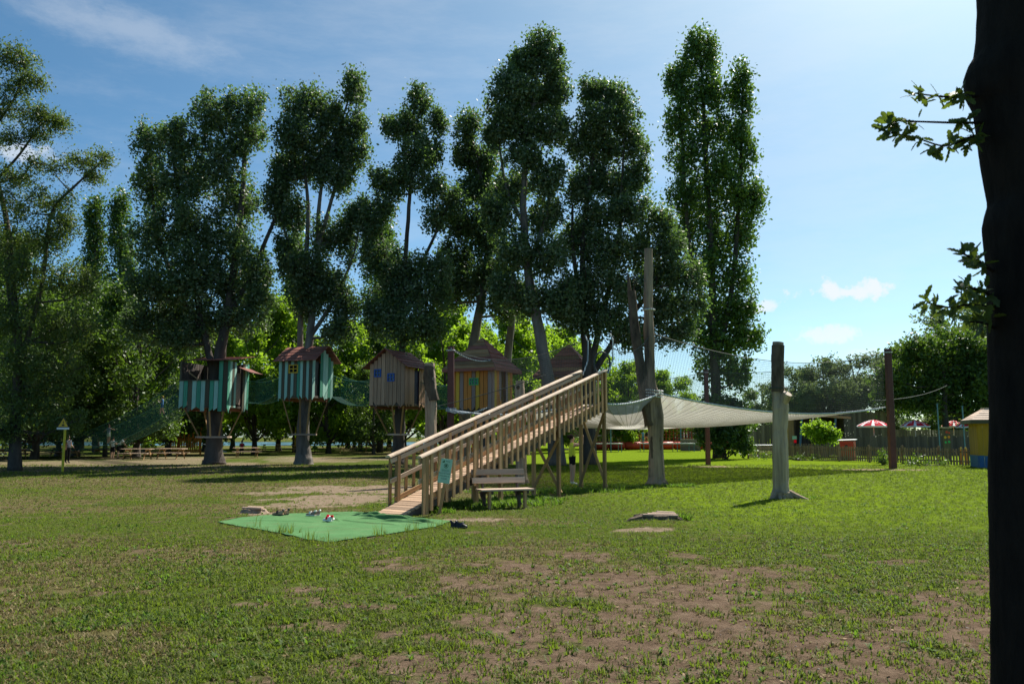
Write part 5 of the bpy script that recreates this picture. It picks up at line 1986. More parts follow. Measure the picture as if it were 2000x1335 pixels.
def build_treehouses():
    stripes = ['mint', 'sea_green', 'olive_brown', 'mint', 'sea_green', 'mint', 'olive_brown', 'sea_green']
    # 1: striped, half open
    h = House('striped green treehouse with wide open front, farthest left', 418, 793, 47.0, 2.9, 2.7, 2.55, R(-7))
    h.floor()
    h.wall('front', stripes, half=(-1.4, .95, 1.42), seed=1, jag=.3, z0=-.05)
    h.wall('right', ['sea_green', 'mint', 'olive_brown', 'mint', 'sea_green'], skip=((-.15, .45),), seed=2, jag=.25, z0=-.05)
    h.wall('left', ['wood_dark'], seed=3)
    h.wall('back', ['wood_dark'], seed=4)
    for x in (-1.42, .98):
        plank('corner_post', h.p(x, -1.3, 0), h.p(x, -1.3, 2.55), .1, .1, M['olive_brown'], h.t)
    mb = MB()
    mb.slab([h.p(1.4, -.12, .1), h.p(1.4, .42, .1), h.p(1.4, .42, 1.95), h.p(1.4, -.12, 1.95)], .04)
    obj('door', mb, M['mauve_board'], h.t)
    plank('window_sill', h.p(-1.45, -1.38, 1.44), h.p(.98, -1.38, 1.44), .12, .05, M['olive_brown'], h.t)
    plank('diagonal_rail', h.p(-.95, -1.25, 1.9), h.p(-.3, -1.25, 1.45), .08, .05, M['wood_grey'], h.t)
    h.slope(h.p(-1.1, -1.75, 2.52), h.p(1.72, -1.75, 2.52), h.p(1.72, 1.5, 3.05), h.p(-1.1, 1.5, 3.05), 6, ['shingle'])
    h.slope(h.p(2.25, -.1, 1.93), h.p(2.25, 1.5, 1.93), h.p(1.42, 1.5, 2.3), h.p(1.42, -.1, 2.3), 3, ['shingle'])
    h.braces(418, 853, 47, .82)
    # 2: striped with gable and yellow window
    h = House('striped green treehouse with yellow window and red-brown gable roof', 597, 774, 47.0, 2.25, 2.2, 2.05, R(-19))
    h.floor()
    st2 = ['mint', 'olive_brown', 'mint', 'olive_brown', 'mint', 'olive_brown', 'sea_green', 'mint', 'olive_brown']
    h.wall('front', st2, seed=5, jag=.16, z0=-.05, pw=.2)
    gz = lambda u: gable(u, 1.1, 2.05, .75)
    h.wall('right', ['mint', 'olive_brown', 'mint', 'sea_green', 'mint', 'mint', 'sea_green', 'mint'], ztop=gz, skip=((-.75, -.3),), seed=6, z0=-.05)
    h.wall('left', stripes, ztop=gz, seed=7)
    h.wall('back', stripes, seed=8)
    h.window('front', -.12, 1.55, .62, .5, 'yellow')
    mb = MB()
    mb.slab([h.p(1.06, -.76, 0), h.p(1.06, -.28, 0), h.p(1.06, -.28, 2.0), h.p(1.06, -.76, 2.0)], .04)
    obj('door', mb, M['black'], h.t)
    e, r = 1.42, .38
    for s in (-1, 1):
        h.slope(h.p(-1.35, s * e, 1.98), h.p(1.5, s * e, 1.98), h.p(1.5, 0, 2.95), h.p(-1.35, 0, 2.95), 5, ['shingle'])
    h.braces(594, 848, 47, .66)
    # 3: larch, two blue windows
    h = House('brown larch treehouse with two small blue windows', 777, 789, 46.5, 2.35, 2.35, 2.2, R(-24))
    h.floor()
    gz = lambda u: gable(u, 1.17, 2.2, .85)
    h.wall('front', ['wood_pink'], ztop=gz, seed=9, pw=.26, jag=.12, z0=-.03)
    h.wall('right', ['wood_pink'], skip=((-.2, .45),), seed=10, jag=.12, z0=-.03)
    h.wall('left', ['wood_pink'], seed=11)
    h.wall('back', ['wood_pink'], ztop=gz, seed=12)
    h.window('front', -.62, 1.75, .46, .46, 'blue')
    h.window('front', .28, 1.48, .46, .46, 'blue')
    mb = MB()
    mb.slab([h.p(1.12, -.2, 0), h.p(1.12, .44, 0), h.p(1.12, .44, 1.95), h.p(1.12, -.2, 1.95)], .04)
    obj('door', mb, M['ink'], h.t)
    for s in (-1, 1):
        h.slope(h.p(s * 1.52, -1.5, 2.0), h.p(s * 1.52, 1.4, 2.0), h.p(0, 1.4, 3.12), h.p(0, -1.5, 3.12), 6, ['shingle'])
    h.braces(778, 848, 47, .58)

    # 4 and 5: orange with pointed hats
    def hat(h, e, z0, z1, n, mats):
        for k in range(4):
            a = k * math.pi / 2
            q = Matrix.Rotation(a, 3, 'Z')
            A, B = q @ Vector((-e, -e, z0)), q @ Vector((e, -e, z0))
            T = Vector((0, 0, z1))
            A, B, T = h.p(*A), h.p(*B), h.p(*T)
            h.slope(A, B, T.lerp(B, .02), T.lerp(A, .02), n, mats if k == 0 else ['shingle'], .03)  # only the front face carries the painted light patches
            q2 = [A, B]
            plank('eave_board', A - Vector((0, 0, .06)), B - Vector((0, 0, .06)), .04, .15, M['shingle'], h.t, up=(0, 0, 1))
    h = House('orange and yellow plank treehouse with pointed roof and green window', 942, 797, 42.0, 2.35, 2.35, 2.0, R(-26))
    h.floor()
    cols = ['orange_board', 'yellow_board', 'mauve_board', 'orange_board', 'orange_board', 'mauve_board', 'yellow_board', 'orange_board', 'orange_board', 'mauve_board']
    h.wall('front', cols, seed=13, pw=.235, jag=.03, z0=-.06)
    h.wall('right', ['mauve_board', 'yellow_board', 'orange_board'], skip=((-.15, .4),), seed=14, jag=.05)
    h.wall('left', cols, seed=15)
    h.wall('back', cols, seed=16)
    h.window('front', .15, 1.33, .54, .36, 'green', 3, 2)
    mb = MB()
    fl = [(.0, 0), (.12, .1), (.1, .55), (.2, .3), (.26, .15), (.33, .32), (.4, .05), (.44, 0)]
    mb.slab([h.p(1.215, -.55 + a, .05 + c * 1.2) for a, c in fl], .02)
    obj('flame_cutout', mb, M['orange'], h.t)
    hat(h, 1.55, 1.98, 3.75, 8, ['shingle_lit', 'shingle_lit', 'shingle'])
    h.braces(942, 850, 42, .5)
    mb = MB()
    pb = at(944, 900, 42)
    mb.tube([(pb.x, pb.y, -.05), (pb.x, pb.y, .5), (pb.x + .02, pb.y, 3.0)], [.6, .42, .36], 12, jag=.06)
    obj('supporting_trunk', mb, M['bark_dark'], h.t)
    h = House('orange treehouse with pointed roof half hidden behind the net', 1112, 800, 48.0, 2.7, 2.7, 2.0, R(-18))
    h.floor()
    h.wall('front', cols[::-1], seed=17, pw=.27, jag=.05)
    h.wall('right', cols, seed=18)
    h.wall('left', cols, seed=19)
    h.wall('back', cols, seed=20)
    hat(h, 1.75, 1.98, 4.0, 8, ['shingle', 'shingle_lit', 'shingle'])
    h.braces(1146, 850, 47, .62)


build_treehouses()


def build_bridges():
    """green net walkways between the treehouses and down to the ground on the left"""
    m, nt, b = new_mat('green shade netting')
    b.inputs['Base Color'].default_value = (.015, .10, .075, 1)
    b.inputs['Roughness'].default_value = .8
    tp = nt.nodes.new('ShaderNodeBsdfTransparent')
    ms = nt.nodes.new('ShaderNodeMixShader')
    ms.inputs[0].default_value = .66
    nt.links.new(b.outputs[0], ms.inputs[1])
    nt.links.new(tp.outputs[0], ms.inputs[2])
    nt.links.new(ms.outputs[0], nt.nodes['Material Output'].inputs['Surface'])
    M['shade_net'] = m

    def bridge(lab, a, c, sag, h, wdt, cells=22, hl=None):
        a, c = Vector(a), Vector(c)
        t = thing('net_bridge', lab, 'bridge', (a + c) / 2 - Vector((0, 0, 1)), 0, 'net bridges between treehouses')
        dirn = (c - a)
        dirn.z = 0
        s = Vector((-dirn.y, dirn.x, 0)).normalized() * wdt / 2
        hl = hl or h
        for sgn in (-1, 1):
            lo, hi = sagline(a + s * sgn, c + s * sgn, sag), sagline(a + s * sgn + Vector((0, 0, h)), c + s * sgn + Vector((0, 0, hl)), sag * .6)
            mb = MB()
            P = [lo(k / cells) for k in range(cells + 1)] + [hi(k / cells) for k in range(cells + 1)]
            mb.poly(P, [(k, k + 1, k + cells + 2, k + cells + 1) for k in range(cells)])
            obj('side_netting', mb, M['shade_net'], t)
            mb = MB()
            mb.tube([hi(k / cells) for k in range(cells + 1)], .018, 5)
            mb.tube([lo(k / cells) for k in range(cells + 1)], .018, 5)
            obj('hand_rope', mb, M['cord_green'], t)
        f0, f1 = sagline(a - s, c - s, sag), sagline(a + s, c + s, sag)
        mb = MB()
        P = [f0(k / cells) for k in range(cells + 1)] + [f1(k / cells) for k in range(cells + 1)]
        mb.poly(P, [(k, k + 1, k + cells + 2, k + cells + 1) for k in range(cells)])
        obj('walkway_netting', mb, M['shade_net'], t)
    bridge('dark green net walkway climbing from the ground to the leftmost treehouse', at(150, 878, 60), at(366, 793, 48.2), .7, 1.0, 1.0, hl=1.55)
    bridge('low net walkway end disappearing towards the airy left tree', at(20, 870, 62), at(148, 877, 60.2), .15, .9, 1.0)
    bridge('green net bridge between the two striped treehouses', at(488, 785, 48.5), at(545, 772, 47.6), .25, 1.25, .9)
    bridge('green net bridge between the yellow-window and larch treehouses', at(656, 774, 48.2), at(731, 786, 46.8), .35, 1.3, .9)
    bridge('green net bridge behind cut trunk joining larch and orange treehouses', at(834, 786, 46.5), at(893, 796, 42.8), .2, 1.2, .9)


build_bridges()


# ------------------------------------------------------------------ people
def skin_body(joints, edges, radii, root):
    me = bpy.data.meshes.new('body')
    names = list(joints)
    me.from_pydata([tuple(joints[n]) for n in names], [(names.index(a), names.index(b)) for a, b in edges], [])
    o = bpy.data.objects.new('body_tmp', me)
    COL.objects.link(o)
    md = o.modifiers.new('skin', 'SKIN')
    md.use_smooth_shade = True
    sk = me.skin_vertices[0].data
    for i, n in enumerate(names):
        r = radii[n]
        sk[i].radius = r if isinstance(r, tuple) else (r, r)
        sk[i].use_root = (n == root)
    sb = o.modifiers.new('sub', 'SUBSURF')
    sb.levels = sb.render_levels = 2
    bpy.context.view_layer.update()
    dg = bpy.context.evaluated_depsgraph_get()
    out = bpy.data.meshes.new_from_object(o.evaluated_get(dg))
    bpy.data.objects.remove(o)
    return out


SKIN = paint_mat('skin', (.50, .30, .21), .55, .08, 8)
SKIN2 = paint_mat('tanned skin', (.34, .19, .125), .55, .08, 8)


def person(label, loc, yaw, H, top, bottom, hair, pose, skin=SKIN, shoes='black', sleeves=.5, shorts=.55, hair_len=0.0, bun=False, torso_tilt=0.0, fingers=False, group=None):
    """pose: dict of joint overrides in a 1.7 m frame, facing -Y; arms l/r elbow+hand, knees, ankles"""
    J = {'pelvis': (0, 0, .93), 'waist': (0, 0, 1.06), 'chest': (0, 0, 1.27), 'neckb': (0, .01, 1.43), 'neck': (0, 0, 1.50), 'head': (0, -.015, 1.575), 'crown': (0, 0, 1.66),
         'shl': (-.155, 0, 1.39), 'shr': (.155, 0, 1.39), 'ell': (-.20, .02, 1.12), 'elr': (.20, .02, 1.12), 'hal': (-.21, -.06, .88), 'har': (.21, -.06, .88),
         'wrl': None, 'wrr': None, 'hil': (-.085, 0, .87), 'hir': (.085, 0, .87), 'knl': (-.09, -.015, .49), 'knr': (.09, -.015, .49), 'anl': (-.09, .02, .09), 'anr': (.09, .02, .09),
         'tol': (-.10, -.15, .035), 'tor': (.10, -.15, .035)}
    J.update({a: v for a, v in pose.items() if a != 'look'})
    for s in 'lr':
        e, h = Vector(J['el' + s]), Vector(J['ha' + s])
        J['wr' + s] = tuple(e.lerp(h, .78))
    J = {k: Vector(v) for k, v in J.items()}
    E = [('pelvis', 'waist'), ('waist', 'chest'), ('chest', 'neckb'), ('neckb', 'neck'), ('neck', 'head'), ('head', 'crown')]
    for s in 'lr':
        E += [('chest', 'sh' + s), ('sh' + s, 'el' + s), ('el' + s, 'wr' + s), ('wr' + s, 'ha' + s), ('pelvis', 'hi' + s), ('hi' + s, 'kn' + s), ('kn' + s, 'an' + s), ('an' + s, 'to' + s)]
    rad = {'pelvis': (.14, .105), 'waist': (.115, .09), 'chest': (.135, .095), 'neckb': (.065, .06), 'neck': (.047, .047), 'head': (.075, .085), 'crown': (.055, .06)}
    for s in 'lr':
        rad.update({'sh' + s: .058, 'el' + s: .038, 'wr' + s: .026, 'ha' + s: (.033, .02), 'hi' + s: .085, 'kn' + s: .056, 'an' + s: .036, 'to' + s: (.035, .025)})
    rad = {a: tuple(x * 1.16 for x in r) if isinstance(r, tuple) else r * 1.2 for a, r in rad.items()}
    rad['pelvis'], rad['chest'] = (.155, .13), (.15, .12)
    me = skin_body(J, E, rad, 'pelvis')
    k = H / 1.7
    t = thing('person', label, 'person', loc, yaw, group)
    q = Matrix.Rotation(yaw, 3, 'Z')

    def Wd(v):
        return Vector(loc) + q @ (Vector(v) * k)
    # clothing regions by the nearest bone
    seg = []
    for a, c in E:
        seg.append((a, c, np.array(J[a]), np.array(J[c])))
    cen = np.array([p.center[:] for p in me.polygons])
    D_ = []
    Tt = []
    for a, c, A, C in seg:
        ab = C - A
        u = np.clip(((cen - A) @ ab) / (ab @ ab), 0, 1)
        D_.append(np.linalg.norm(cen - (A + u[:, None] * ab), axis=1))
        Tt.append(u)
    D_, Tt = np.array(D_), np.array(Tt)
    bi = D_.argmin(0)
    mi = np.zeros(len(cen), int)
    for i in range(len(cen)):
        a, c = seg[bi[i]][0], seg[bi[i]][1]
        u = Tt[bi[i], i]
        if (a, c) in (('waist', 'chest'), ('chest', 'neckb')) or c in ('shl', 'shr'):
            mi[i] = 1
        elif a in ('shl', 'shr') and u < sleeves:
            mi[i] = 1
        elif (a, c) == ('pelvis', 'waist'):
            mi[i] = 1 if u > .45 else 2
        elif c in ('hil', 'hir') or (a in ('hil', 'hir') and u < shorts) or (a in ('knl', 'knr') and shorts > 1 and u < shorts - 1):
            mi[i] = 2
        elif c in ('tol', 'tor') or (c in ('anl', 'anr') and u > .93):
            mi[i] = 3
    me.transform(Matrix.Scale(k, 4))
    for mm in (skin, top, bottom, M[shoes]):
        me.materials.append(mm)
    me.polygons.foreach_set('material_index', mi)
    me.update()
    link('body', me, t)
    # hair cap and face
    hd, cr = J['head'], J['crown']
    ax = (cr - J['neck']).normalized()
    fw = Vector(pose.get('look', (0, -1, 0))).normalized()
    fw = (fw - ax * fw.dot(ax)).normalized()
    sd = fw.cross(ax).normalized()
    ctr = hd.lerp(cr, .45)
    mb = MB()
    S, Rn = 12, 8
    P = []
    for i in range(Rn + 1):
        th = math.pi * i / Rn
        for j in range(S):
            ph = 2 * math.pi * j / S
            v = ax * math.cos(th) * .115 + (sd * math.cos(ph) * .088 + fw * math.sin(ph) * .10) * math.sin(th)
            P.append(Wd(ctr - fw * .022 + ax * .022 + v))
    fs = []
    for i in range(Rn):
        for j in range(S):
            front = math.sin(2 * math.pi * (j + .5) / S)
            lim = 3 if front > .35 else (5 + int(hair_len > 0) if front > -.3 else 6 + int(hair_len > 0))
            if i < lim:
                fs.append((i * S + j, i * S + (j + 1) % S, (i + 1) * S + (j + 1) % S, (i + 1) * S + j))
    mb.poly(P, fs)
    hb = obj('hair', mb, hair, t, smooth=True)
    if bun:
        mb = MB()
        c = ctr - fw * .12 + ax * .06
        mb.lathe((0, 0, 0), [(.001, .055), (.04, .04), (.052, 0), (.04, -.04), (.001, -.055)], 10)
        mb.v = [tuple(Wd(c + Vector(v))) for v in mb.v]
        obj('hair_bun', mb, hair, hb, smooth=True)
    mb = MB()
    f0 = ctr + fw * .085
    mb.poly([Wd(f0 + ax * .01), Wd(f0 - ax * .035 + sd * .014), Wd(f0 - ax * .035 - sd * .014), Wd(f0 - ax * .03 + fw * .024)], [(0, 1, 3), (0, 3, 2), (1, 2, 3)])
    obj('nose', mb, skin, t)
    mb = MB()
    for s in (-1, 1):
        e = ctr + fw * .083 + sd * s * .03 + ax * .012
        mb.poly([Wd(e + sd * .013 + fw * .001), Wd(e + ax * .006 + fw * .002), Wd(e - sd * .013 + fw * .001), Wd(e - ax * .006 + fw * .002)], [(0, 1, 2, 3)])
    mth = ctr + fw * .084 - ax * .055
    mb.poly([Wd(mth + sd * .022), Wd(mth + ax * .005 + fw * .003), Wd(mth - sd * .022), Wd(mth - ax * .006 + fw * .003)], [(0, 1, 2, 3)])
    obj('face_features', mb, M['black'], t)
    mb = MB()
    for s in 'lr':
        w_, h_ = J['wr' + s], J['ha' + s]
        dv = (h_ - w_).normalized()
        sv = dv.cross(Vector((.2, .3, 1))).normalized()
        nv = dv.cross(sv)
        for i, (off, ln) in enumerate(((-.027, .055), (-.009, .068), (.009, .064), (.027, .05))):
            p0 = h_ + sv * off
            p1 = p0 + dv * ln * .6 + sv * off * .2
            p2 = p1 + (dv * .7 + nv * .6) * ln * .55
            mb.tube([Wd(p0 - dv * .02), Wd(p0), Wd(p1), Wd(p2)], [.009 * k, .009 * k, .008 * k, .006 * k], 5)
        p0 = w_.lerp(h_, .5) + sv * .025
        mb.tube([Wd(p0), Wd(p0 + sv * .022 + dv * .02), Wd(p0 + sv * .03 + dv * .05)], [.011 * k, .010 * k, .007 * k], 5)
    obj('fingers', mb, skin, t)
    return t


def cloth(name, col):
    return paint_mat(name, col, .85, .12, 9, spec=.15)


def build_people():
    dark, brown, blond = cloth('dark hair', (.02, .013, .01)), cloth('brown hair', (.055, .03, .018)), cloth('blond hair', (.50, .32, .06))
    black, white, grey = cloth('black cloth', (.012, .012, .014)), cloth('white cloth', (.74, .76, .80)), cloth('grey cloth', (.10, .11, .13))
    # woman by the ramp posts, facing right, arms raised to the post
    b = gp(1118, 947)
    person('woman in yellow tank top and black shorts raising hands under the ramp', b, R(90) + R(12), 1.64, cloth('lime yellow top', (.55, .62, .06)), black, dark,
           {'ell': (-.20, -.30, 1.36), 'hal': (-.08, -.36, 1.66), 'elr': (.19, -.28, 1.34), 'har': (.09, -.34, 1.64), 'look': (0, -1, .25), 'crown': (0, .02, 1.66)}, sleeves=.0, shorts=.42, bun=True, shoes='white')
    # left group
    b = gp(219, 897)
    person('person in white shirt and dark shorts seen from behind, left of two', b, R(170), 1.55, white, black, dark, {'ell': (-.2, -.12, 1.15), 'hal': (-.12, -.32, 1.2)}, shorts=.8)
    b = gp(230, 896)
    person('adult in white shirt bending forward beside the picnic table', b, R(120), 1.75, white, black, dark,
           {'waist': (0, -.05, 1.05), 'chest': (0, -.17, 1.22), 'neckb': (0, -.28, 1.32), 'neck': (0, -.34, 1.36), 'head': (0, -.40, 1.40), 'crown': (0, -.47, 1.45), 'shl': (-.155, -.24, 1.28), 'shr': (.155, -.24, 1.28),
            'ell': (-.2, -.36, 1.05), 'elr': (.2, -.36, 1.05), 'hal': (-.14, -.5, .9), 'har': (.14, -.5, .9)}, shorts=.85)
    c = at(211, 868, 56.0)
    person('child in patterned vest balancing with arms spread on the net walkway', c, R(150), 1.38, cloth('patterned vest', (.18, .20, .26)), cloth('pale shorts', (.40, .45, .38)), brown,
           {'ell': (-.42, -.05, 1.33), 'hal': (-.66, -.1, 1.28), 'elr': (.40, .03, 1.25), 'har': (.62, .05, 1.12), 'knl': (-.09, -.05, .5)}, SKIN2, shorts=.5)
    c = at(316, 811, 50.9)
    person('blond child in blue shirt walking up the green net walkway', c, R(-75), 1.22, cloth('blue shirt', (.10, .24, .55)), cloth('blue shorts', (.07, .14, .32)), blond,
           {'knl': (-.09, -.16, .52), 'anl': (-.09, -.12, .14), 'tol': (-.1, -.27, .12), 'knr': (.09, .04, .49), 'anr': (.09, .22, .12), 'tor': (.1, .08, .03), 'ell': (-.2, -.2, 1.2), 'hal': (-.1, -.3, 1.32), 'elr': (.2, -.18, 1.2), 'har': (.12, -.3, 1.3)}, shorts=.5)
    b = gp(131, 904)
    person('dark clothed person standing in shade behind the yellow sign', b, R(60), 1.65, grey, black, dark, {'elr': (.24, .1, 1.15), 'har': (.34, -.05, .98)}, SKIN2, sleeves=.2, shorts=1.95)
    # background
    c = at(1256, 866, 84)
    c.z = .86
    person('person in bright blue top standing on the far trampoline', c, R(180), 1.35, cloth('bright blue top', (.06, .30, .62)), cloth('blue trousers', (.06, .16, .36)), dark, {}, sleeves=.1, shorts=1.9)
    sit = {'pelvis': (0, 0, .52), 'waist': (0, -.03, .65), 'chest': (0, -.06, .86), 'neckb': (0, -.07, 1.02), 'neck': (0, -.09, 1.09), 'head': (0, -.11, 1.165), 'crown': (0, -.11, 1.25), 'shl': (-.155, -.06, .98), 'shr': (.155, -.06, .98),
           'ell': (-.2, -.16, .76), 'elr': (.2, -.16, .76), 'hal': (-.1, -.36, .80), 'har': (.1, -.36, .80), 'hil': (-.085, -.04, .5), 'hir': (.085, -.04, .5), 'knl': (-.1, -.42, .5), 'knr': (.1, -.42, .5), 'anl': (-.1, -.40, .09), 'anr': (.1, -.40, .09),
           'tol': (-.1, -.56, .035), 'tor': (.1, -.56, .035)}
    for px, py, yaw, top, lab in ((472, 888, 20, cloth('red shirt', (.45, .02, .05)), 'person in red seated at the picnic table right of leftmost trunk'), (691, 880, 160, black, 'dark seated figure at the far picnic table left of larch treehouse trunk'),
                                  (746, 879, 200, grey, 'grey seated figure nearest the larch treehouse trunk'), (761, 879, 150, black, 'dark seated figure just left of the larch treehouse trunk'), (182, 880, 30, cloth('orange shirt', (.4, .12, .03)), 'small seated figure far behind the two white shirts')):
        b = gp(px, py)
        person(lab, b, R(yaw), 1.65, top, black, dark, sit, SKIN2, shorts=1.9)
    # someone lying in the sagging net
    c = Vector((4.45, 28.6, 0))
    c.z = min(NETP, key=lambda p: (p.x - c.x) ** 2 + (p.y - c.y) ** 2).z + .03
    lie = {'pelvis': (0, 0, .12), 'waist': (0, .13, .11), 'chest': (0, .34, .13), 'neckb': (0, .50, .15), 'neck': (0, .57, .16), 'head': (0, .645, .18), 'crown': (0, .73, .17), 'shl': (-.155, .46, .12), 'shr': (.155, .46, .12),
           'ell': (-.34, .3, .08), 'elr': (.34, .3, .08), 'hal': (-.46, .12, .07), 'har': (.46, .12, .07), 'hil': (-.085, -.06, .11), 'hir': (.085, -.06, .11), 'knl': (-.12, -.40, .36), 'knr': (.12, -.42, .22), 'anl': (-.12, -.72, .08), 'anr': (.13, -.82, .10),
           'tol': (-.14, -.80, .17), 'tor': (.15, -.86, .21), 'look': (0, 0, 1)}
    person('child with bare legs lying back in the sagging net', c, R(-85), 1.35, cloth('pale shirt', (.5, .45, .45)), cloth('pale shorts two', (.42, .40, .36)), brown, lie, shorts=.35, shoes='white')


build_people()


# ------------------------------------------------------------------ left: warning sign, tables, play frame
def build_left():
    b = gp(122, 922)
    t = thing('warning_sign', 'yellow post with triangular warning sign at the left', 'sign', b)
    d = b.y
    mb = MB()
    mb.tube([(b.x, b.y, -.05), (b.x, b.y, 2.3)], .055, 10)
    obj('post', mb, M['yellow_green'], t)
    c = at(124, 826, d - .07)
    mb = MB()
    mb.slab([c + Vector((-.27, 0, -.18)), c + Vector((.27, 0, -.18)), c + Vector((0, 0, .29))], .02)
    tri = obj('triangle', mb, M['black'], t)
    mb = MB()
    y = -.003
    mb.poly([c + Vector((-.225, y, -.155)), c + Vector((.225, y, -.155)), c + Vector((0, y, .24))], [(0, 1, 2)])
    fc = obj('sign_face', mb, M['yellow'], tri)
    mb = MB()
    y = -.006
    mb.poly([c + Vector((-.02, y, .09)), c + Vector((-.012, y, -.04)), c + Vector((.012, y, -.04)), c + Vector((.02, y, .09))], [(0, 1, 2, 3)])
    mb.poly([c + Vector((math.cos(a) * .07, y - .001, -.09 + math.sin(a) * .035)) for a in [2 * math.pi * k / 12 for k in range(12)]], [tuple(range(12))])
    obj('symbol', mb, M['black'], tri)
    obj('white_plate', MB().box(c + Vector((0, .0, -.235)), (.56, .02, .09)), M['white'], t)

    def table(px, py, rz, lab, mat='wood_bench'):
        b = gp(px, py)
        t = thing('picnic_table', lab, 'picnic table', b, rz, 'picnic tables under the trees')
        q = Matrix.Rotation(rz, 3, 'Z')
        L_ = lambda x, y, z: b + q @ Vector((x, y, z))
        for k in range(4):
            y = -.33 + .22 * k
            plank('top_board', L_(-1.0, y, .74), L_(1.0, y, .74), .20, .045, M[mat], t)
        for s in (-1, 1):
            for k in range(2):
                plank('seat_board', L_(-1.0, s * (.62 + .15 * k), .44), L_(1.0, s * (.62 + .15 * k), .44), .135, .045, M[mat], t)
        for x in (-.7, .7):
            for s in (-1, 1):
                plank('leg', L_(x, s * .68, -.02), L_(x, s * .24, .715), .10, .05, M['wood_grey'], t, up=L_(1, 0, 0) - b)
            plank('cross_bar', L_(x + .06, -.78, .38), L_(x + .06, .78, .38), .05, .10, M['wood_grey'], t)
            plank('top_bar', L_(x + .06, -.42, .67), L_(x + .06, .42, .67), .05, .09, M['wood_grey'], t)
    for px, py, rz, lab in ((268, 897, 2, 'picnic table right beside the bending person'), (334, 896, -4, 'picnic table between bending person and leftmost treehouse trunk'), (482, 893, 25, 'picnic table just right of the leftmost treehouse trunk'),
                            (22, 897, 10, 'picnic table at the far left edge in shade'), (125, 893, -8, 'picnic table behind the dark clothed person'), (560, 884, 12, 'far picnic table left of the yellow-window treehouse trunk'),
                            (655, 883, -6, 'far picnic table right of the yellow-window treehouse trunk'), (702, 882, 5, 'far picnic table with dark seated figure'), (748, 881, -10, 'far picnic table touching the larch treehouse trunk'),
                            (205, 886, 4, 'far picnic table behind the two white shirts'), (528, 880, 30, 'small far picnic table in the sun between first two trunks'), (815, 884, 6, 'far picnic table behind the ramp start')):
        table(px, py, R(rz), lab)
    # orange slatted play tower behind the first trunk
    d = 70
    c = at(362, 870, d)
    c.z = 0
    t = thing('play_tower', 'orange slatted play tower behind the leftmost treehouse trunk', 'play frame', c)
    for k in range(14):
        x = c.x - 1.25 + .19 * k
        plank('slat', (x, d, .25), (x, d, 1.55 + .35 * (k % 2 == 0)), .12, .03, M['orange_board'], t, up=(0, 1, 0))
    for z in (.4, 1.35):
        plank('rail', (c.x - 1.35, d + .05, z), (c.x + 1.35, d + .05, z), .05, .09, M['orange_board'], t)
    for x in (-1.3, 1.3):
        for y in (.1, 1.8):
            plank('post', (c.x + x, d + y, -.03), (c.x + x, d + y, 2.4), .12, .12, M['orange_board'], t, up=(0, 1, 0))
    for k in range(8):
        plank('platform_board', (c.x - 1.3, d + .2 + .2 * k, .95), (c.x + 1.3, d + .2 + .2 * k, .95), .17, .04, M['yellow_board'], t)
    mb = MB()
    P = [Vector((c.x + 1.35 + .28 * k, d + .9, .98 - .13 * k + .004 * k * k)) for k in range(8)]
    for k in range(7):
        mb.slab([P[k] + Vector((0, -.35, 0)), P[k + 1] + Vector((0, -.35, 0)), P[k + 1] + Vector((0, .35, 0)), P[k] + Vector((0, .35, 0))], .03)
    obj('slide', mb, M['umb_white'], t)
    # small roofed post and fence rails of the far picnic ground
    b = gp(276, 882)
    t = thing('bird_table', 'small roofed board on a post among the far tables', 'bird table', b)
    mb = MB()
    mb.tube([(b.x, b.y, -.03), (b.x, b.y, 1.75)], .05, 6)
    obj('post', mb, M['wood_dark'], t)
    mb = MB()
    for s in (-1, 1):
        mb.slab([Vector((b.x, b.y - .35, 2.15)), Vector((b.x + s * .42, b.y - .35, 1.8)), Vector((b.x + s * .42, b.y + .35, 1.8)), Vector((b.x, b.y + .35, 2.15))][::s], .03)
    obj('roof', mb, M['wood_bench'], t)
    for px, lab in ((576, 'slim yellow pole by the yellow-window treehouse trunk'), (615, 'slim yellow pole right of the yellow-window treehouse trunk')):
        b = gp(px, 884)
        t = thing('marker_pole', lab, 'pole', b, 0, 'yellow marker poles')
        mb = MB()
        mb.tube([(b.x, b.y, -.03), (b.x, b.y, 2.3)], .05, 6)
        obj('shaft', mb, M['yellow'], t)
        mb = MB()
        mb.tube([(b.x, b.y, 0.0), (b.x, b.y, .6)], .056, 6)
        obj('foot_band', mb, M['black'], t)


build_left()


# ------------------------------------------------------------------ right: fences, shelter, parasols
def fence_line(name, lab, a, c, spacing, w, h, mat, post_every=2.4, key='picket', rails=(.25, .75), jag=.04, seed=1, name_piece='picket'):
    a, c = Vector(a), Vector(c)
    t = thing(name, lab, 'fence', a.lerp(c, .5))
    u = (c - a).normalized()
    nrm = Vector((-u.y, u.x, 0))
    if nrm.y > 0:
        nrm = -nrm
    rd = random.Random(seed)
    L_ = (c - a).length
    n = int(L_ / spacing)
    for k in range(n):
        p = a + u * (spacing * (k + .5)) + nrm * .035
        hh = h * (1 + rd.uniform(-jag, jag))
        ln = u * rd.uniform(-.015, .015)
        plank(name_piece, p + Vector((0, 0, .05)), p + Vector((0, 0, hh)) + ln, w * rd.uniform(.93, 1.05), .025, M[mat], t, up=nrm, key=key)
    for z in rails:
        plank('rail', a + Vector((0, 0, h * z)), c + Vector((0, 0, h * z)), .04, .08, M[mat], t)
    m_ = max(1, int(L_ / post_every))
    for k in range(m_ + 1):
        p = a.lerp(c, k / m_) - nrm * .06
        plank('post', p + Vector((0, 0, -.05)), p + Vector((0, 0, h * 1.06)), .11, .11, M[mat], t, up=u)
    return t


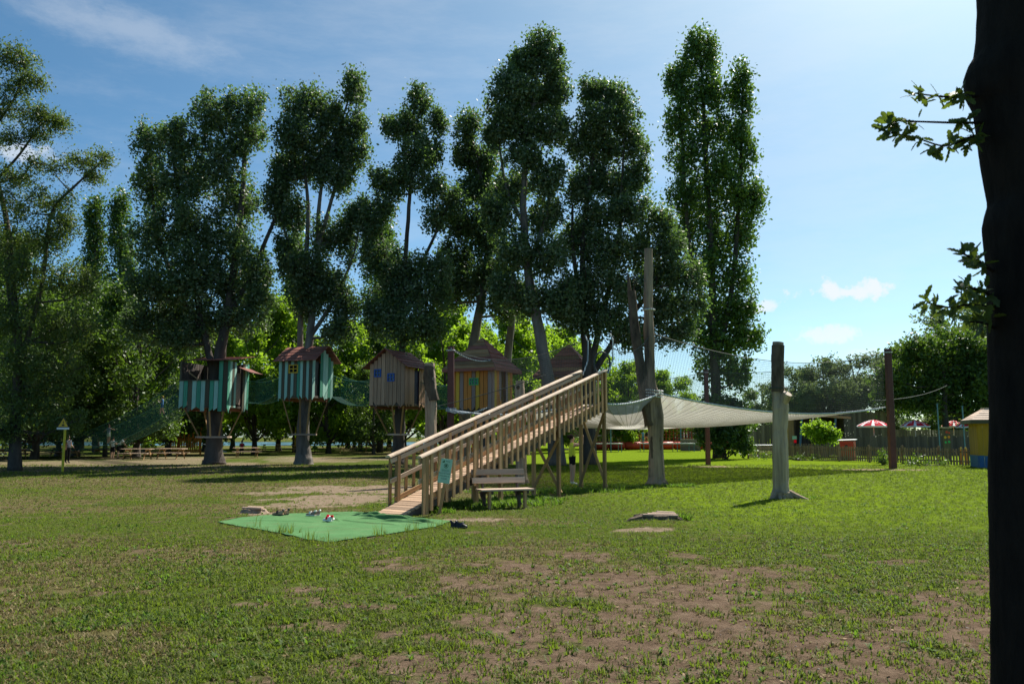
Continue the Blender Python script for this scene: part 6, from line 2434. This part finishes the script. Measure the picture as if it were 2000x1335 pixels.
def build_right():
    fence_line('picket_fence', 'weathered low picket fence across the right lawn', gp(1535, 896), gp(1914, 911), .185, .10, 1.02, 'wood_picket', seed=3)
    fence_line('picket_fence', 'short dark picket fence end left of the cut trunk', gp(1463, 895), gp(1522, 893), .19, .10, .98, 'wood_picket', seed=4)
    # garden bench against the short fence
    b = gp(1497, 893)
    t = thing('park_bench', 'small dark bench against the short picket fence', 'bench', b)
    plank('seat_board', b + Vector((-.85, -.3, .45)), b + Vector((.85, -.3, .45)), .34, .04, M['wood_bench'], t)
    plank('back_board', b + Vector((-.85, -.12, .78)), b + Vector((.85, -.12, .78)), .03, .12, M['wood_dark'], t)
    for x in (-.7, .7):
        plank('leg', b + Vector((x, -.3, -.02)), b + Vector((x, -.3, .43)), .3, .06, M['wood_dark'], t, up=(1, 0, 0))
        plank('back_upright', b + Vector((x, -.15, .3)), b + Vector((x, -.09, .85)), .06, .04, M['wood_dark'], t, up=(1, 0, 0))
    fence_line('board_fence', 'dark board fence with uneven tops behind the pickets', at(1618, 868, 66.0) * Vector((1, 1, 0)), at(1916, 868, 68.0) * Vector((1, 1, 0)), .19, .18, 1.62, 'wood_dark', jag=.04, seed=5, name_piece='board', key='box')
    fence_line('picket_fence', 'second low picket run behind the front fence near the shrub', at(1545, 868, 63) * Vector((1, 1, 0)), at(1617, 868, 61) * Vector((1, 1, 0)), .19, .11, 1.1, 'wood_fence', seed=6)
    fence_line('board_fence', 'tall weathered board wall left of the first parasol', at(1646, 868, 78) * Vector((1, 1, 0)), at(1738, 868, 78) * Vector((1, 1, 0)), .27, .255, 4.0, 'wood_fence', jag=.02, seed=7, name_piece='board', key='box')
    fence_line('board_fence', 'far dark board fence beside the bush', at(1440, 868, 88) * Vector((1, 1, 0)), at(1545, 868, 88) * Vector((1, 1, 0)), .3, .28, 2.85, 'wood_fence', jag=.01, seed=8, name_piece='board', key='box')
    fence_line('board_fence', 'low board wall behind the second parasol', at(1745, 868, 84) * Vector((1, 1, 0)), at(1945, 868, 84) * Vector((1, 1, 0)), .3, .28, 2.3, 'wood_fence', jag=.02, seed=9, name_piece='board', key='box')
    fence_line('board_fence', 'long dark board wall far behind the trampolines', at(1160, 868, 112) * Vector((1, 1, 0)), at(1420, 868, 112) * Vector((1, 1, 0)), .42, .40, 3.4, 'wood_dark', jag=.01, seed=10, name_piece='board', key='box', post_every=6)
    # open shelter
    d = 72
    x0, x1 = at(1541, 868, d).x, at(1650, 868, d).x
    t = thing('open_shelter', 'dark open wooden shelter with slanting blue-green poles', 'shelter', ((x0 + x1) / 2, d, 0))
    for k in range(12):
        x = x0 + (x1 - x0) * (k + .5) / 12
        plank('back_board', (x, d + 3, 0), (x, d + 3, 3.4), (x1 - x0) / 12 - .01, .03, M['wood_dark'], t, up=(0, 1, 0))
    for k in range(3):
        plank('side_board', (x0, d + .2 + k * 1.0 + .3, 0), (x0, d + .5 + k * 1.0, 3.5), .97, .03, M['wood_grey'], t, up=(1, 0, 0))
        plank('side_board', (x1, d + .2 + k * 1.0 + .3, 0), (x1, d + .5 + k * 1.0, 3.4), .97, .03, M['wood_dark'], t, up=(1, 0, 0))
    plank('front_board', (x0 + .25, d, 0), (x0 + .25, d, 3.55), .5, .03, M['wood_grey'], t, up=(0, 1, 0))
    mb = MB()
    mb.slab([Vector((x0 - .3, d - .7, 3.75)), Vector((x1 + .35, d - .7, 3.35)), Vector((x1 + .35, d + 3.3, 3.55)), Vector((x0 - .3, d + 3.3, 3.95))], .10)
    obj('roof', mb, M['wood_dark'], t)
    plank('fascia', (x0 - .3, d - .73, 3.66), (x1 + .35, d - .73, 3.26), .04, .22, M['wood_grey'], t)
    for px in (1566, 1598, 1632):
        p = at(px, 868, d - .3)
        mb = MB()
        mb.tube([(p.x - .25, p.y, 0), (p.x + .12, p.y, 3.5)], .10, 8)
        obj('pole', mb, M['pole_blue'], t)
    # small notice and red figure board before the shelter
    b = gp(1552, 893)
    t = thing('notice_post', 'small white notice with red panel on a post before the shelter', 'sign', b)
    plank('post', b + Vector((0, 0, -.03)), b + Vector((0, 0, 1.15)), .07, .06, M['wood_dark'], t, up=(0, 1, 0))
    obj('white_panel', MB().box(b + Vector((.02, -.06, 1.52)), (.34, .02, .26)), M['sign_green'], t)
    obj('red_panel', MB().box(b + Vector((.06, -.065, 1.24)), (.2, .02, .24)), M['umb_red'], t)
    # red box with pale lid
    d = 54.5
    c = at(1655, 868, d)
    t = thing('red_cabin', 'red box with pale lid and round holes behind the pickets', 'box', (c.x, d, 0), R(-32))
    q = Matrix.Rotation(R(-32), 3, 'Z')
    L_ = lambda x, y, z: Vector((c.x, d, 0)) + q @ Vector((x, y, z))
    for a, e, nr in (((-.45, -.45), (.45, -.45), (0, -1)), ((.45, -.45), (.45, .45), (1, 0)), ((.45, .45), (-.45, .45), (0, 1)), ((-.45, .45), (-.45, -.45), (-1, 0))):
        mb = MB()
        mb.slab([L_(*a, 0), L_(*e, 0), L_(*e, 1.30), L_(*a, 1.30)], .03)
        s = obj('side_panel', mb, M['red'], t)
        mx, my = (a[0] + e[0]) / 2, (a[1] + e[1]) / 2
        tx, ty = (e[0] - a[0]) / .9, (e[1] - a[1]) / .9
        mb = MB()
        mb.poly([L_(mx + nr[0] * .006 + tx * math.cos(w) * .1, my + nr[1] * .006 + ty * math.cos(w) * .1, .95 + math.sin(w) * .1) for w in [2 * math.pi * k / 14 for k in range(14)]], [tuple(range(14))])
        obj('hole', mb, M['black'], s)
    mb = MB()
    mb.slab([L_(-.55, -.55, 1.36), L_(.55, -.55, 1.40), L_(.55, .55, 1.44), L_(-.55, .55, 1.40)], .05)
    obj('lid', mb, M['white'], t)
    # parasols
    for px, py, d, rad, lab in ((1706, 832, 68, 1.33, 'red and white parasol left of the thick post, nearest'), (1787, 832, 72, 1.24, 'red and white parasol behind the tree trunk'),
                                (1862, 832, 76, 1.1, 'red and white parasol behind the flower sign'), (1892, 833, 70, 1.05, 'red and white parasol next to the yellow hut')):
        c = at(px, py, d)
        t = thing('parasol', lab, 'parasol', (c.x, d, 0), 0, 'striped parasols in the yard')
        zt = c.z + .55
        mb = MB()
        mb.tube([(c.x, d, -.02), (c.x, d, zt + .05)], .028, 8)
        obj('pole', mb, M['umb_white'], t)
        N_ = 8
        for k in range(N_):
            a0, a1 = 2 * math.pi * (k + .3) / N_, 2 * math.pi * (k + 1.3) / N_
            mb = MB()
            P = []
            for i in range(5):
                r = rad * i / 4
                z = zt - .5 * (i / 4) ** 1.6
                for j in range(5):
                    a = a0 + (a1 - a0) * j / 4
                    rr = r * (1 - .05 * math.sin(math.pi * j / 4))
                    P.append((c.x + math.cos(a) * rr, d + math.sin(a) * rr, z - .03 * math.sin(math.pi * j / 4) * i / 4))
            fs, mi = [], []
            mb.v = P
            for i in range(4):
                for j in range(4):
                    mb.f.append((i * 5 + j, i * 5 + j + 1, (i + 1) * 5 + j + 1, (i + 1) * 5 + j))
                    mb.m.append(1 if (j == 0 or i == 3 and False) else 0)
            pn = obj('canopy_panel', mb, [M['umb_red'], M['umb_white']], t, smooth=True)
            mb = MB()
            p0, p1 = Vector(P[20]), Vector(P[24])
            mb.slab([Vector(P[20 + j]) for j in range(5)] + [Vector(P[20 + j]) - Vector((0, 0, .12)) for j in range(4, -1, -1)], .006)
            obj('valance', mb, M['umb_white'], pn)
            am = (a0 + a1) / 2
            er, et = Vector((math.cos(am), math.sin(am), -.52)).normalized(), Vector((-math.sin(am), math.cos(am), 0))
            mc = Vector((c.x + math.cos(am) * rad * .62, d + math.sin(am) * rad * .62, zt - .5 * .62 ** 1.6 + .004))
            mb = MB()
            for q_ in range(12):
                w0, w1 = 2 * math.pi * q_ / 12, 2 * math.pi * (q_ + 1) / 12
                mb.poly([mc + er * math.cos(w) * r_ + et * math.sin(w) * r_ for w, r_ in ((w0, .11), (w0, .15), (w1, .15), (w1, .11))], [(0, 1, 2, 3)])
            obj('round_mark', mb, M['umb_white'], pn)
    # flower face board on the fence
    b = at(1848, 868, 54)
    b.z = 0
    t = thing('flower_board', 'dark board with coloured dots standing at the board fence', 'sign', b)
    plank('board', b + Vector((0, -.1, -.02)), b + Vector((0, -.1, 2.15)), .5, .05, M['olive_brown'], t, up=(0, -1, 0))
    obj('top_shelf', MB().box(b + Vector((0, -.1, 2.2)), (.7, .25, .06)), M['wood_bench'], t)
    for dx, z, mat, r in ((-.11, 1.55, 'yellow', .09), (.13, 1.57, 'orange', .09), (-.1, 1.22, 'green', .08), (.13, 1.25, 'green', .08), (.0, 1.9, 'red', .09), (.17, 1.85, 'red', .07)):
        mb = MB()
        mb.poly([b + Vector((dx + math.cos(w) * r, -.132, z + math.sin(w) * r)) for w in [2 * math.pi * k / 12 for k in range(12)]], [tuple(range(12))])
        obj('dot', mb, M[mat], t)
    for dx, lab in ((0, 'orange upright cylinder behind the right pickets, left one'), (9, 'orange upright cylinder behind the right pickets, right one')):
        b = at(1876 + dx, 868, 47)
        b.z = 0
        t = thing('orange_cylinder', lab, 'cylinder', b, 0, 'orange cylinders behind the fence')
        mb = MB()
        mb.lathe(b, [(.10, 0), (.10, .78), (.09, .83)], 12)
        obj('barrel', mb, M['orange'], t)
        mb = MB()
        mb.lathe(b, [(.088, .832), (.05, .93), (.02, 1.0), (.001, 1.0)], 12)
        obj('cap', mb, M['yellow'], t)
    # yellow hut behind the oak
    b = at(1910, 868, 41.5)
    b.z = 0
    t = thing('garden_hut', 'yellow hut with blue base and tan roof beside the oak trunk', 'hut', b)
    W_, D_ = 2.2, 2.0
    x0 = at(1910, 868, 41.5).x
    n = 9
    for k in range(n):
        x = x0 + W_ * (k + .5) / n
        plank('wall_board', (x, 41.5, .62), (x, 41.5, 2.45), W_ / n - .01, .03, M['hut_yellow'], t, up=(0, -1, 0))
        plank('base_board', (x, 41.48, -.02), (x, 41.48, .63 - .02 * k), W_ / n - .01, .04, M['hut_blue'], t, up=(0, -1, 0))
        y = 41.5 + D_ * (k + .5) / n
        plank('wall_board', (x0 - .0, y, .62), (x0 - .0, y, 2.45), D_ / n - .01, .03, M['hut_yellow'], t, up=(-1, 0, 0))
        plank('base_board', (x0 - .02, y, -.02), (x0 - .02, y, .63), D_ / n - .01, .04, M['hut_blue'], t, up=(-1, 0, 0))
    e = .32
    A = [Vector((x0 - e, 41.5 - e, 2.45)), Vector((x0 + W_ + e, 41.5 - e, 2.45)), Vector((x0 + W_ + e, 41.5 + D_ + e, 2.45)), Vector((x0 - e, 41.5 + D_ + e, 2.45))]
    T = [Vector((x0 + .55, 41.5 + .6, 3.05)), Vector((x0 + W_ - .5, 41.5 + .6, 3.05)), Vector((x0 + W_ - .5, 41.5 + D_ - .6, 3.05)), Vector((x0 + .55, 41.5 + D_ - .6, 3.05))]
    for k in range(4):
        a, c_, tc, ta = A[k], A[(k + 1) % 4], T[(k + 1) % 4], T[k]
        for j in range(5):
            v0, v1 = j / 5, (j + 1.1) / 5
            mb = MB()
            up_ = Vector((0, 0, .02))
            mb.slab([a.lerp(ta, v0) + up_, c_.lerp(tc, v0) + up_, c_.lerp(tc, min(1, v1)), a.lerp(ta, min(1, v1))], .03)
            obj('roof_course', mb, M['wood_bench'], t)
        plank('eave_board', a - Vector((0, 0, .09)), c_ - Vector((0, 0, .09)), .04, .2, M['olive_brown'], t)
    obj('roof_cap', MB().box((x0 + W_ / 2, 41.5 + D_ / 2, 3.07), (1.2, .85, .06)), M['wood_bench'], t)
    t.rotation_euler = (0, 0, R(-19))
    # slim steel lamp poles in the yard
    for px, h, lab in ((1835, 4.2, 'slim grey pole left of the flower board'), (1884, 4.0, 'slim grey pole next to the last parasol')):
        b = at(px, 868, 64)
        b.z = 0
        t = thing('steel_pole', lab, 'pole', b, 0, 'slim yard poles')
        mb = MB()
        mb.tube([(b.x, b.y, -.03), (b.x, b.y, h)], .05, 8)
        obj('shaft', mb, M['pole_blue'], t)
        obj('cap', MB().box((b.x, b.y, h + .02), (.14, .14, .03)), M['pole_blue'], t)


build_right()


def build_playground():
    def trampoline(px, d, w, lab, poles=0, xs=()):
        c = at(px, 868, d)
        c.z = 0
        t = thing('trampoline', lab, 'trampoline', c, 0, 'trampolines beyond the net')
        zt = .86
        mb = MB()
        mb.box((c.x, d, zt - .02), (w * .86, 1.9, .02))
        obj('jumping_mat', mb, M['black'], t)
        for x, y, sx, sy in ((0, -1.15, w, .34), (0, 1.15, w, .34), (-w / 2 + .15, 0, .3, 1.96), (w / 2 - .15, 0, .3, 1.96)):
            obj('edge_pad', MB().box((c.x + x, d + y, zt + .02), (sx, sy, .09)), M['umb_white'], t)
        for k in range(max(2, int(w / 1.6)) + 1):
            x = c.x - w / 2 + .15 + (w - .3) * k / max(2, int(w / 1.6))
            for y in (-1.2, 1.2):
                mb = MB()
                mb.tube([(x, d + y, -.02), (x, d + y, zt - .03)], .04, 6)
                obj('leg', mb, M['pole_blue'], t)
        for x in xs:
            mb = MB()
            p = at(x, 868, d - 1.3)
            mb.tube([(p.x, d - 1.3, -.02), (p.x, d - 1.3, 3.4)], .055, 6)
            obj('tall_pole', mb, M['pole_blue'], t)
        return t
    trampoline(1165, 84, 5.2, 'trampoline with two tall blue poles right behind the ramp top', xs=(1183, 1193))
    trampoline(1302, 86, 5.6, 'long trampoline partly hidden by the forked dead trunk')
    # red air cushion strip
    c = at(1300, 868, 98)
    c.z = 0
    t = thing('air_cushion', 'long low orange-red cushion strip behind the trampolines', 'cushion', c)
    for k in range(9):
        x = c.x - 8 + 2.0 * k
        mb = MB()
        mb.tube([(x - 1, 98, .5), (x - .9, 98, .5), (x + .9, 98, .5), (x + 1, 98, .5)], [.30, .48, .48, .30], 12)
        obj('segment', mb, M['red'], t, smooth=True)
    # far ramp with slatted rail
    d = 100
    a, e = at(1186, 835, d), at(1264, 857, d)
    t = thing('slatted_walkway', 'brown slatted ramp descending to the right beyond the trampolines', 'ramp', a.lerp(e, .5) * Vector((1, 1, 0)))
    n = 22
    for k in range(n + 1):
        p = a.lerp(e, k / n)
        plank('slat', p + Vector((0, 0, -1.0)), p + Vector((0, 0, .25)), .10, .04, M['wood_bench'] if k % 2 else M['wood_grey'], t, up=(0, -1, 0))
    for z in (.2, -.2, -.7):
        plank('rail', a + Vector((0, -.06, z)), e + Vector((0, -.06, z)), .05, .16, M['wood_grey'], t)
    for k in range(6):
        p = a.lerp(e, k / 5)
        plank('post', (p.x, d + .1, -.02), (p.x, d + .1, p.z + .45), .16, .16, M['wood_dark'], t, up=(0, 1, 0))
    plank('deck', a + Vector((0, .8, -.9)), e + Vector((0, .8, -.9)), 1.5, .08, M['wood_deck'], t)
    # red rope climbing net
    d = 94
    c = at(1330, 868, d)
    t = thing('climbing_net', 'red rope climbing net hung between slim poles', 'climbing frame', (c.x, d, 0))
    for x in (-3.0, 0, 3.0):
        mb = MB()
        mb.tube([(c.x + x, d, -.02), (c.x + x, d, 3.3)], .07, 8)
        obj('pole', mb, M['pole_blue'], t)
    mb = MB()
    net_panel(mb, sagline((c.x - 3, d, .9), (c.x + 3, d, .9), .15), sagline((c.x - 3, d, 3.1), (c.x + 3, d, 3.1), .3), .42, 6, .028)
    obj('rope_mesh', mb, M['red'], t)
    # timber-edged stack beside it
    b = at(1348, 868, 90)
    b.z = 0
    t = thing('timber_box', 'low box of stacked grey timbers right of the red net', 'box', b)
    for k in range(5):
        plank('timber', b + Vector((-1.1, 0, .14 + .26 * k)), b + Vector((1.1, 0, .14 + .26 * k)), .3, .25, M['wood_fence'], t)
    # dark low table under the ramp, far
    b = gp(1101, 893)
    t = thing('picnic_table', 'dark bench table seen just behind the woman', 'picnic table', b)
    plank('top_board', b + Vector((-.6, 0, .62)), b + Vector((.75, 0, .62)), .6, .06, M['wood_dark'], t)
    for x in (-.45, .55):
        plank('leg', b + Vector((x, 0, -.02)), b + Vector((x, 0, .59)), .4, .08, M['wood_dark'], t, up=(1, 0, 0))
    # white goal-like rail far right of the bush
    b = at(1480, 868, 80)
    b.z = 0
    t = thing('low_rail', 'thin pale rail on short posts before the far board fence', 'rail', b)
    mb = MB()
    mb.tube([(b.x - 2.6, 80, .75), (b.x + 2.6, 80, .75)], .05, 6)
    obj('bar', mb, M['pole_blue'], t)
    for x in (-2.5, 0, 2.5):
        plank('post', (b.x + x, 80.08, -.02), (b.x + x, 80.08, .8), .08, .08, M['wood_pink'], t, up=(0, 1, 0))


build_playground()


# ------------------------------------------------------------------ the oak in the foreground
def build_oak():
    d = 4.3
    cx = at(2035, 700, d).x
    t = thing('oak_tree', 'dark oak trunk in the right foreground with leafy twigs', 'tree', (cx, d, 0))
    prof = [(1500, 1935), (1335, 1948), (1200, 1946), (1000, 1944), (850, 1942), (700, 1941), (600, 1940), (520, 1938), (470, 1932), (440, 1929), (415, 1934), (390, 1944), (350, 1936), (300, 1926), (250, 1919), (205, 1912),
            (180, 1899), (145, 1893), (118, 1902), (100, 1913), (60, 1919), (0, 1924), (-100, 1926), (-300, 1930), (-520, 1932)]
    mb = MB()
    S = 40
    rng = np.random.default_rng(8)
    zs, rs = [], []
    for py, px in prof[::-1]:
        p = at(px, py, d)
        zs.append(p.z)
        rs.append(cx - p.x)
    zz = np.linspace(-.06, zs[0], 220)
    rr = np.interp(zz, zs[::-1], rs[::-1])
    rr[:14] *= np.linspace(1.35, 1.0, 14)
    core = np.full_like(rr, np.median(rr))
    P = []
    for i, z in enumerate(zz):
        for k in range(S):
            an = 2 * math.pi * k / S
            wl = max(0, -math.cos(an)) ** 1.5            # the bulges sit on the left flank
            r = core[i] * (1 - wl) + rr[i] * wl
            nz = vnoise(np.array([an * 6.5 + 3]), np.array([z * 3.0]))[0] - .5 + .5 * (vnoise(np.array([an * 14]), np.array([z * 9.0]))[0] - .5)
            r *= 1 + .045 * nz
            P.append((cx + math.cos(an) * r, d + math.sin(an) * r, z))
    fs = [(i * S + k, i * S + (k + 1) % S, (i + 1) * S + (k + 1) % S, (i + 1) * S + k) for i in range(len(zz) - 1) for k in range(S)]
    mb.poly(P, fs)
    top = Vector((cx, d, zz[-1]))
    for a, ln in ((0.3, 3.2), (2.0, 2.6), (3.6, 2.4), (5.0, 2.8)):
        e = top + Vector((math.cos(a) * ln, math.sin(a) * ln, ln * .8))
        mb.tube([top - Vector((0, 0, .5)), top.lerp(e, .5) + Vector((0, 0, .2)), e], [.16, .11, .04], 8)
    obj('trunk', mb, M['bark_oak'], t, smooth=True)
    # crown high above the picture
    ell = []
    rd = random.Random(5)
    for k in range(22):
        a = rd.uniform(0, 6.28)
        r = rd.uniform(.3, 3.2)
        c = top + Vector((math.cos(a) * r, math.sin(a) * r + .4, rd.uniform(.9, 4.0)))
        ell.append((tuple(c), (1.1, 1.1, .8)))
    V, Fq, rn = leaf_cloud(ell, 15000, .13, np.random.default_rng(9), 1.0, 1.0, .4)
    link('crown', mesh_from_np('crown', V, Fq, M['leaf_oak'], {'rnd': rn}, origin=(cx, d, 0)), t)
    # lobed oak leaf, shared
    half = [(0, .0), (.05, .10), (.10, .16), (.12, .13), (.17, .27), (.22, .38), (.15, .42), (.20, .55), (.25, .62), (.14, .68), (.17, .80), (.12, .90), (0, 1.0)]
    ring = [(x, y) for x, y in half] + [(-x, y) for x, y in half[-2:0:-1]]
    P = [(x, y, .16 * abs(x) - .10 * y * y) for x, y in ring] + [(0, y, -.10 * y * y) for y in (.16, .42, .68, .90)]
    nrg = len(ring)
    fs = []
    ax = [0, nrg, nrg + 1, nrg + 2, nrg + 3, 12]
    bands = [(0, 2, 0, 1), (2, 6, 1, 2), (6, 9, 2, 3), (9, 11, 3, 4), (11, 12, 4, 5)]
    for i0, i1, a0, a1 in bands:
        r_ = [ax[a0]] + ([] if i0 == 0 else []) + list(range(max(1, i0), i1 + 1)) + ([ax[a1]] if ax[a1] != i1 else [])
        fs.append(tuple(dict.fromkeys(r_)))
        l_ = [ax[a0]] + [(nrg - j) % nrg for j in range(max(1, i0), i1 + 1)] + ([ax[a1]] if ax[a1] != (nrg - i1) % nrg else [])
        fs.append(tuple(dict.fromkeys(l_))[::-1])
    leaf_me = bpy.data.meshes.new('leaf')
    leaf_me.from_pydata(P, [], fs)
    leaf_me.materials.append(M['leaf_oak'])
    ra = leaf_me.attributes.new('rnd', 'FLOAT', 'FACE')
    ra.data.foreach_set('value', [.5] * len(leaf_me.polygons))
    leaf_me.update()

    def leaf(p, dirn, size, parent):
        y = dirn.normalized()
        n = Vector((rd.uniform(-1, 1), rd.uniform(-1, .2), rd.uniform(.0, 1)))
        x = y.cross(n).normalized()
        z = x.cross(y)
        Mx = Matrix((x, y, z)).transposed().to_4x4()
        Mx.translation = p
        o = bpy.data.objects.new('leaf', leaf_me)
        COL.objects.link(o)
        o.parent = parent
        Ml = WM(parent).inverted() @ Mx
        o.location, o.rotation_euler, o.scale = Ml.to_translation(), Ml.to_euler(), (size * rd.uniform(.8, 1.15), size, size)

    twigs = [([(1915, 188, 0), (1870, 190, -.05), (1830, 188, -.08), (1790, 183, -.1)], [(1880, 180, 5), (1865, 186, 4), (1828, 186, 4), (1800, 186, 5), (1785, 182, 5), (1890, 190, 2)]),
             ([(1920, 240, 0), (1870, 240, -.1), (1800, 238, -.15), (1745, 236, -.2)], [(1885, 235, 6), (1895, 228, 5), (1875, 245, 5), (1760, 238, 6), (1745, 238, 6), (1790, 238, 2), (1730, 252, 4)]),
             ([(1925, 262, 0), (1895, 268, -.05), (1845, 285, -.1), (1790, 270, -.15), (1735, 258, -.2)], [(1890, 268, 6), (1905, 262, 6), (1880, 280, 5), (1845, 288, 5), (1825, 295, 4), (1795, 272, 4), (1775, 262, 4), (1755, 262, 4), (1735, 256, 5), (1900, 285, 4), (1862, 278, 3)]),
             ([(1940, 530, 0), (1910, 510, -.1), (1880, 495, -.15)], [(1885, 497, 5), (1900, 510, 5), (1915, 515, 5), (1925, 525, 5), (1895, 520, 4)]),
             ([(1942, 580, 0), (1910, 565, -.1), (1870, 560, -.2)], [(1900, 560, 6), (1880, 562, 6), (1920, 565, 6), (1930, 580, 6), (1910, 580, 6), (1890, 575, 5)]),
             ([(1942, 600, 0), (1890, 595, -.1), (1850, 600, -.2), (1810, 590, -.25)], [(1890, 600, 5), (1865, 605, 5), (1845, 602, 4), (1825, 595, 4), (1810, 590, 4), (1920, 605, 6), (1930, 620, 6)]),
             ([(1942, 640, 0), (1920, 630, -.1), (1895, 628, -.15)], [(1925, 630, 6), (1910, 625, 6), (1895, 625, 4)])]
    for line, lv in twigs:
        Q = [at(px, py, d + dy - .0) for px, py, dy in line]
        Q2, R2 = smooth_line(Q, [.009, .007, .005, .004, .0025][:len(Q)], 5)
        mb = MB()
        mb.tube(Q2, R2, 5)
        br = obj('twig', mb, M['bark_oak'], t)
        for px, py, n in lv:
            dd = min((abs(q[0] - px), q[2]) for q in line)[1]
            p = at(px, py, d + dd)
            s = min(Q2, key=lambda v: (v - p).length)
            for k in range(n + 2):
                dv = Vector((rd.uniform(-1, .55), rd.uniform(-.6, .6), rd.uniform(-.75, .65)))
                leaf(s.lerp(p, rd.uniform(.3, 1)) + Vector((rd.uniform(-.02, .02), rd.uniform(-.03, .03), rd.uniform(-.015, .015))), dv, rd.uniform(.055, .095), br)


build_oak()
